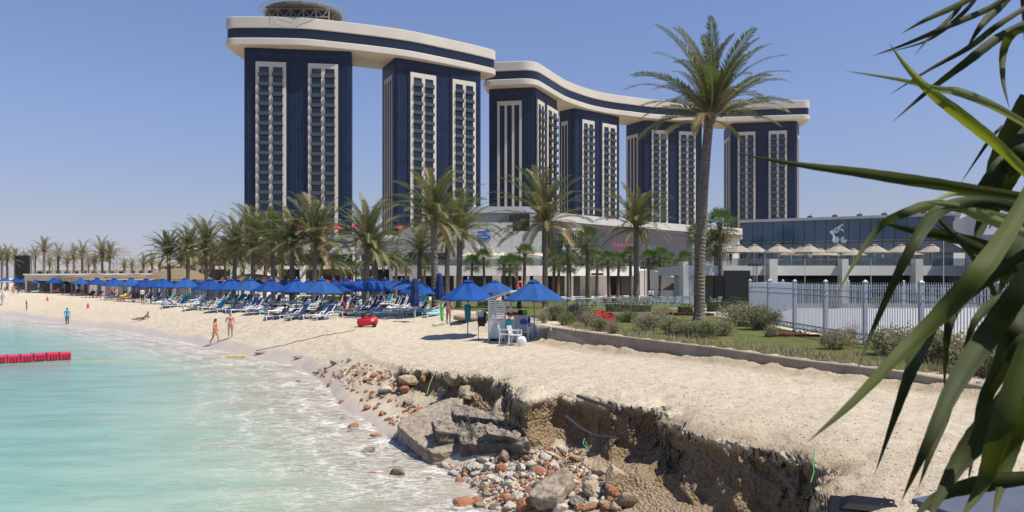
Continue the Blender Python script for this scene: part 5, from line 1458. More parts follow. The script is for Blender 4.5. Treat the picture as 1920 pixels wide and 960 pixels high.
for (X,Y,rz,k,row) in lounger_list:
    kind={0:'white sun lounger with raised navy back',1:'white sun lounger with low navy back',2:'white sun lounger with steep navy back',3:'dark red cushioned sun lounger',4:'white sun lounger with blue cushion'}[k]
    lab='%s, %s from left in the %s'%(kind,ordw(min(lcount[row],98)),ROWN[row]); lcount[row]+=1
    g=H(X,Y); loc=(X,Y,g)
    if k not in usedL: usedL.add(k); o=LP[k]; o.location=loc; o.rotation_euler=(0,0,rz); o['label']=lab; o['group']=LG
    else: o=dup(LP[k],loc,rz,lab,group=LG)
    if rl.random()<.42 and k!=3:
        tm=bpy.data.objects.new('towel',rl.choice(TM) if (k==1 or k==4 or rl.random()<.5) else TB[0 if k==0 else 1]); COL.objects.link(tm); tm.location=loc; tm.rotation_euler=(0,0,rz)
        tag(tm,'turquoise towel draped on a lounger, %s towel from the left'%ordw(min(tn,98)),'towel','turquoise towels on loungers'); tn+=1
for k in range(5):
    if k not in usedL: 
        for c in KIDS[LP[k].name]: bpy.data.objects.remove(c)
        bpy.data.objects.remove(LP[k])

# ================================================================== hut and the things around it
m_wood=mat('white_weathered_wood',(0.66,0.66,0.66),0.75,var=.10,vs=3)
Yh=36.5
def P_(px,py,Y): v=at(px,py,Y); return v
hx,_=XD(938,Yh); hg=H(hx,Yh)
hut=thing('slatted_hut','white slatted wooden beach hut with a slanting roof between the two nearest open blue parasols','hut',(hx,Yh,hg),R(-14))
s=Yh/F
W=.78; Dp=1.15; hh=2.05
for x,y,h in ((-W/2,-Dp/2,1.95),(W/2,-Dp/2,2.2),(W/2,Dp/2,2.2),(-W/2,Dp/2,1.95)): fr=MB(); fr.box((x,y,h/2),(.07,.07,h)); fr.build('post',m_wood,hut)
def slats(name,a,b,z0,z1,n,gap,hgt):
    mb=MB()
    for k in range(n):
        z=z0+(z1-z0)*(k+.5)/n; mb.bar((a[0],a[1],z),(b[0],b[1],z),.02,hgt)
    return mb.build(name,m_wood,hut)
slats('lower_boards',(-W/2,-Dp/2-.045),(W/2,-Dp/2-.045),.15,.98,8,.01,.094)
slats('upper_slats',(-W/2,-Dp/2-.045),(W/2,-Dp/2-.045),.98,1.93,10,.03,.062)
slats('left_slats',(-W/2-.045,-Dp/2),(-W/2-.045,Dp/2),.15,1.9,18,.03,.062)
slats('right_slats',(W/2+.045,-Dp/2+.3),(W/2+.045,Dp/2),.15,1.55,14,.03,.062)
rf=MB(); a=Vector((-W/2-.12,0,1.93)); b=Vector((W/2+.28,0,2.33))
rf.bar(a,b,Dp+.3,.035); rf.box((W/2+.45,0,2.27),(.5,Dp+.3,.10)); rf.build('roof',m_wood,hut)
sh_=MB(); sh_.box((0,0,.95),(W-.1,Dp-.1,.03)); sh_.box((0,0,.12),(W-.02,Dp,.05)); sh_.build('shelf',m_wood,hut)
bs_=MB(); 
for x in (-.3,0,.3): bs_.box((x,0,.05),(.08,Dp+.1,.1))
bs_.build('base_rail',mat('dark_timber',(0.09,0.06,0.045),.8),hut)
# counter box and items on it
cx,cy=XD(956,36.2); cg=H(cx,cy)
ct=thing('storage_counter','waist-high grey-white counter box standing right of the slatted hut','counter',(cx,cy,cg),R(-10))
c=MB(); c.box((.1,.1,.47),(1.0,.6,.9)); c.build('body',m_wood,ct); c=MB(); c.box((.1,.1,.94),(1.08,.68,.04)); c.build('counter_top',m_wood,ct)
def cloth(name,px,py,Y,wd,ht,col,lab,cat='clothing',seed=0,th=.12,m=None):
    v=at(px,py,Y); m=m or mat(name+'_cloth',col,.85,var=.25,vs=7)
    rg=random.Random(seed); K,A=10,16; vs=[];fs=[]
    for k in range(K+1):
        t=k/K; w_=wd/2*(.72+.35*math.sin(PI*min(1,t*1.1)*.9))*(1+.08*math.sin(5*t+seed))
        for i in range(A):
            a=2*PI*i/A; r=1+.14*math.sin(a*4+seed+t*3)
            vs.append((w_*math.cos(a)*r,th/2*math.sin(a)*r+.02*math.sin(t*6),ht/2-ht*t+.03*math.cos(a*2+seed)*(t)))
    for k in range(K):
        for i in range(A): j=(i+1)%A; fs.append((k*A+i,(k+1)*A+i,(k+1)*A+j,k*A+j))
    fs.append(tuple(range(A))); fs.append(tuple(K*A+i for i in range(A-1,-1,-1)))
    o=MB().add(vs,fs).build(name,m,smooth=True); o.location=v; return tag(o,lab,cat)
m_lime=mat('lime_cloth',(0.13,0.42,0.05),.7); m_blk=mat('black_cloth',(0.015,0.015,0.018),.8)
cloth('hanging_towel',902,592,36.4,.42,.50,(0.62,0.62,0.60),'pale towel hanging on the left end of the slatted hut','towel',1)
cloth('hanging_towel',903,603,36.2,.40,.42,(0.05,0.018,0.022),'dark maroon towel hanging below the pale one left of the hut','towel',2)
lv=thing('life_vest','black and lime green life vest hanging left of the slatted hut','life vest',at(914,596,36.1))
for i in(-1,1): 
    mb=MB(); mb.box((.10*i,0,0),(.15,.10,.50)); mb.build('foam_panel',m_blk,lv,bevel=.03)
mb=MB(); mb.box((.0,-.062,.02),(.13,.02,.34)); mb.build('lime_panel',m_lime,lv,bevel=.01)
mb=MB(); mb.tube([(-.1,0,.24),(-.08,0,.34),(.08,0,.34),(.1,0,.24)],.03,6); mb.build('collar',m_blk,lv)
rb=thing('clothes_rail','thin dark rail on two legs carrying the towels and vest left of the hut','rail',(0,0,0))
a=at(897,581,36.3); b=at(924,581,36.3); g0=H(a.x,a.y)
for nm,p,q in (('rail',a,b),('leg',a,Vector((a.x,a.y,g0-.1))),('leg',b,Vector((b.x,b.y,g0-.1)))): mb=MB(); mb.bar(p,q,.03); mb.build(nm,m_steeld,rb)
cloth('hanging_bag',974,570,37.0,.22,.42,(0.012,0.012,0.014),'black bag hanging on the right side of the slatted hut','bag',4)
ring=MB(); rc=at(975,534,36.3)
pts=[rc+Vector((.09*math.cos(k*PI/8),.03*math.sin(k*PI/8),-.02+.17*math.sin(k*PI/8))) for k in range(17)]
ring.tube(pts,.045,8,cap=False); o=ring.build('rescue_ring',mat('orange_red_foam',(0.62,0.08,0.05),.5),smooth=True); tag(o,'orange red rescue ring standing on the roof edge of the slatted hut','rescue ring')
cloth('folded_cloth',960,588,36.0,.55,.16,(0.55,0.04,0.05),'crumpled red cloth lying on the counter box','cloth',5,th=.3)
cloth('folded_cloth',958,581,35.9,.22,.22,(0.70,0.70,0.68),'small white bundle lying on the red cloth on the counter','cloth',6,th=.2)
cloth('beach_jacket',984,590,35.9,.20,.42,(0,0,0),'lime green jacket heaped at the right end of the counter','jacket',7,th=.22,m=m_lime)
cloth('beach_jacket',976,588,36.1,.24,.34,(0,0,0),'black cloth beside the lime green jacket on the counter','cloth',8,th=.2,m=m_blk)
cloth('beach_jacket',991,603,35.7,.20,.40,(0.02,0.08,0.32),'blue garment hanging off the right end of the counter','clothing',9,th=.1)
# easel board and chairs
def chair(name,label,cat,group,m,seatm=None,arms=True,h=.86):
    t=thing(name,label,cat,(0,0,0),0,group); mb=MB()
    fl=[]
    for x in (-.24,.24):
        l=MB(); l.tube([(x,-.22,0),(x*.98,-.20,.44),(x*.98,-.20,.64 if arms else .44)],.020,6); l.build('leg',m,t)
        l=MB(); l.tube([(x*1.02,.26,0),(x,.20,.44),(x,.30,h)],.020,6); l.build('leg',m,t)
        if arms: l=MB(); l.bar((x,-.24,.65),(x,.25,.65),.05,.03); l.build('armrest',m,t)
    st=MB(); st.box((0,0,.44),(.50,.46,.035)); st.build('seat',seatm or m,t,bevel=.008)
    bk=MB()
    for k in range(5): bk.bar((-.22,.225+.018*k,.52+.075*k),(.22,.225+.018*k,.52+.075*k),.02,.05)
    bk.build('backrest',seatm or m,t); freeze(t); return t
c1=chair('plastic_chair','white plastic armchair in front of the hut, left of the pair','chair','white chairs by the hut',m_lw)
X,Y=XD(948,34.4); c1.location=(X,Y,H(X,Y)); c1.rotation_euler=(0,0,R(80)); 
X,Y=XD(966,33.6); dup(c1,(X,Y,H(X,Y)),R(70),'white plastic armchair in front of the counter, beside the white sack')
X,Y=XD(985,35.4); dup(c1,(X,Y,H(X,Y)),R(-25),'white plastic chair under the right open parasol, next to its pole')
cloth('draped_towel',953,607,34.6,.30,.35,(0.03,0.34,0.40),'teal towel hanging on the left white chair by the hut','towel',10,th=.16)
cloth('draped_towel',982,603,35.2,.30,.22,(0.04,0.08,0.30),'blue patterned towel heaped on the white chair under the right parasol','towel',11,th=.25)
def sack(px,py,Y,r,h,m,lab,name='sack',cat='sack',seed=1):
    v=at(px,py,Y); X,Y=v.x,v.y; g=H(X,Y); K,A=10,20; vs=[];fs=[]
    for k in range(K+1):
        t=k/K; rr=r*(0.85+.25*math.sin(PI*t))*(1 if t<.85 else 1-.6*(t-.85)/.15)
        for i in range(A):
            a=2*PI*i/A; q=rr*(1+.07*math.sin(a*3+t*5+seed)+.05*math.sin(a*7-t*9)); vs.append((q*math.cos(a),q*math.sin(a)*.8,h*t+.03*math.sin(a*4)*(t>.8)))
    for k in range(K):
        for i in range(A): j=(i+1)%A; fs.append((k*A+i,k*A+j,(k+1)*A+j,(k+1)*A+i))
    fs.append(tuple(K*A+i for i in range(A)))
    o=MB().add(vs,fs).build(name,m,smooth=True); o.location=(X,Y,g-.02); return tag(o,lab,cat)
m_sack=mat('white_sack',(0.66,0.63,0.66),.8,var=.06,vs=8)
sack(978,630,32.8,.19,.42,m_sack,'small white sack standing on the sand in front of the hut chairs')
sack(994,612,36.2,.30,.75,mat('grey_plastic_bag',(0.48,0.47,0.45),.5,var=.15,vs=5),'big crumpled grey-white plastic bag leaning right of the parasol pole','plastic_bag','bag',3)
sack(1006,622,35.6,.22,.22,mat('grey_bundle',(0.30,0.31,0.33),.8,var=.3,vs=6),'low grey bundle at the foot of the right open parasol','cloth_bundle','bundle',4)
sack(884,605,44,1.0,.35,mat('straw_pile',(0.34,0.27,0.18),.9,var=.25,vs=8,bump=.6,bs=20),'low flat pile of dry straw left of the hut, behind the vest','straw_pile','straw pile',5)
# easel
ez=thing('display_easel','white folding board leaning at the counter behind the hut chairs','board',at(976,604,35.5))
mb=MB(); mb.box((0,0,.06),(.62,.025,.52)); mb.build('board',mat('board_grey',(0.42,0.43,0.44),.6),ez)
for x in (-.3,.3): mb=MB(); mb.bar((x,0,.3),(x*1.1,-.05,-.62),.03); mb.build('leg',m_lw,ez)

# ------------------------------------------------------------------ red compressor
X,Y=XD(688,46.5); X,Y,g=gfind(690,613,40,60); 
cmp_=thing('air_compressor','red wheeled air compressor tank tilted on the open sand in front of the loungers','compressor',(X,Y,g),R(4))
m_redp=mat('red_paint',(0.52,0.012,0.022),.35,var=.08,vs=3); m_rub=mat('black_rubber',(0.02,0.02,0.02),.7)
r=.235; L=1.1; c0=Vector((-.62,0,.24)); ax=Vector((math.cos(R(7)),0,math.sin(R(7))))
pts=[c0,c0+ax*.03,c0+ax*.09,c0+ax*(L-.0),c0+ax*(L+.06),c0+ax*(L+.09)]
MB().tube(pts,[.10,.19,r,r,.19,.10],20).build('tank',m_redp,cmp_,smooth=True)
mb=MB(); mb.box((c0+ax*(L-.18))+Vector((0,-r-.004,.06)),(.14,.012,.13)); mb.build('label_plate',m_lw,cmp_)
for y in (-.2,.2):
    w_=c0+ax*(L-.1)+Vector((0,y,-.26)); MB().tube([w_+Vector((0,-.03,0)),w_+Vector((0,.03,0))],.11,16).build('wheel',m_rub,cmp_)
for y in (-.14,.14): mb=MB(); mb.bar(c0+ax*.15+Vector((0,y,-.12)),c0+ax*.13+Vector((0,y*1.2,-.26)),.04); mb.build('foot',m_redp,cmp_)
mb=MB(); mb.box(c0+ax*.55+Vector((0,0,.26)),(.62,.26,.03),0,0,Matrix.Rotation(R(-7),3,'Y')); mb.build('platform',m_redp,cmp_)
for u_,m_,rr_ in ((.34,m_rub,.10),(.72,m_steeld,.085)):
    p=c0+ax*u_+Vector((0,0,.27)); mb=MB(); mb.tube([p,p+Vector((0,0,.18)),p+Vector((0,0,.22))],[rr_,rr_*.9,rr_*.5],12); 
    for k in range(4): mb.tube([p+Vector((0,0,.04+k*.04)),p+Vector((0,0,.055+k*.04))],rr_*1.2,12)
    mb.build('pump_head' if u_>.5 else 'motor',m_,cmp_)
mb=MB(); mb.tube([c0+ax*.5+Vector((0,-.1,.36)),c0+ax*.56+Vector((0,-.1,.44)),c0+ax*.72+Vector((0,-.1,.40))],.025,6); mb.build('air_pipe',m_steel,cmp_)
mb=MB(); mb.bar(c0+ax*.05+Vector((0,0,.12)),c0+Vector((-.12,0,.42)),.03); mb.build('handle',m_steeld,cmp_)
# rope / hose snaking down the sand
def groundline(name,pxs,rad,m,lab,cat,n=60,y0=8,y1=120,lift=.015):
    pts=[Vector(gfind(px,py,y0,y1)) for px,py in pxs]
    P=spline([(p.x,p.y) for p in pts],n); Q=[(p.x,p.y,H(p.x,p.y)+lift) for p in P]
    return tag(MB().tube(Q,rad,5).build(name,m),lab,cat)
groundline('air_hose',[(668,618),(640,625),(600,631),(560,640),(520,650),(480,658)],.018,m_steeld,'thin dark hose running from the red compressor down to the water','hose')
# red bench on the lawn
rx,ry=XD(1134,39.5); rg_=H(rx,ry)
rbn=thing('red_bench','bright red slatted lounge bench on the lawn behind the kerb shrubs','bench',(rx,ry,rg_),R(8))
m_redb=mat('red_plastic',(0.60,0.025,0.035),.45)
for k in range(3):
    x=-.42+k*.36
    mb=MB(); mb.add([(x,-.3,0),(x+.06,-.3,0),(x+.06,.35,0),(x,.35,0),(x,-.3,.30),(x+.06,-.3,.30),(x+.06,.35,.46),(x,.35,.46)],[(0,3,2,1),(4,5,6,7),(0,1,5,4),(1,2,6,5),(2,3,7,6),(3,0,4,7)]); mb.build('side_panel',m_redb,rbn)
for k in range(7):
    y=-.27+k*.1; z=.31+k*.025; mb=MB(); mb.bar((-.46,y,z),(.46,y,z),.07,.025); mb.build('slat',m_redb,rbn)
mb=MB(); mb.box((.05,-.31,.13),(.85,.03,.22)); mb.build('front_panel',m_redb,rbn)
for k in range(4):
    mb=MB(); mb.bar((-.55+k*.16,.32,.44),(-.48+k*.16,.42,.60),.12,.03); mb.build('back_slat',m_redb,rbn)

# ------------------------------------------------------------------ lawn chairs and waiters, stage bits
m_lc=mat('pale_grey_plastic',(0.40,0.45,0.47),.5)
lc=chair('lawn_chair','x','chair','pale chairs in rows on the lawn',m_lc)
rg=random.Random(8); first=True; i=0; cl=[]
for r_ in range(4):
    for k in range(11):
        px=1160+k*14+rg.uniform(-3,3)+r_*5; Y=66+r_*6.5+rg.uniform(-.8,.8)
        if px>1300: continue
        cl.append((px,Y))
for px,Y in ((1124,66),(1119,70),(1140,68),(1346,72),(1338,70),(1095,74),(1083,72)): cl.append((px,Y))
cl.sort()
for px,Y in cl:
    X,_=XD(px,Y); lab='pale grey chair on the lawn beyond the big palm, %s from the left'%ordw(i); i+=1
    rz=R(rg.choice((0,180,90,150,200)))+rg.uniform(-.3,.3)
    if first: lc.location=(X,Y,H(X,Y)); lc.rotation_euler=(0,0,rz); lc['label']=lab; first=False
    else: dup(lc,(X,Y,H(X,Y)),rz,lab)
for j,(px,Y) in enumerate(((1062,66),(1085,64),(1105,66),(1075,75))):
    X,_=XD(px,Y); t=thing('garden_table','long pale table on the lawn right of the nearest parasol, %s from the left'%ordw(j),'table',(X,Y,H(X,Y)),.1*j,'pale tables on the lawn')
    mb=MB(); mb.box((0,0,.74),(2.0,.8,.04)); mb.build('table_top',m_lc,t)
    for x in (-.9,.9):
        for y in (-.3,.3): mb=MB(); mb.box((x,y,.36),(.05,.05,.72)); mb.build('leg',m_lc,t)
def truss_tower(px,Y,h,lab,wd=.35,m=None):
    X,_=XD(px,Y); g=H(X,Y); t=thing('truss_tower',lab,'truss',(X,Y,g)); m=m or m_steel
    mb=MB()
    for sx,sy in ((-1,-1),(1,-1),(1,1),(-1,1)): mb.bar((sx*wd/2,sy*wd/2,0),(sx*wd/2,sy*wd/2,h),.05)
    mb.build('chords',m,t); mb=MB(); n=int(h/wd/1.2)
    for k in range(n):
        z=h*k/n; z2=h*(k+1)/n; a=1 if k%2 else -1
        mb.bar((-a*wd/2,-wd/2,z),(a*wd/2,-wd/2,z2),.025); mb.bar((wd/2,-a*wd/2,z),(wd/2,a*wd/2,z2),.025)
    mb.build('bracing',m,t); mb=MB(); mb.box((0,0,.03),(wd*2.2,wd*2.2,.06)); mb.build('base_plate',m_steeld,t); return t
for px,Y,h,l in ((1211,100,4.3,'slim speaker truss on the lawn near the three waiters'),(1416,86,4.2,'small lattice light tower beside the stage screen'),):
    t=truss_tower(px,Y,h,l); mb=MB(); mb.box((0,0,h+.15),(1.5,.4,.3)); mb.build('light_bar',m_steeld,t)
X,_=XD(1120,84); t=thing('stage_light_stand','dark green light stand on a tripod on the lawn left of the video screen','light stand',(X,84,H(X,84)))
m_dgreen=mat('dark_green_metal',(0.03,0.08,0.07),.6)
mb=MB(); mb.tube([(0,0,.9),(0,0,3.2)],.06,8); mb.build('mast',m_dgreen,t); mb=MB(); mb.box((0,0,3.25),(1.3,.2,.25)); mb.build('light_bar',m_steeld,t)
for a in (0,2.1,4.2): mb=MB(); mb.bar((0,0,1.5),(.6*math.cos(a),.6*math.sin(a),0),.06); mb.build('leg',m_dgreen,t)

# flag poles / lamp poles by the pavilion
for j,(px,Y,yt) in enumerate(((1509,78,482),(1434,82,470),(1769,70,412),(1633,75,480))):
    X,_=XD(px,Y); g=H(X,Y); mb=MB(); h=EYE+(520-yt)*Y/F-g; mb.tube([(0,0,0),(0,0,h)],[.05,.03],8)
    t=thing('lamp_pole','thin grey pole before the glass pavilion, %s from the left'%ordw([1,0,3,2][j]),'pole',(X,Y,g),0,'thin poles before the pavilion'); mb.build('mast',m_polew,t)
    mb=MB(); mb.box((.2,0,h-.05),(.5,.18,.1)); mb.build('lamp_head',m_steeld,t)

# ------------------------------------------------------------------ left beach: stage, bar, cabanas, thatch, lifeguard stand
Ys=158
def stage():
    t=thing('concert_stage','open festival stage of silver trusses behind the far blue parasols','stage',(0,0,0))
    def lat(a,b,wd=.6,nm='truss_beam'):
        a=Vector(a);b=Vector(b); d=b-a; u=d.normalized(); v=Vector((0,0,1)) if abs(u.z)<.9 else Vector((1,0,0)); mb=MB(); L=d.length; n=max(2,int(L/wd/1.3))
        for s_ in (-.5,.5): mb.bar(a+v*s_*wd,b+v*s_*wd,.12)
        for k in range(n):
            p=a+d*k/n; q=a+d*(k+1)/n; s_=.5 if k%2 else -.5; mb.bar(p+v*s_*wd,q-v*s_*wd,.07)
        mb.build(nm,m_steel,t)
    xs=[XD(px,Ys)[0] for px in (61,101,160,216)]
    for x in xs: lat((x,Ys,1),(x,Ys,EYE+(520-475)*Ys/F),.7,'truss_column')
    z=EYE+(520-476)*Ys/F
    lat((xs[0],Ys,z),(xs[1],Ys,z)); lat((xs[1],Ys,z),(xs[3],Ys,z-.6)); lat((xs[0]-3,Ys+3,z+.5),(xs[3],Ys+6,z+.2))
    for px in (178,192,203): 
        q=at(px,486,Ys); mb=MB(); mb.box((q.x,q.y,q.z),(.8,.6,1.0)); mb.build('spotlight',m_steeld,t)
stage()
sc1=MB(); a=at(44,500,168); sc1.box((a.x,a.y,(EYE+(520-479)*168/F+1.4)/2),(26*168/F,1.0,EYE+(520-479)*168/F-1.4)); tag(sc1.build('side_screen',m_black),'tall black stage side screen behind the far parasols','screen')
for j,(px,w_) in enumerate(((84,20),(112,8))):
    v=MB(); q=at(px,508,150); v.box((q.x,q.y,2.6),(w_*150/F,2,2.6)); tag(v.build('speaker_stack',m_black,bevel=.05),['wide black speaker stack under the stage truss','narrow black speaker stack right of the wide one on stage'][j],'speaker')
bar=thing('beach_bar','long open beach bar with a flat cream roof behind the far parasols','bar')
Yb=136
slab('roof',XD(46,Yb),XD(292,Yb-24),EYE+(520-524)*Yb/F-.25,EYE+(520-516)*Yb/F,6,mat('cream_roof',(0.58,0.50,0.38),.8),bar)
for k in range(11):
    px=50+k*23.5; Y=Yb-(px-46)/246*24+.5; X,_=XD(px,Y); mb=MB(); mb.box((X,Y,2.5),(.35,.35,2.9)); mb.build('pillar',m_farw,bar)
    q=MB(); q.box((X,Y+1,4.9),(2.2,.6,.25)); q.build('roof_bench',m_farw,bar)
slab('back_wall',XD(46,Yb+5),XD(292,Yb-19),.9,3.9,.3,mat('bar_dark_wall',(0.12,0.10,0.085),.8),bar)  # back of the bar in one even dark brown
m_curt=mat('white_curtain',(0.68,0.66,0.62),.85,var=.04,vs=2)
for j,px in enumerate((163,188,203,221,237,252,268,300,318,336,372,395)):
    Y=112-(px-163)*.09; X,_=XD(px,Y); g=H(X,Y)
    t=thing('cabana','white curtained cabana behind the parasols, %s from the left'%ordw(j),'cabana',(X,Y,g),0,'white cabanas behind the parasols')
    for sx in (-.85,.85):
        for sy in (0,1.8): mb=MB(); mb.box((sx,sy,1.2),(.09,.09,2.4)); mb.build('post',m_farw,t)
    mb=MB(); mb.box((0,.9,2.45),(2.0,2.1,.1)); mb.build('roof',m_farw,t)
    for sx in (-.6,.6):
        vs=[];fs=[];N_=12
        for k in range(N_+1):
            x=sx-.24+.48*k/N_; y=-.02+.06*math.sin(k*1.9); vs+=[(x,y,2.4),(x+.05*math.sin(k),y,.05)]
        for k in range(N_): fs.append((2*k,2*k+1,2*k+3,2*k+2))
        MB().add(vs,fs).build('curtain',m_curt,t)
    mb=MB(); mb.box((0,1.8,1.2),(1.7,.04,2.3)); mb.build('back_curtain',m_curt,t)
# thatched bar
m_thatch=mat('thatch',(0.27,0.20,0.12),.95,col2=(0.13,0.095,0.06),vs=3,bump=.8,bs=12,stretch=(6,6,.6))
tb=thing('thatched_bar','brown thatched roof bar with shaggy eaves behind the middle parasols','thatched bar',(0,0,0))
c=at(334,512,108); g=H(c.x,c.y)
vs=[];fs=[];A=64
rg=random.Random(4)
prof=[(0.4,1.9),(2.2,1.55),(3.9,.9),(4.6,.35)]
for r_,z in prof:
    for i in range(A):
        a=2*PI*i/A; rr=r_*(1+.02*rg.random()); vs.append((c.x+rr*math.cos(a)*.95,c.y+rr*math.sin(a),g+2.2+z+.05*rg.random()))
n0=len(vs)
for i in range(A):
    a=2*PI*i/A; vs.append((c.x+4.6*math.cos(a)*.95,c.y+4.6*math.sin(a),g+2.2+.1-(.5 if i%2 else .15)*(.6+rg.random()*.6)))
for k in range(len(prof)):
    for i in range(A): j=(i+1)%A; fs.append((k*A+i,k*A+A+i,k*A+A+j,k*A+j))
fs.append(tuple(range(A)))
MB().add(vs,fs).build('thatch_roof',m_thatch,tb)
for i in range(8): a=2*PI*i/8; mb=MB(); mb.tube([(c.x+3.8*math.cos(a),c.y+3.8*math.sin(a),g-.1),(c.x+3.8*math.cos(a),c.y+3.8*math.sin(a),g+2.9)],.12,8); mb.build('post',m_steel,tb)
mb=MB(); mb.tube([(c.x,c.y,g),(c.x,c.y,g+1.1)],2.4,24); mb.build('counter',m_farw,tb)
for k,(dx,dy) in enumerate(((9,4),(-9,6),(-17,10))):
    t=thing('thatched_shelter','flat shaggy thatch shelter beside the thatched bar, %s'%['right of it','left of it','farthest left'][k],'thatched shelter',(c.x+dx,c.y+dy,g)); vs=[];fs=[];A=40
    for r_,z in ((.1,3.4),(3.2,2.9),(3.6,2.3)):
        for i in range(A): a=2*PI*i/A; vs.append((r_*math.cos(a)*1.3,r_*math.sin(a),z-(.3*rg.random() if z<2.5 else 0)))
    for q in range(2):
        for i in range(A): j=(i+1)%A; fs.append((q*A+i,q*A+A+i,q*A+A+j,q*A+j))
    MB().add(vs,fs).build('thatch_roof',m_thatch,t)
    for sx,sy in ((-2.6,-1.8),(2.6,-1.8),(2.6,1.8),(-2.6,1.8)): mb=MB(); mb.tube([(sx,sy,-.1),(sx,sy,2.75)],.08,6); mb.build('post',m_steel,t)
X,Y=XD(2,100); g=H(X,Y)
lg=thing('lifeguard_stand','white wooden lifeguard stand at the left edge of the beach','lifeguard stand',(X,Y,g))
for sx,sy in ((-.6,-.6),(.6,-.6),(.6,.6),(-.6,.6)): mb=MB(); mb.bar((sx*1.3,sy*1.3,0),(sx,sy,3.0),.09); mb.build('leg',m_wood,lg)
mb=MB(); mb.box((0,0,1.7),(1.6,1.6,.08)); mb.build('platform',m_wood,lg); mb=MB(); mb.box((0,0,3.03),(1.8,1.8,.08)); mb.build('roof',m_wood,lg)
mb=MB()
for k in range(5): mb.bar((-.75,-.78+.001*k,.3+k*.3),(.75,-.78+.001*k,.3+k*.3),.04)
mb.build('ladder',m_wood,lg)
# a paddle board rack item: dark leaning board and small orange buckets on the sand
for j,(px,py,hgt) in enumerate(((89,563,.5),(165,577,.5))):
    x,y,z=gfind(px,py+1,40,140); mb=MB(); mb.tube([(0,0,0),(0,0,hgt*.7),(0,0,hgt)],[.13,.12,.07],12); mb.tube([(0,0,hgt),(0,0,hgt+.06)],[.06,.04],8); o=mb.build('beach_marker',mat('orange_marker',(0.55,0.10,0.05),.6)); o.location=(x,y,z-.03); tag(o,['small orange marker post on the sand, the left one','small orange marker post on the sand near the wading person'][j],'marker')
X,Y,z=gfind(238,566,60,100); mb=MB(); mb.bar((-.7,0,.25),(.9,.3,1.75),.22,.05); o=mb.build('leaning_board',m_black); o.location=(X,Y,z-.1); tag(o,'dark board leaning at a slant beside the left blue loungers','board')
X,Y,z=gfind(240,560,60,110); mb=MB(); mb.sphere((0,0,.3),(.9,.5,.35),16,8); mb.tube([(-.75,0,.3),(-1.15,0,.42)],[.22,.06],10); o=mb.build('inflatable_boat',mat('yellow_vinyl',(0.60,0.50,0.08),.45),smooth=True); o.location=(X,Y,z); tag(o,'yellow inflatable lying before the left cabanas','inflatable')
X,Y,z=gfind(314,577,55,110); mb=MB(); mb.sphere((0,0,.25),(.55,.5,.42),16,8); mb.box((0,-.35,.1),(.5,.2,.25)); o=mb.build('beach_bag',mat('lilac_bag',(0.28,0.29,0.42),.8,var=.1,vs=5),smooth=True); o.location=(X,Y,z); tag(o,'lilac grey stuffed beach bag by the left front loungers','bag')

# ------------------------------------------------------------------ floating pontoon
m_pont=mat('red_float_plastic',(0.55,0.02,0.06),.4,var=.08,vs=3); m_pontd=mat('dark_gap',(0.06,0.005,0.01),.7)
pt=thing('floating_pontoon','row of bright red plastic float cubes lying on the turquoise water','pontoon',(0,0,0))
a=Vector(((-960+135)*37.5/F,37.5,0)); 
# 4.4/(y-520)*F: float ends
pa=Vector(((133-960)*41.0/F,41.0,0)); pb=Vector(((-40-960)*38.6/F,38.6,0))
d=(pb-pa); L=d.length; u=d.normalized(); n=int(round(L/.62)); rz=math.atan2(u.y,u.x)
for k in range(n):
    c=pa+u*(L*(k+.5)/n); 
    mb=MB(); w_=L/n*.94; hh=.40+.02*math.sin(k*2.1)
    mb.box((0,0,.20),(w_,.62,hh)); b1=mb.build('float_cube',m_pont,pt,bevel=.05); b1.location=(c.x,c.y,.03+.015*math.sin(k*1.3)); b1.rotation_euler=(0,0,rz)
    for q in (-.28,-.05,.18):
        rbm=MB(); rbm.box((q*w_,.315 if u.x<0 else -.315,.15),(.045,.02,.26)); rbm.build('groove',m_pontd,b1)
for k in range(n-1):
    c=pa+u*(L*(k+1)/n); mb=MB(); mb.box((0,0,.40),(.14,.2,.04)); q=mb.build('connector',mat('blue_pin',(0.12,0.08,0.35),.5) if k==0 else bpy.data.materials['blue_pin'],pt); q.location=(c.x,c.y,.03); q.rotation_euler=(0,0,rz)
yr=MB(); q0=pa-u*.02; 
yr.tube([Vector((q0.x,q0.y-.3,.3)),Vector((q0.x+.15,q0.y-.2,.1)),Vector((q0.x+.6,q0.y,.04)),Vector((q0.x+1.3,q0.y-.2,.06)),Vector((q0.x+2.2,q0.y+.0,.05)),Vector((q0.x+3.2,q0.y+.3,.04))],.013,6)
tag(yr.build('mooring_rope',mat('yellow_rope',(0.60,0.45,0.08),.8)),'thin yellow rope trailing from the right end of the red floats','rope')

# ------------------------------------------------------------------ rocks
def rock_mesh(seed,flat=.7,ang=5,name='rock'):
    rg=random.Random(seed); import bmesh
    bm=bmesh.new(); bmesh.ops.create_icosphere(bm,subdivisions=4,radius=1)
    pl=[]
    for k in range(ang+6):
        v=Vector([rg.gauss(0,1) for _ in range(3)]).normalized(); pl.append((v,rg.uniform(.48,.80)))
    ph=[rg.uniform(0,6) for _ in range(6)]
    for v in bm.verts:
        p=v.co.copy()
        for q,dd in pl:
            e=p.dot(q)-dd
            if e>0: p-=q*e*.97
        ax_=np.array([p.x*3+p.z*2+ph[0]]); ay_=np.array([p.y*3-p.z*2.4+ph[1]]); p+=v.co*float(.16*fbm(ax_,ay_,4)[0]+.10*fbm(ax_*4,ay_*4,3)[0])
        v.co=Vector((p.x,p.y*.85,p.z*flat))
    me=bpy.data.meshes.new(name); bm.to_mesh(me); bm.free(); 
    for p in me.polygons: p.use_smooth=True
    return me
def rmat(name,c1,c2,wet=False):
    return mat(name,c1,.8 if not wet else .35,col2=c2,vs=3.5,bump=.7,bs=7,detail=8,bdist=.08)
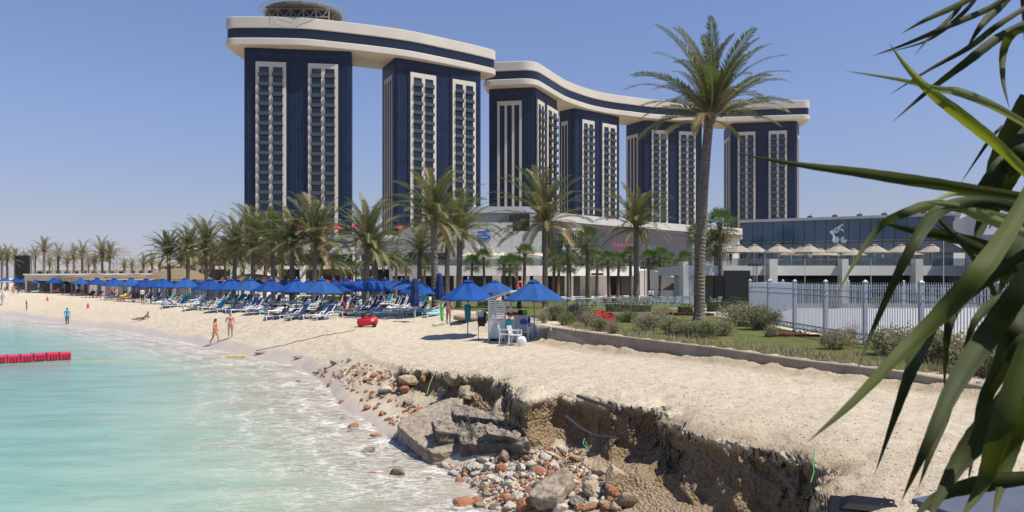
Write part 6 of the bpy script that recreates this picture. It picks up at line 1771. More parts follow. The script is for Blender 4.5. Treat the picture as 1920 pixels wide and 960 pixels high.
RM={'white':rmat('pale_limestone',(0.62,0.58,0.50),(0.48,0.43,0.35)),
    'red':rmat('rust_red_stone',(0.42,0.18,0.085),(0.27,0.115,0.06)),
    'brown':rmat('brown_stone',(0.27,0.19,0.12),(0.17,0.12,0.08)),
    'grey':rmat('grey_stone',(0.26,0.235,0.195),(0.15,0.13,0.11)),
    'sand':rmat('sandy_clod',(0.44,0.35,0.235),(0.30,0.22,0.14))}
RMESH={}
for kname,mm in RM.items():
    RMESH[kname]=[]
    for s_ in range(4):
        me=rock_mesh(hash(kname)%1 + s_*13+len(kname)*7+ord(kname[0]),.55+.12*s_,3+s_); me.materials.append(mm); RMESH[kname].append(me)
rocks=[]
def rock(px,py,size,kind,label=None,sz=None,name=None,sink=.25,group=None,v=None,flat=1.0,z0=8,z1=60):
    x,y,z=gfind(px,py,z0,z1); me=RMESH[kind][(len(rocks)) % 4 if v is None else v]
    o=bpy.data.objects.new(name or {'white':'pebble','red':'red_stone','brown':'brown_stone','grey':'grey_stone','sand':'sand_clod'}[kind],me); COL.objects.link(o)
    r=size/2; o.scale=(r*rnd.uniform(.9,1.25),r*rnd.uniform(.85,1.1),r*flat*rnd.uniform(.8,1.1)); o.rotation_euler=(rnd.uniform(-.3,.3),rnd.uniform(-.3,.3),rnd.uniform(0,6.28))
    o.location=(x,y,max(z,-.02)+r*flat*.55*(1-sink*2)); rocks.append(o)
    tag(o,label,'stone' if kind!='sand' else 'clod',group); return o
big=[(770,722,.75,'sand','large pinkish sand clod block against the low bank, above the stranded slabs'),(758,735,.5,'red','rust brown boulder leaning on the front of the large clod'),(795,715,.45,'red','rust red boulder right of the large clod by the bank'),
(788,772,.45,'red','largest orange red boulder left of the concrete slab'),(806,766,.28,'red','orange red boulder touching the largest one, on its right'),(688,767,.38,'red','orange red boulder alone on wet sand left of the slabs'),(716,778,.32,'red','orange red boulder right of the lone one on wet sand'),
(663,806,.42,'red','flat rust red stone awash in the foam'),(706,820,.32,'red','red stone awash just left of the slab corner'),(745,902,.5,'brown','brown submerged stone at the edge of the shallow water'),(690,858,.4,'grey','grey stone under the foam, below the red one'),
(605,704,.3,'red','leftmost cluster red stone at the water edge'),(612,698,.28,'brown','brown stone on top of the leftmost red cluster'),(597,700,.3,'grey','grey stone in the leftmost cluster at the water edge'),(630,683,.62,'sand','sandy grey boulder at the left foot of the bank'),
(655,678,.3,'grey','dark grey stone right of the sandy boulder'),(690,716,.42,'red','red boulder in the middle of the rubble strip'),(700,708,.34,'red','red stone behind the middle boulder of the rubble strip'),(720,712,.4,'brown','brown boulder of the rubble strip near the large clod'),
(672,703,.35,'red','red stone left part of the rubble strip'),(662,733,.25,'red','single red stone below the rubble strip'),(722,735,.5,'white','long pale slab stone lying below the rubble strip'),(766,758,.42,'grey','dark flat stone above the orange boulders'),
(850,720,.85,'sand','tall sandy boulder beside the shaded bank recess'),(832,745,.55,'sand','brown earth clod between boulder and slabs'),(880,745,.8,'sand','sharp sandy block behind the upper slab'),
(1130,890,.5,'sand','crumbly earth clod in the shade at the bank foot'),(1155,905,.6,'sand','large crumbly clod below the bank in the shade'),(1110,925,.55,'sand','rough clod among the shingle near the bank'),(1175,948,.5,'brown','brown clod at the bottom edge under the bank'),
(950,862,.2,'red','square red brick-like stone right under the slab end'),(820,862,.3,'brown','brown stone at the front foot of the concrete slab'),(834,873,.22,'white','big white pebble in front of the slab'),(905,868,.42,'grey','flat grey-brown stone before the slab end'),
(895,882,.32,'white','biggest pale pebble in front of the flat grey-brown stone'),(860,905,.28,'red','rust stone awash at the left edge of the shingle'),(915,902,.3,'sand','sandy round stone in the shingle'),(990,955,.55,'red','large rust red stone at the bottom edge of the shingle'),(870,952,.45,'red','rust red boulder at the bottom edge, in the wash'),
(1040,945,.4,'grey','grey angular stone at the bottom of the shingle'),(1085,945,.5,'grey','wide grey stone at the bottom, right part of the shingle')]
for px,py,sz_,k,l in big: rock(px,py,sz_,k,l,flat=.9)
# shingle: many counted stones, the rest as one mass
rg=random.Random(99)
poly_s=[(800,868),(850,878),(920,862),(985,838),(1020,842),(1085,838),(1105,880),(1130,900),(1180,958),(880,962),(900,925),(870,900)]
poly_r=[(585,700),(650,672),(700,688),(745,700),(760,745),(800,780),(740,800),(700,770),(660,745),(640,720)]
def inpoly(x,y,P): return bool(inside(np.array([x]),np.array([y]),P)[0])
cnt=0
while cnt<170:
    px,py=rg.uniform(790,1180),rg.uniform(835,960)
    if not inpoly(px,py,poly_s): continue
    k=rg.choice(['white']*5+['red']*4+['brown']*2+['sand']); s_=rg.uniform(.13,.33)
    rock(px,py,s_,k,'small %s stone lying in the shingle below the sandy bank'%{'white':'pale','red':'rust red','brown':'brown','grey':'grey','sand':'sandy'}[k],group='small stones in the shingle'); cnt+=1
cnt=0
while cnt<75:
    px,py=rg.uniform(585,800),rg.uniform(670,800)
    if not inpoly(px,py,poly_r): continue
    k=rg.choice(['red']*4+['brown','grey','white']); s_=rg.uniform(.10,.26)
    rock(px,py,s_,k,'small %s stone in the rubble strip left of the slabs'%{'white':'pale','red':'rust red','brown':'brown','grey':'grey'}[k],group='small stones in the rubble strip'); cnt+=1
for px,py in ((610,742),(640,755),(585,735),(700,800),(760,800),(640,790),(725,845),(560,720),(618,722),(740,875),(700,905),(805,905)):
    rock(px,py,rg.uniform(.14,.3),'red','rust stone awash in the shallow foam left of the slabs',group='stones awash in the foam',sink=.4)
# fine pebbles as one mass
ico=rock_mesh(5,.7,4); 
import bmesh
bm=bmesh.new(); bmesh.ops.create_icosphere(bm,subdivisions=1,radius=1); iv=[v.co.copy() for v in bm.verts]; ifc=[tuple(v.index for v in f.verts) for f in bm.faces]; bm.free()
mb=MB(); N=12000
PX=[];PY=[]
rgn=np.random.RandomState(3)
# plan region below the bank
XX=rgn.uniform(-2.2,3.8,N); YY=rgn.uniform(12.5,19.5,N)
z,dW,dC,dG,c,face=terr(XX,YY,True)
ok=(dC<-.25)&(dW>-.35)&(face<.05)&(YY<18.4-.25*XX)
for x,y,zz_ in list(zip(XX[ok],YY[ok],z[ok]))[:N]:
    ppx=960+x*F/y; ppy=520+(EYE-zz_)*F/y
    if not inpoly(ppx,ppy+4,poly_s) or rg.random()<.35: continue
    s_=rg.choice((rg.uniform(.015,.035),rg.uniform(.03,.07))); k=rg.choice((0,0,0,1,1,1,2,2,3)); q=Euler((rg.random()*3,rg.random()*3,rg.random()*3)).to_matrix()
    mb.add([(Vector((v.x,v.y*.8,v.z*.65))*s_*(1+.2*math.sin(i*3.3+s_*90))) @ q.transposed()+Vector((x,y,max(zz_,-.01)+s_*.3)) for i,v in enumerate(iv)],ifc,k)
XX=rgn.uniform(-9,-1.5,4000); YY=rgn.uniform(19,34,4000)
z,dW,dC,dG,c,face=terr(XX,YY,True); ok=(dC<-.2)&(dW>-.2)&(face<.3)
for x,y,zz_ in list(zip(XX[ok],YY[ok],z[ok]))[:1300]:
    if vn(np.array([x*.8]),np.array([y*.8]))[0]<.5 or not inpoly(960+x*F/y,520+(EYE-zz_)*F/y,poly_r): continue
    s_=rg.uniform(.025,.08); k=rg.choice((0,1,1,1,2,3)); q=Euler((rg.random()*3,rg.random()*3,rg.random()*3)).to_matrix()
    mb.add([(Vector((v.x,v.y*.8,v.z*.65))*s_) @ q.transposed()+Vector((x,y,max(zz_,-.01)+s_*.3)) for v in iv],ifc,k)
tag(mb.build('fine_pebbles',[RM['white'],RM['red'],RM['brown'],RM['grey']],smooth=False),kind='stuff')
# crumbs of earth on the bank top and slope near the camera
mb=MB(); XX=rgn.uniform(-5,7.5,9000); YY=rgn.uniform(8,27,9000); z,dW,dC,dG,c,face=terr(XX,YY,True); ok=(dC>-.1)&(dG<-.15)&(rgn.rand(9000)<np.exp(-np.maximum(dC,0)/1.4)*.9+.05)
for x,y,zz_ in zip(XX[ok],YY[ok],z[ok]):
    s_=rg.uniform(.006,.022); q=Euler((rg.random()*3,rg.random()*3,0)).to_matrix(); mb.add([(v*s_) @ q+Vector((x,y,zz_+s_*.3)) for v in iv],ifc,0)
tag(mb.build('earth_crumbs',mat('pale_crumb',(0.58,0.49,0.37),.9,col2=(0.42,0.34,0.24),vs=2)),kind='stuff')

# stranded concrete slabs
m_slabc=mat('stained_concrete',(0.35,0.285,0.205),.85,col2=(0.13,0.10,0.073),vs=4.0,bump=1.0,bs=18,detail=9)
m_slabd=mat('dark_crusted_rock',(0.17,0.14,0.11),.95,col2=(0.06,0.05,0.04),vs=3.5,bump=1.0,bs=16,detail=9,bdist=.06)
def sandy_top(m,amount):
    # loose pale sand lying on the upward faces
    N=m.node_tree.nodes; L=m.node_tree.links; b=N['Principled BSDF']; src=b.inputs['Base Color'].links[0].from_socket
    g=N.new('ShaderNodeNewGeometry'); sp=N.new('ShaderNodeSeparateXYZ'); L.new(g.outputs['True Normal'],sp.inputs[0])
    n=noise(N,L,N.new('ShaderNodeTexCoord').outputs['Object'],5,6,.7)
    f=ramp(N,L,math_(N,L,'ADD',sp.outputs[2],math_(N,L,'MULTIPLY',math_(N,L,'SUBTRACT',n,.5),.9)),[(.72,0.0),(.98,amount)])
    L.new(mix(N,L,f,src,(0.50,0.43,0.33)),b.inputs['Base Color'])
sandy_top(m_slabd,.55); sandy_top(m_slabc,.35)
for k_,a_ in (('red',.12),('brown',.3),('grey',.35),('sand',.5)): sandy_top(RM[k_],a_)
def slabrock(name,pts,thick,m,label,sub=28,rough=.05,tilt=None,seed=0):
    # pts: outline of the top face as (px,py,z)
    P=[]
    for px,py,z in pts:
        Y=(EYE-z)*F/(py-520); P.append(Vector(((px-960)*Y/F,Y,z)))
    import bmesh
    bm=bmesh.new(); vs=[bm.verts.new(p) for p in P]; f=bm.faces.new(vs); f.normal_update()
    n_=f.normal if f.normal.z>0 else -f.normal
    r=bmesh.ops.extrude_face_region(bm,geom=[f]); ev=[g for g in r['geom'] if isinstance(g,bmesh.types.BMVert)]
    for v in ev: v.co-=n_*thick*.3+Vector((0,0,thick*.7))
    bmesh.ops.recalc_face_normals(bm,faces=bm.faces); bmesh.ops.triangulate(bm,faces=bm.faces)
    for _ in range(5):
        es=[e for e in bm.edges if e.calc_length()>.07]
        if not es: break
        bmesh.ops.subdivide_edges(bm,edges=es,cuts=1); bmesh.ops.triangulate(bm,faces=[f for f in bm.faces if len(f.verts)>3])
    bmesh.ops.smooth_vert(bm,verts=bm.verts,factor=.22,use_axis_x=True,use_axis_y=True,use_axis_z=True)
    bm.normal_update()
    co=np.array([v.co for v in bm.verts]); nz=fbm(co[:,0]*4+co[:,2]*3+seed,co[:,1]*4-co[:,2]*5,4)*rough*2+fbm(co[:,0]*14+co[:,2]*12,co[:,1]*14-co[:,2]*11,3)*rough*1.1
    for v,q in zip(bm.verts,nz): v.co+=v.normal*float(q)
    me=bpy.data.meshes.new(name); bm.to_mesh(me); bm.free(); 
    for p in me.polygons: p.use_smooth=True
    me.materials.append(m); o=bpy.data.objects.new(name,me); COL.objects.link(o); return tag(o,label,'slab')
slabrock('concrete_slab',[(744,797,.52),(752,785,.60),(800,762,.80),(845,745,.97),(868,748,1.0),(862,768,.90),(838,790,.72),(850,806,.62),(880,826,.52),(885,838,.45),(858,844,.36),(812,850,.30),(795,840,.34),(765,815,.44)],.32,m_slabc,'large tilted L-shaped grey concrete slab stranded half in the wash',rough=.045)
slabrock('broken_slab',[(846,766,1.08),(858,758,1.16),(925,770,1.2),(954,780,1.18),(956,790,1.12),(925,786,1.10),(850,778,1.02)],.34,m_slabd,'upper dark rectangular concrete block with a sandy top behind the big slab',rough=.05,seed=4)
slabrock('broken_slab',[(810,790,.84),(850,782,.94),(885,792,.96),(960,806,1.0),(992,826,.95),(975,836,.84),(920,834,.72),(866,832,.60),(858,812,.70),(818,810,.74)],.34,m_slabd,'dark crusted ragged slab lying in front of the rectangular block',rough=.075,seed=7)
slabrock('broken_slab',[(1040,885,.72),(1062,876,.82),(1075,890,.78),(1062,912,.64),(1045,930,.54),(1005,934,.46),(988,926,.46),(1015,903,.60)],.24,m_slabc,'wedge of grey concrete tilted on the shingle at the lower middle',rough=.05,seed=11)
slabrock('broken_slab',[(908,797,1.06),(940,795,1.08),(978,812,1.04),(972,822,.98),(915,812,.98)],.14,m_slabd,'thin dark slab piece resting on the crusted slab',rough=.07,seed=9)
# pipe and cable ends sticking from the bank, green twine, seaweed lines
def stick(name,pts,r,m,lab,cat):
    return tag(MB().tube([at(*p) for p in pts],r,6).build(name,m),lab,cat)
stick('buried_pipe',[(1082,742,16.6),(1110,752,16.3),(1150,765,15.9)],.035,m_steeld,'dark pipe stub sticking out of the upper bank recess','pipe')
stick('drift_branch',[(1060,780,16.2),(1085,800,15.9),(1110,815,15.6),(1160,822,15.2)],.022,m_steeld,'dark dry branch leaning below the pipe in the bank','branch')
m_grn=mat('green_twine',(0.04,0.30,0.12),.6)
stick('green_twine',[(1096,822,15.6),(1093,832,15.5),(1102,842,15.3),(1098,828,15.4)],.012,m_grn,'tangle of green twine at the foot of the shaded bank','twine')
stick('green_twine',[(1527,842,10.9),(1525,870,10.7),(1526,885,10.6),(1520,905,10.4)],.008,m_grn,'strand of green twine hanging down the near sand slope','twine')
stick('green_twine',[(812,705,23.5),(805,722,23.2),(800,740,22.8)],.012,mat('olive_twine',(0.2,0.3,0.08),.7),'thin olive twine hanging from the low bank near the boulders','twine')
for (px,py,l,cl_) in ((490,663,'flat brown driftwood piece at the water edge','driftwood'),(560,672,'dark weed clump on the sand right of the driftwood','driftwood')):
    x,y,z=gfind(px,py,20,60); mb=MB(); mb.sphere((0,0,0),(.42 if px<500 else .22,.18,.05),12,6); mb.bar((-.3,0,.03),(.35,.1,.06),.08,.04); o=mb.build(cl_,RM['brown'],smooth=True); o.location=(x,y,z+.03); tag(o,l,'driftwood')
x,y,z=gfind(440,674,20,60); tag((lambda o:(setattr(o,'location',(x,y,.05)),o)[1])(MB().tube([(-.5,0,0),(-.2,.05,.03),(.1,0,.02),(.4,.1,.04),(.6,.0,0)],[.04,.06,.05,.06,.02],6).build('yellow_rope_piece',bpy.data.materials['yellow_rope'])),'short frayed yellow rope piece in the wash','rope')
# black low box and blue-grey slab bottom right
X,Y=XD(1632,8.75); mb=MB(); g=H(X,Y)-.05
bx_=thing('plastic_case','low black angular plastic case lying on the near sand slope','case',(X,Y,g),R(-12)); bx_.scale=(.82,.8,.8)
mb=MB(); vs=[(-.62,-.35,-.1),(.62,-.45,-.1),(.70,.35,-.1),(-.5,.4,-.1),(-.60,-.33,.03),(.6,-.40,.0),(.66,.30,.05),(-.46,.36,.09)]
mb.add(vs,[(0,3,2,1),(4,5,6,7),(0,1,5,4),(1,2,6,5),(2,3,7,6),(3,0,4,7)]); mb.build('body',mat('black_plastic',(0.005,0.0055,0.008),.6,var=.2,vs=4,spec=.2),bx_,bevel=.02)
mb=MB(); mb.add([(-.46,-.22,.045),(.42,-.28,.03),(.45,.20,.07),(-.32,.26,.10),(-.34,-.14,.12),(.30,-.18,.11),(.32,.12,.14),(-.2,.16,.16)],[(0,3,2,1),(4,5,6,7),(0,1,5,4),(1,2,6,5),(2,3,7,6),(3,0,4,7)]); mb.build('lid',bpy.data.materials['black_plastic'],bx_,bevel=.02)
X,Y=XD(1925,8.2); g=H(X,Y); mb=MB(); mb.box((0,0,.02),(1.5,1.6,.12)); o=mb.build('paving_slab',mat('bluegrey_paving',(0.075,0.09,0.13),.7,var=.12,vs=3),bevel=.02); o.location=(X,Y,g); o.rotation_euler=(R(2),R(-3),R(20)); tag(o,'smooth blue-grey paving slab at the lower right behind the leaves','paving slab')

# ================================================================== people
m_skin=mat('skin',(0.42,0.235,0.155),.6); m_skind=mat('tanned_skin',(0.25,0.13,0.08),.6); m_hair=mat('dark_hair',(0.02,0.013,0.01),.6); m_hairb=mat('light_hair',(0.32,0.22,0.12),.6)
STAND=dict(pel=(0,0,.53),spi=(0,.005,.62),che=(0,-.005,.73),nek=(0,0,.835),hed=(0,-.008,.90),top=(0,0,.965),
 shl=(.098,0,.805),shr=(-.098,0,.805),ell=(.135,.01,.63),elr=(-.135,.01,.63),wrl=(.145,-.04,.485),wrr=(-.145,-.04,.485),hal=(.145,-.06,.425),har=(-.145,-.06,.425),
 hil=(.05,0,.50),hir=(-.05,0,.50),knl=(.058,-.01,.28),knr=(-.058,-.01,.28),anl=(.06,.015,.045),anr=(-.06,.015,.045),tol=(.065,-.075,.015),tor=(-.065,-.075,.015))
RADS=dict(pel=(.082,.060),spi=(.066,.050),che=(.082,.058),nek=(.030,.032),hed=(.046,.056),top=(.036,.042),shl=.036,shr=.036,ell=.024,elr=.024,wrl=.016,wrr=.016,hal=.017,har=.017,hil=.058,hir=.058,knl=.036,knr=.036,anl=.022,anr=.022,tol=.020,tor=.020)
EDG=[('pel','spi'),('spi','che'),('che','nek'),('nek','hed'),('hed','top'),('che','shl'),('che','shr'),('shl','ell'),('shr','elr'),('ell','wrl'),('elr','wrr'),('wrl','hal'),('wrr','har'),('pel','hil'),('pel','hir'),('hil','knl'),('hir','knr'),('knl','anl'),('knr','anr'),('anl','tol'),('anr','tor')]
def person(label,loc,height,rz,wear,pose=None,skin=None,hair=m_hair,long_hair=False,cap=None,group=None):
    J=dict(STAND); J.update(pose or {}); names=list(J); idx={n:i for i,n in enumerate(names)}
    me=bpy.data.meshes.new('body'); me.from_pydata([Vector(J[n])*height for n in names],[(idx[a],idx[b]) for a,b in EDG],[])
    o=bpy.data.objects.new('tmp',me); COL.objects.link(o)
    md=o.modifiers.new('s','SKIN'); md.use_smooth_shade=True
    for n,i in idx.items():
        r=RADS[n]; r=r if hasattr(r,'__len__') else (r,r); me.skin_vertices[0].data[i].radius=(r[0]*height,r[1]*height)
    for v in me.skin_vertices[0].data: v.use_root=False
    me.skin_vertices[0].data[idx['pel']].use_root=True
    ss=o.modifiers.new('u','SUBSURF'); ss.levels=1; ss.render_levels=1
    bpy.context.view_layer.update(); dg=bpy.context.evaluated_depsgraph_get()
    bm_=bpy.data.meshes.new_from_object(o.evaluated_get(dg)); bpy.data.objects.remove(o)
    t=thing('person',label,'person',loc,rz,group)
    mats=[skin or m_skin]; wi={}
    for k,m in wear.items():
        if m not in mats: mats.append(m)
        wi[k]=mats.index(m)
    bm_.materials.clear()
    for m in mats: bm_.materials.append(m)
    V={n:Vector(J[n])*height for n in names}
    mi=[]
    for p in bm_.polygons:
        c=p.center; best=None;bd=9
        for a,b in EDG:
            A,B=V[a],V[b]; d=B-A; tt=max(0,min(1,(c-A).dot(d)/d.length_squared)); dd=(c-A-d*tt).length
            if dd<bd: bd=dd; best=(a,b,tt)
        a,b,tt=best; reg='skin'
        if (a,b)==('pel','spi') : reg='hips' if tt<.55 else 'belly'
        elif (a,b)==('spi','che'): reg='belly' if tt<.45 else 'bust'
        elif (a,b)==('che','nek'): reg='bust' if tt<.35 else ('upper' if tt<.8 else 'neck')
        elif a=='che': reg='upper'
        elif a=='pel': reg='hips'
        elif a in('shl','shr'): reg='sleeve' 
        elif a in('ell','elr'): reg='forearm'
        elif a in('hil','hir'): reg='thigh_top' if tt<.25 else 'thigh'
        elif a in('knl','knr'): reg='shin'
        elif a in('anl','anr'): reg='foot'
        mi.append(wi.get(reg,0))
    bm_.polygons.foreach_set('material_index',mi); bm_.polygons.foreach_set('use_smooth',[True]*len(mi))
    b=bpy.data.objects.new('body',bm_); COL.objects.link(b); b.parent=t
    h=height; hd=V['hed']; mb=MB(); 
    tp=(V['top']-V['hed']).normalized()
    c=hd+tp*.020*h+Vector((0,.008*h,0)); mb.sphere(c,(.049*h,.057*h,.056*h),12,8)
    if long_hair: mb.tube([hd+Vector((0,.03*h,.02*h)),hd+Vector((0,.055*h,-.05*h)),hd+Vector((0,.058*h,-.13*h)),hd+Vector((0,.05*h,-.17*h))],[.040*h,.045*h,.034*h,.012*h],8)
    o=mb.build('cap' if cap else 'hair',cap or hair,t,smooth=True)
    fc=MB(); q=hd+Vector((0,-.058*h,-.004*h)); fc.sphere(q,(.009*h,.012*h,.014*h),6,4); fc.build('nose',skin or m_skin,t,smooth=True)
    return t
def W_(*regs): return lambda m:{r:m for r in regs}
TS=('hips','belly','bust')
def G3(px,py,**k): x,y,z=gfind(px,py,**k); return (x,y,z-.01)
m_orange=mat('orange_swimwear',(0.62,0.10,0.02),.6); m_pink=mat('pink_swimwear',(0.60,0.05,0.14),.6); m_sky=mat('sky_blue_shirt',(0.02,0.30,0.52),.7); m_dkshort=mat('dark_leggings',(0.012,0.015,0.03),.7)
walk=dict(hil=(.045,0,.49),knl=(.05,-.11,.29),anl=(.05,-.13,.05),tol=(.05,-.22,.018),hir=(-.045,.0,.49),knr=(-.05,.04,.27),anr=(-.05,.19,.07),tor=(-.05,.13,.012),ell=(.14,.05,.65),wrl=(.13,-.03,.53),hal=(.13,-.07,.49),elr=(-.13,-.06,.65),wrr=(-.11,-.17,.56),har=(-.10,-.21,.53),che=(0,-.02,.73),nek=(0,-.02,.835),hed=(0,-.035,.90),top=(0,-.03,.965))
x,y,z=G3(403,645,y0=30,y1=70)
person('walking person in an orange swimsuit with long dark hair at the water edge',(x,y,max(z,0)),1.66,R(70),{k:m_orange for k in TS+('thigh_top',)} if False else {k:m_orange for k in TS},walk,long_hair=True)
akim=dict(elr=(-.165,.06,.66),wrr=(-.10,-.01,.56),har=(-.07,-.03,.54),ell=(.13,.0,.65),wrl=(.15,-.10,.60),hal=(.15,-.15,.61))
x,y,z=G3(432,634,y0=30,y1=70); person('standing person in a pink bikini and light hair, hand on hip, right of the walker',(x,y,z),1.66,R(25),{'hips':m_pink,'bust':m_pink},akim,hair=m_hairb)
wade=dict(knl=(.055,-.05,.28),anl=(.055,-.03,.05),tol=(.055,-.11,.02),anr=(-.055,.05,.05),tor=(-.055,-.03,.015))
x,y,z=G3(126,609,y0=50,y1=100); person('person in a loose sky blue shirt and dark leggings wading ashore at the left',(x,y,max(z,-.03)-.03),1.66,R(20),{**{k:m_sky for k in TS+('upper','neck','sleeve','forearm')},'thigh':m_dkshort,'thigh_top':m_sky,'shin':m_dkshort,'foot':m_dkshort},wade,skin=m_skind)
sk=MB(); vs=[];fs=[];A=16
x0,y0_,z0_=x,y,max(z,-.03)-.03
x,y,z=G3(50,582,y0=60,y1=120); person('small child in pink standing on the wet sand at far left',(x,y,max(z,0)),1.22,R(-40),{k:mat('child_pink',(0.45,0.18,0.26),.7) if k=='hips' else bpy.data.materials['child_pink'] for k in TS+('upper','thigh_top')},dict(elr=(-.12,-.05,.66),wrr=(-.05,-.10,.76),har=(-.03,-.11,.80)),skin=m_skind)
# reclining person: built lying on the side, propped on an arm
rec=dict(pel=(0,0,.10),spi=(.08,0,.13),che=(.16,0,.21),nek=(.22,0,.31),hed=(.245,-.005,.37),top=(.25,0,.43),shl=(.20,.08,.27),shr=(.20,-.09,.26),ell=(.27,.10,.14),elr=(.27,-.11,.14),wrl=(.31,.11,.03),wrr=(.31,-.12,.03),hal=(.37,.11,.015),har=(.37,-.12,.015),hil=(-.03,.05,.09),hir=(-.03,-.05,.085),knl=(-.24,.06,.11),knr=(-.25,-.05,.055),anl=(-.44,.05,.05),anr=(-.46,-.05,.035),tol=(-.50,.05,.09),tor=(-.52,-.05,.09))
x,y,z=G3(268,600,y0=50,y1=100); person('tanned person reclining on the sand propped up on both arms',(x,y,z),1.7,R(12),{'hips':m_dkshort},rec,skin=m_skind,hair=m_hairb)
m_pshort=mat('pink_shorts',(0.55,0.20,0.20),.8)
x,y,z=G3(841,607,y0=35,y1=60); person('bare-backed person in pink shorts holding up a green towel, seen behind the left open parasol',(x,y,z),1.78,R(150),{'hips':m_pshort,'thigh':m_pshort,'thigh_top':m_pshort},dict(ell=(.17,-.06,.74),wrl=(.22,-.16,.78),hal=(.24,-.19,.80)),hair=m_hairb)
cloth('held_towel',829,587,(y-.2),.20,.85,(0.10,0.60,0.04),'long lime green towel held by the person in pink shorts','towel',14,th=.10,m=m_lime)
m_mar=mat('maroon_wetsuit',(0.28,0.02,0.03),.7)
x,y,z=G3(646,588,y0=40,y1=70); x,y=XD(646,54); person('person in a long maroon suit standing among the loungers left of the compressor',(x,y,H(x,y)),1.62,R(80),{k:m_mar for k in TS+('upper','neck','sleeve','thigh','thigh_top','shin')},walk if False else None,skin=m_skind,cap=mat('blue_head_scarf',(0.02,0.10,0.30),.8))
m_wsh=mat('white_shirt',(0.68,0.68,0.68),.8); m_bkp=mat('black_trousers',(0.015,0.015,0.02),.8)
for j,(px,Y) in enumerate(((1218,99),(1224,96),(1235,98))):
    x,y=XD(px,Y); person(['left','middle','right'][j]+' one of three waiters in white shirts and black trousers on the lawn',(x,y,H(x,y)),1.75,R(40*j+20),{**{k:m_wsh for k in ('belly','bust','upper','neck','sleeve','forearm')},**{k:m_bkp for k in ('hips','thigh','thigh_top','shin','foot')}})
cols=[('blue shirt',(0.06,0.09,0.35)),('white shirt',(0.65,0.65,0.65)),('grey shirt',(0.22,0.23,0.26)),('dark shirt',(0.03,0.03,0.04)),('red shirt',(0.45,0.05,0.05)),('teal shirt',(0.04,0.25,0.28)),('orange top',(0.6,0.15,0.05))]
cm=[mat(n.replace(' ','_'),c,.8) for n,c in cols]
stand=[(250,84,0,'person in a blue shirt standing between the left cabanas and loungers'),(267,79,1,'person in a white shirt walking before the left blue parasols'),(283,78,2,'person in a grey shirt standing beside the one in white'),(314,77,3,'dark-clothed person standing behind the lilac bag'),(34,125,3,'dark-dressed person standing under the far left parasols'),(210,98,4,'person in red standing before the white cabanas'),(25,120,6,'person in an orange top among the far left loungers'),(5,100,2,'person in grey at the left edge beside the lifeguard stand'),(118,118,5,'person in teal standing under the far parasols'),(145,112,1,'person in white behind the dark red loungers'),(716,66,1,'person in a white shirt behind the right part of the loungers'),(732,68,3,'person with dark shorts and pale top behind the right loungers'),(1370,89.4,3,'dark-clothed guest on the pavilion terrace, left end'),(1398,89.6,3,'guest in dark clothes at the terrace rail, second from left'),(1404,90.5,2,'guest in grey on the terrace under the second parasol'),(1425,89.6,3,'guest in black standing at the terrace rail'),(1520,89.8,1,'guest in white on the terrace, mid part'),(1655,89.8,1,'guest in white on the terrace near the right column')]
for px,Y,c,l in stand:
    x,y=XD(px,Y); z=H(x,y)
    if px>1300: z=TZ+.002
    person(l,(x,y,z),1.68,R(rnd.uniform(-180,180)),{**{k:cm[c] for k in TS+('upper','sleeve')},**({'thigh_top':m_bkp,'thigh':m_bkp,'hips':m_bkp} if c!=6 else {})},None,skin=m_skind if c%2 else m_skin)
# seated people on loungers
sit=dict(pel=(0,.12,.26),spi=(0,.17,.34),che=(0,.22,.45),nek=(0,.25,.55),hed=(0,.245,.62),top=(0,.25,.685),shl=(.098,.23,.52),shr=(-.098,.23,.52),ell=(.13,.16,.37),elr=(-.13,.16,.37),wrl=(.11,.02,.31),wrr=(-.11,.02,.31),hal=(.10,-.03,.30),har=(-.10,-.03,.30),hil=(.05,.10,.25),hir=(-.05,.10,.25),knl=(.06,-.13,.30),knr=(-.06,-.13,.30),anl=(.06,-.34,.25),anr=(-.06,-.34,.25),tol=(.06,-.37,.30),tor=(-.06,-.37,.30))
cand=[L_ for L_ in lounger_list if L_[4]==0]
pick=[cand[i] for i in (4,9,14,19,24,29,33,38,43,47,52)]
for j,(X,Y,rz,k,row) in enumerate(pick):
    c=rnd.randrange(7); d=Vector((math.cos(rz),math.sin(rz)))
    w_={'hips':cm[c],'bust':cm[c]} if j%2 else {k2:cm[c] for k2 in TS+('upper','sleeve','thigh_top')}
    person('person resting on a front-row lounger, %s such sunbather from the left'%ordw(j),(X+d.x*.95,Y+d.y*.95,H(X,Y)-.06),1.65,rz-R(90),w_,sit,skin=m_skind if j%3 else m_skin,group='sunbathers on the loungers')
# tables on the pavilion terrace
for j,(px,Y) in enumerate(((1384,91),(1416,90.5),(1462,91),(1492,91.5),(1535,91),(1560,90.5),(1625,91),(1680,91),(1750,91))):
    x,_=XD(px,Y); t=thing('terrace_table','small white table under the terrace parasols, %s from the left'%ordw(j),'table',(x,Y,TZ+.002),0,'tables on the pavilion terrace')
    mb=MB(); mb.tube([(0,0,.72),(0,0,.75)],.45,16); mb.build('table_top',m_white_,t); mb=MB(); mb.tube([(0,0,0),(0,0,.72)],.05,8); mb.build('leg',m_steeld,t)
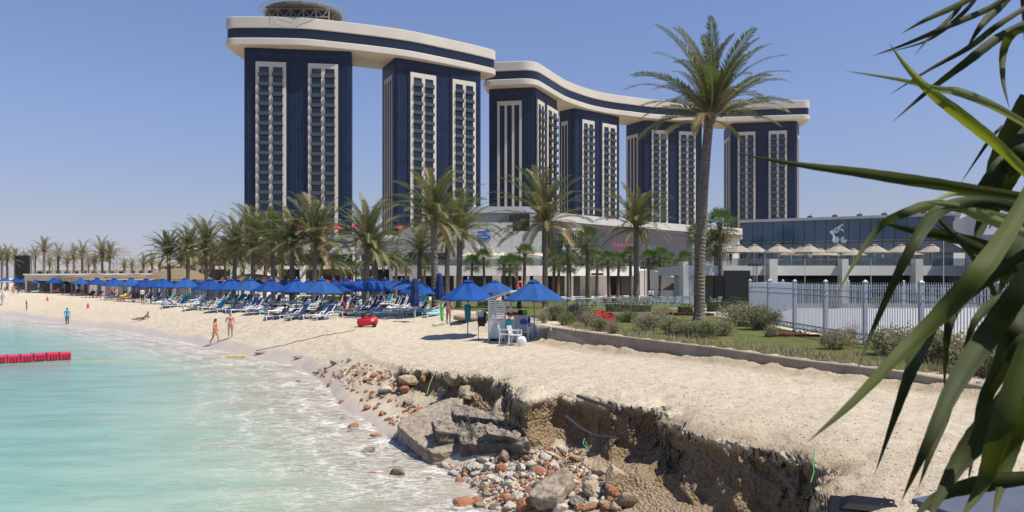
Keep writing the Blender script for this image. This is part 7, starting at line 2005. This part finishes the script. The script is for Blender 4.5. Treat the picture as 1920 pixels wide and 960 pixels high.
# ================================================================== foreground leaves
def leafmat(name,c1,c2,tr=.3):
    m=bpy.data.materials.new(name); m.use_nodes=True; t=m.node_tree; N=t.nodes; L=t.links; b=N['Principled BSDF']
    uv=N.new('ShaderNodeUVMap').outputs[0]; sep=N.new('ShaderNodeSeparateXYZ'); L.new(uv,sep.inputs[0])
    mp=N.new('ShaderNodeMapping'); mp.inputs['Scale'].default_value=(26,1.2,1); L.new(uv,mp.inputs[0]); st=noise(N,L,mp.outputs[0],1.0,3)
    ns=noise(N,L,uv,3.0,5); col=mix(N,L,ns,c1,c2); col=mix(N,L,.6,col,ramp(N,L,st,[(.35,.42),(.62,1.0)]),'MULTIPLY')
    tip=ramp(N,L,sep.outputs[1],[(0.0,0.9),(0.05,.35),(.12,0.0)]); col=mix(N,L,tip,col,(0.16,0.085,0.05))
    L.new(col,b.inputs['Base Color']); b.inputs['Roughness'].default_value=.55; b.inputs['Specular IOR Level'].default_value=.22
    trn=N.new('ShaderNodeBsdfTranslucent'); m2=mix(N,L,1.0,col,(1.0,1.0,.45),'MULTIPLY'); L.new(m2,trn.inputs[0])
    mx=N.new('ShaderNodeMixShader'); mx.inputs[0].default_value=tr; L.new(b.outputs[0],mx.inputs[1]); L.new(trn.outputs[0],mx.inputs[2]); L.new(mx.outputs[0],N['Material Output'].inputs[0])
    bp=N.new('ShaderNodeBump'); bp.inputs['Strength'].default_value=.35; bp.inputs['Distance'].default_value=.002; L.new(st,bp.inputs['Height']); L.new(bp.outputs[0],b.inputs['Normal'])
    return m
m_l1=leafmat('fresh_leaf',(0.38,0.42,0.06),(0.26,0.32,0.04),.45); m_l2=leafmat('dark_leaf',(0.060,0.078,0.014),(0.028,0.040,0.008),.25); m_l3=leafmat('pale_leaf',(0.42,0.46,0.20),(0.32,0.38,0.13),.4); m_l4=leafmat('mid_leaf',(0.11,0.135,0.022),(0.06,0.082,0.014),.3)
reed=thing('reed_plant','tall reed-like plant with long arching green leaves at the right edge, right before the viewer','plant',(1.35,1.45,1.85))
base=Vector((1.35,1.45,1.85))
def blade(pts,wmax,Y,m,dY=0.0,twist=0.0,fold=.28,tipY=0,seed=0,wbase=.55,label=None):
    # pts from tip to base as picture directions, put at the leaf's own distance
    n=len(pts); P3=[]
    for i,(px,py) in enumerate(pts):
        y=Y+dY*(1-i/(n-1))+.03*math.sin(i*1.7+seed); P3.append(at(px,py,y)-base)
    S=36; Q=[]
    Pp=[2*P3[0]-P3[1]]+P3+[2*P3[-1]-P3[-2]]
    for k in range(S+1):
        u=k/S*(n-1); i=min(int(u),n-2); t=u-i; p0,p1,p2,p3=Pp[i:i+4]
        Q.append(0.5*((2*p1)+(-p0+p2)*t+(2*p0-5*p1+4*p2-p3)*t*t+(-p0+3*p1-3*p2+p3)*t**3))
    W=wmax*(.64 if wmax>40 else .74 if wmax>26 else .84)*Y/F; mb=MB(); mb.uv=[]; vs=[]
    for k,q in enumerate(Q):
        t=k/S; tg=(Q[min(k+1,S)]-Q[max(k-1,0)]).normalized(); view=(q+base-Vector((0,0,EYE))).normalized()
        side=tg.cross(view).normalized(); nrm=side.cross(tg)
        tw=twist*math.sin(t*3.0+seed); side2=side*math.cos(tw)+nrm*math.sin(tw); nn=side2.cross(tg)
        w=W*.54*min(1,(t/.58)**.85)*(1-(1-wbase)*max(0,(t-.72)/.28)*.6)*(1+.03*math.sin(k*1.9+seed))
        if t==0: w=W*.01
        f=fold*w*1.2
        vs.append([q+side2*w+nn*f*.7, q+side2*w*.5+nn*f*.22, q-nn*f*.3, q-side2*w*.5+nn*f*.22, q-side2*w+nn*f*.7])
    V=[p for r in vs for p in r]; uvv=[(j/4,k/S) for k in range(S+1) for j in range(5)]; fs=[]
    for k in range(S):
        for j in range(4): fs.append((k*5+j,k*5+j+1,k*5+j+6,k*5+j+5))
    mb.add(V,fs)
    for f in fs: mb.uv.extend([uvv[i] for i in f])
    o=mb.build('leaf',m,reed,smooth=True)
    if label: o['label']=label
    return o
B=[
 ([(1585,133),(1680,148),(1762,167),(1800,173),(1862,198),(1930,236)],17,1.15,m_l3,-.05,.1),
 ([(1668,82),(1700,125),(1745,172),(1800,215),(1868,270),(1930,330)],27,1.18,m_l1,-.05,.2),
 ([(1375,287),(1500,309),(1600,322),(1700,337),(1800,352),(1930,371)],27,1.1,m_l4,-.15,.15),
 ([(1513,830),(1598,755),(1690,660),(1765,588),(1840,505),(1895,425),(1935,350)],50,1.0,m_l4,-.2,.1),
 ([(1561,568),(1605,488),(1650,425),(1700,398),(1760,384),(1850,400),(1930,420)],21,1.12,m_l4,-.1,.3),
 ([(1602,706),(1640,610),(1680,520),(1720,445),(1765,392),(1840,378),(1930,398)],30,1.06,m_l2,-.1,.3),
 ([(1640,890),(1678,780),(1710,690),(1738,630),(1775,560)],26,1.05,m_l2,-.1,.1),
 ([(1690,940),(1740,830),(1792,720),(1845,640),(1900,560),(1935,500)],60,.95,m_l2,-.1,.1),
 ([(1722,915),(1745,850),(1775,770),(1792,690)],19,1.1,m_l2,0,.2),
 ([(1735,985),(1790,880),(1850,800),(1930,700)],66,.92,m_l2,-.05,.1),
 ([(1800,975),(1845,900),(1880,790),(1930,640)],58,.9,m_l4,-.05,.1),
 ([(1633,106),(1700,82),(1780,48),(1850,18),(1900,-12)],13,1.3,m_l2,0,.1),
 ([(1688,64),(1735,38),(1800,8),(1850,-20)],13,1.28,m_l4,0,.2),
 ([(1713,105),(1748,65),(1790,25),(1815,-10)],9,1.32,m_l2,0,.1),
 ([(1664,180),(1740,132),(1815,90),(1870,48),(1930,10)],13,1.35,m_l2,0,.1),
 ([(1674,228),(1735,175),(1810,118),(1870,72),(1930,40)],19,1.3,m_l2,0,.1),
 ([(1800,345),(1830,300),(1856,262),(1880,235)],7,1.3,m_l2,0,0),
 ([(1812,92),(1840,48),(1875,10),(1905,-20)],20,1.4,m_l2,0,.1),
 ([(1893,205),(1881,150),(1882,95),(1900,62),(1935,50)],17,1.25,m_l4,0,.3),
 ([(1818,490),(1850,390),(1885,280),(1930,180)],62,1.35,m_l2,0,.1),
 ([(1855,430),(1885,350),(1910,290),(1935,240)],60,1.3,m_l2,0,.1),
 ([(1805,395),(1850,340),(1890,300),(1935,260)],46,1.33,m_l2,0,.1),
 ([(1640,414),(1700,430),(1760,440),(1830,456),(1930,486)],28,1.25,m_l2,0,.25),
 ([(1738,379),(1790,386),(1850,408),(1930,440)],24,1.05,m_l3,0,.2),
 ([(1722,392),(1790,362),(1860,368),(1930,378)],20,1.15,m_l3,0,.3),
 ([(1742,392),(1770,470),(1800,430),(1860,420)][:1]+[(1790,440),(1840,470),(1930,520)],24,1.2,m_l2,0,.1),
 ([(1770,740),(1775,640),(1790,580),(1830,540),(1930,470)],26,1.1,m_l2,0,.2),
 ([(1800,690),(1830,600),(1880,560),(1935,540)],24,1.05,m_l2,0,.2),
 ([(1815,905),(1830,820),(1850,740),(1900,660),(1935,620)],34,.98,m_l2,0,.1),
 ([(1700,985),(1760,930),(1850,905),(1935,895)],40,.95,m_l2,0,.1),
 ([(1845,760),(1870,690),(1900,620),(1935,560)],44,1.0,m_l2,0,.1),
 ([(1870,560),(1890,500),(1910,430),(1935,380)],40,1.2,m_l2,0,.1),
 ([(1745,415),(1800,455),(1850,520),(1885,600)],12,1.3,m_l2,0,.1),
 ([(1860,975),(1885,880),(1905,800),(1935,720)],52,.93,m_l4,0,.1),
 ([(1660,100),(1700,95),(1790,60),(1860,-10)][:1]+[(1740,75),(1800,30),(1840,-15)],9,1.4,m_l2,0,.1)]
for i,b in enumerate(B):
    pts,wm,Y,m,dY,tw=b; lab={0:'pale leaf pointing left across the sky',1:'bright yellow-green leaf slanting down to the right',2:'longest leaf stretching left across the glass pavilion'}.get(i)
    blade(pts,wm,Y,m,dY,tw,seed=i*1.3,label=lab)
# stems the leaves grow from, just beyond the frame, rooted in the ground
for j,(x0,y0_) in enumerate(((.90,1.30),(.97,1.42),(1.02,1.22),(.86,1.10))):
    pts=[Vector((x0+.12,y0_,1.88))-base]
    for k in range(1,9): z=1.88+k*.42; pts.append(Vector((x0+.10-.02*k+.015*math.sin(k*2+j),y0_-.004*k,z))-base)
    MB().tube(pts,[.016-.001*k for k in range(9)],8).build('stem',m_l4,reed,smooth=True)

# ================================================================== sea haze in the air
hb=MB(); hb.box((0,1180,55),(5600,2500,118)); hz=hb.build('haze',bpy.data.materials.new('haze')); tag(hz,kind='stuff')
hm=hz.data.materials[0]; hm.use_nodes=True; N=hm.node_tree.nodes; L=hm.node_tree.links
N.remove(N['Principled BSDF']); pv=N.new('ShaderNodeVolumePrincipled'); pv.inputs['Color'].default_value=(0.86,0.90,0.97,1); pv.inputs['Density'].default_value=0.00007; pv.inputs['Anisotropy'].default_value=0.2
L.new(pv.outputs[0],N['Material Output'].inputs['Volume'])
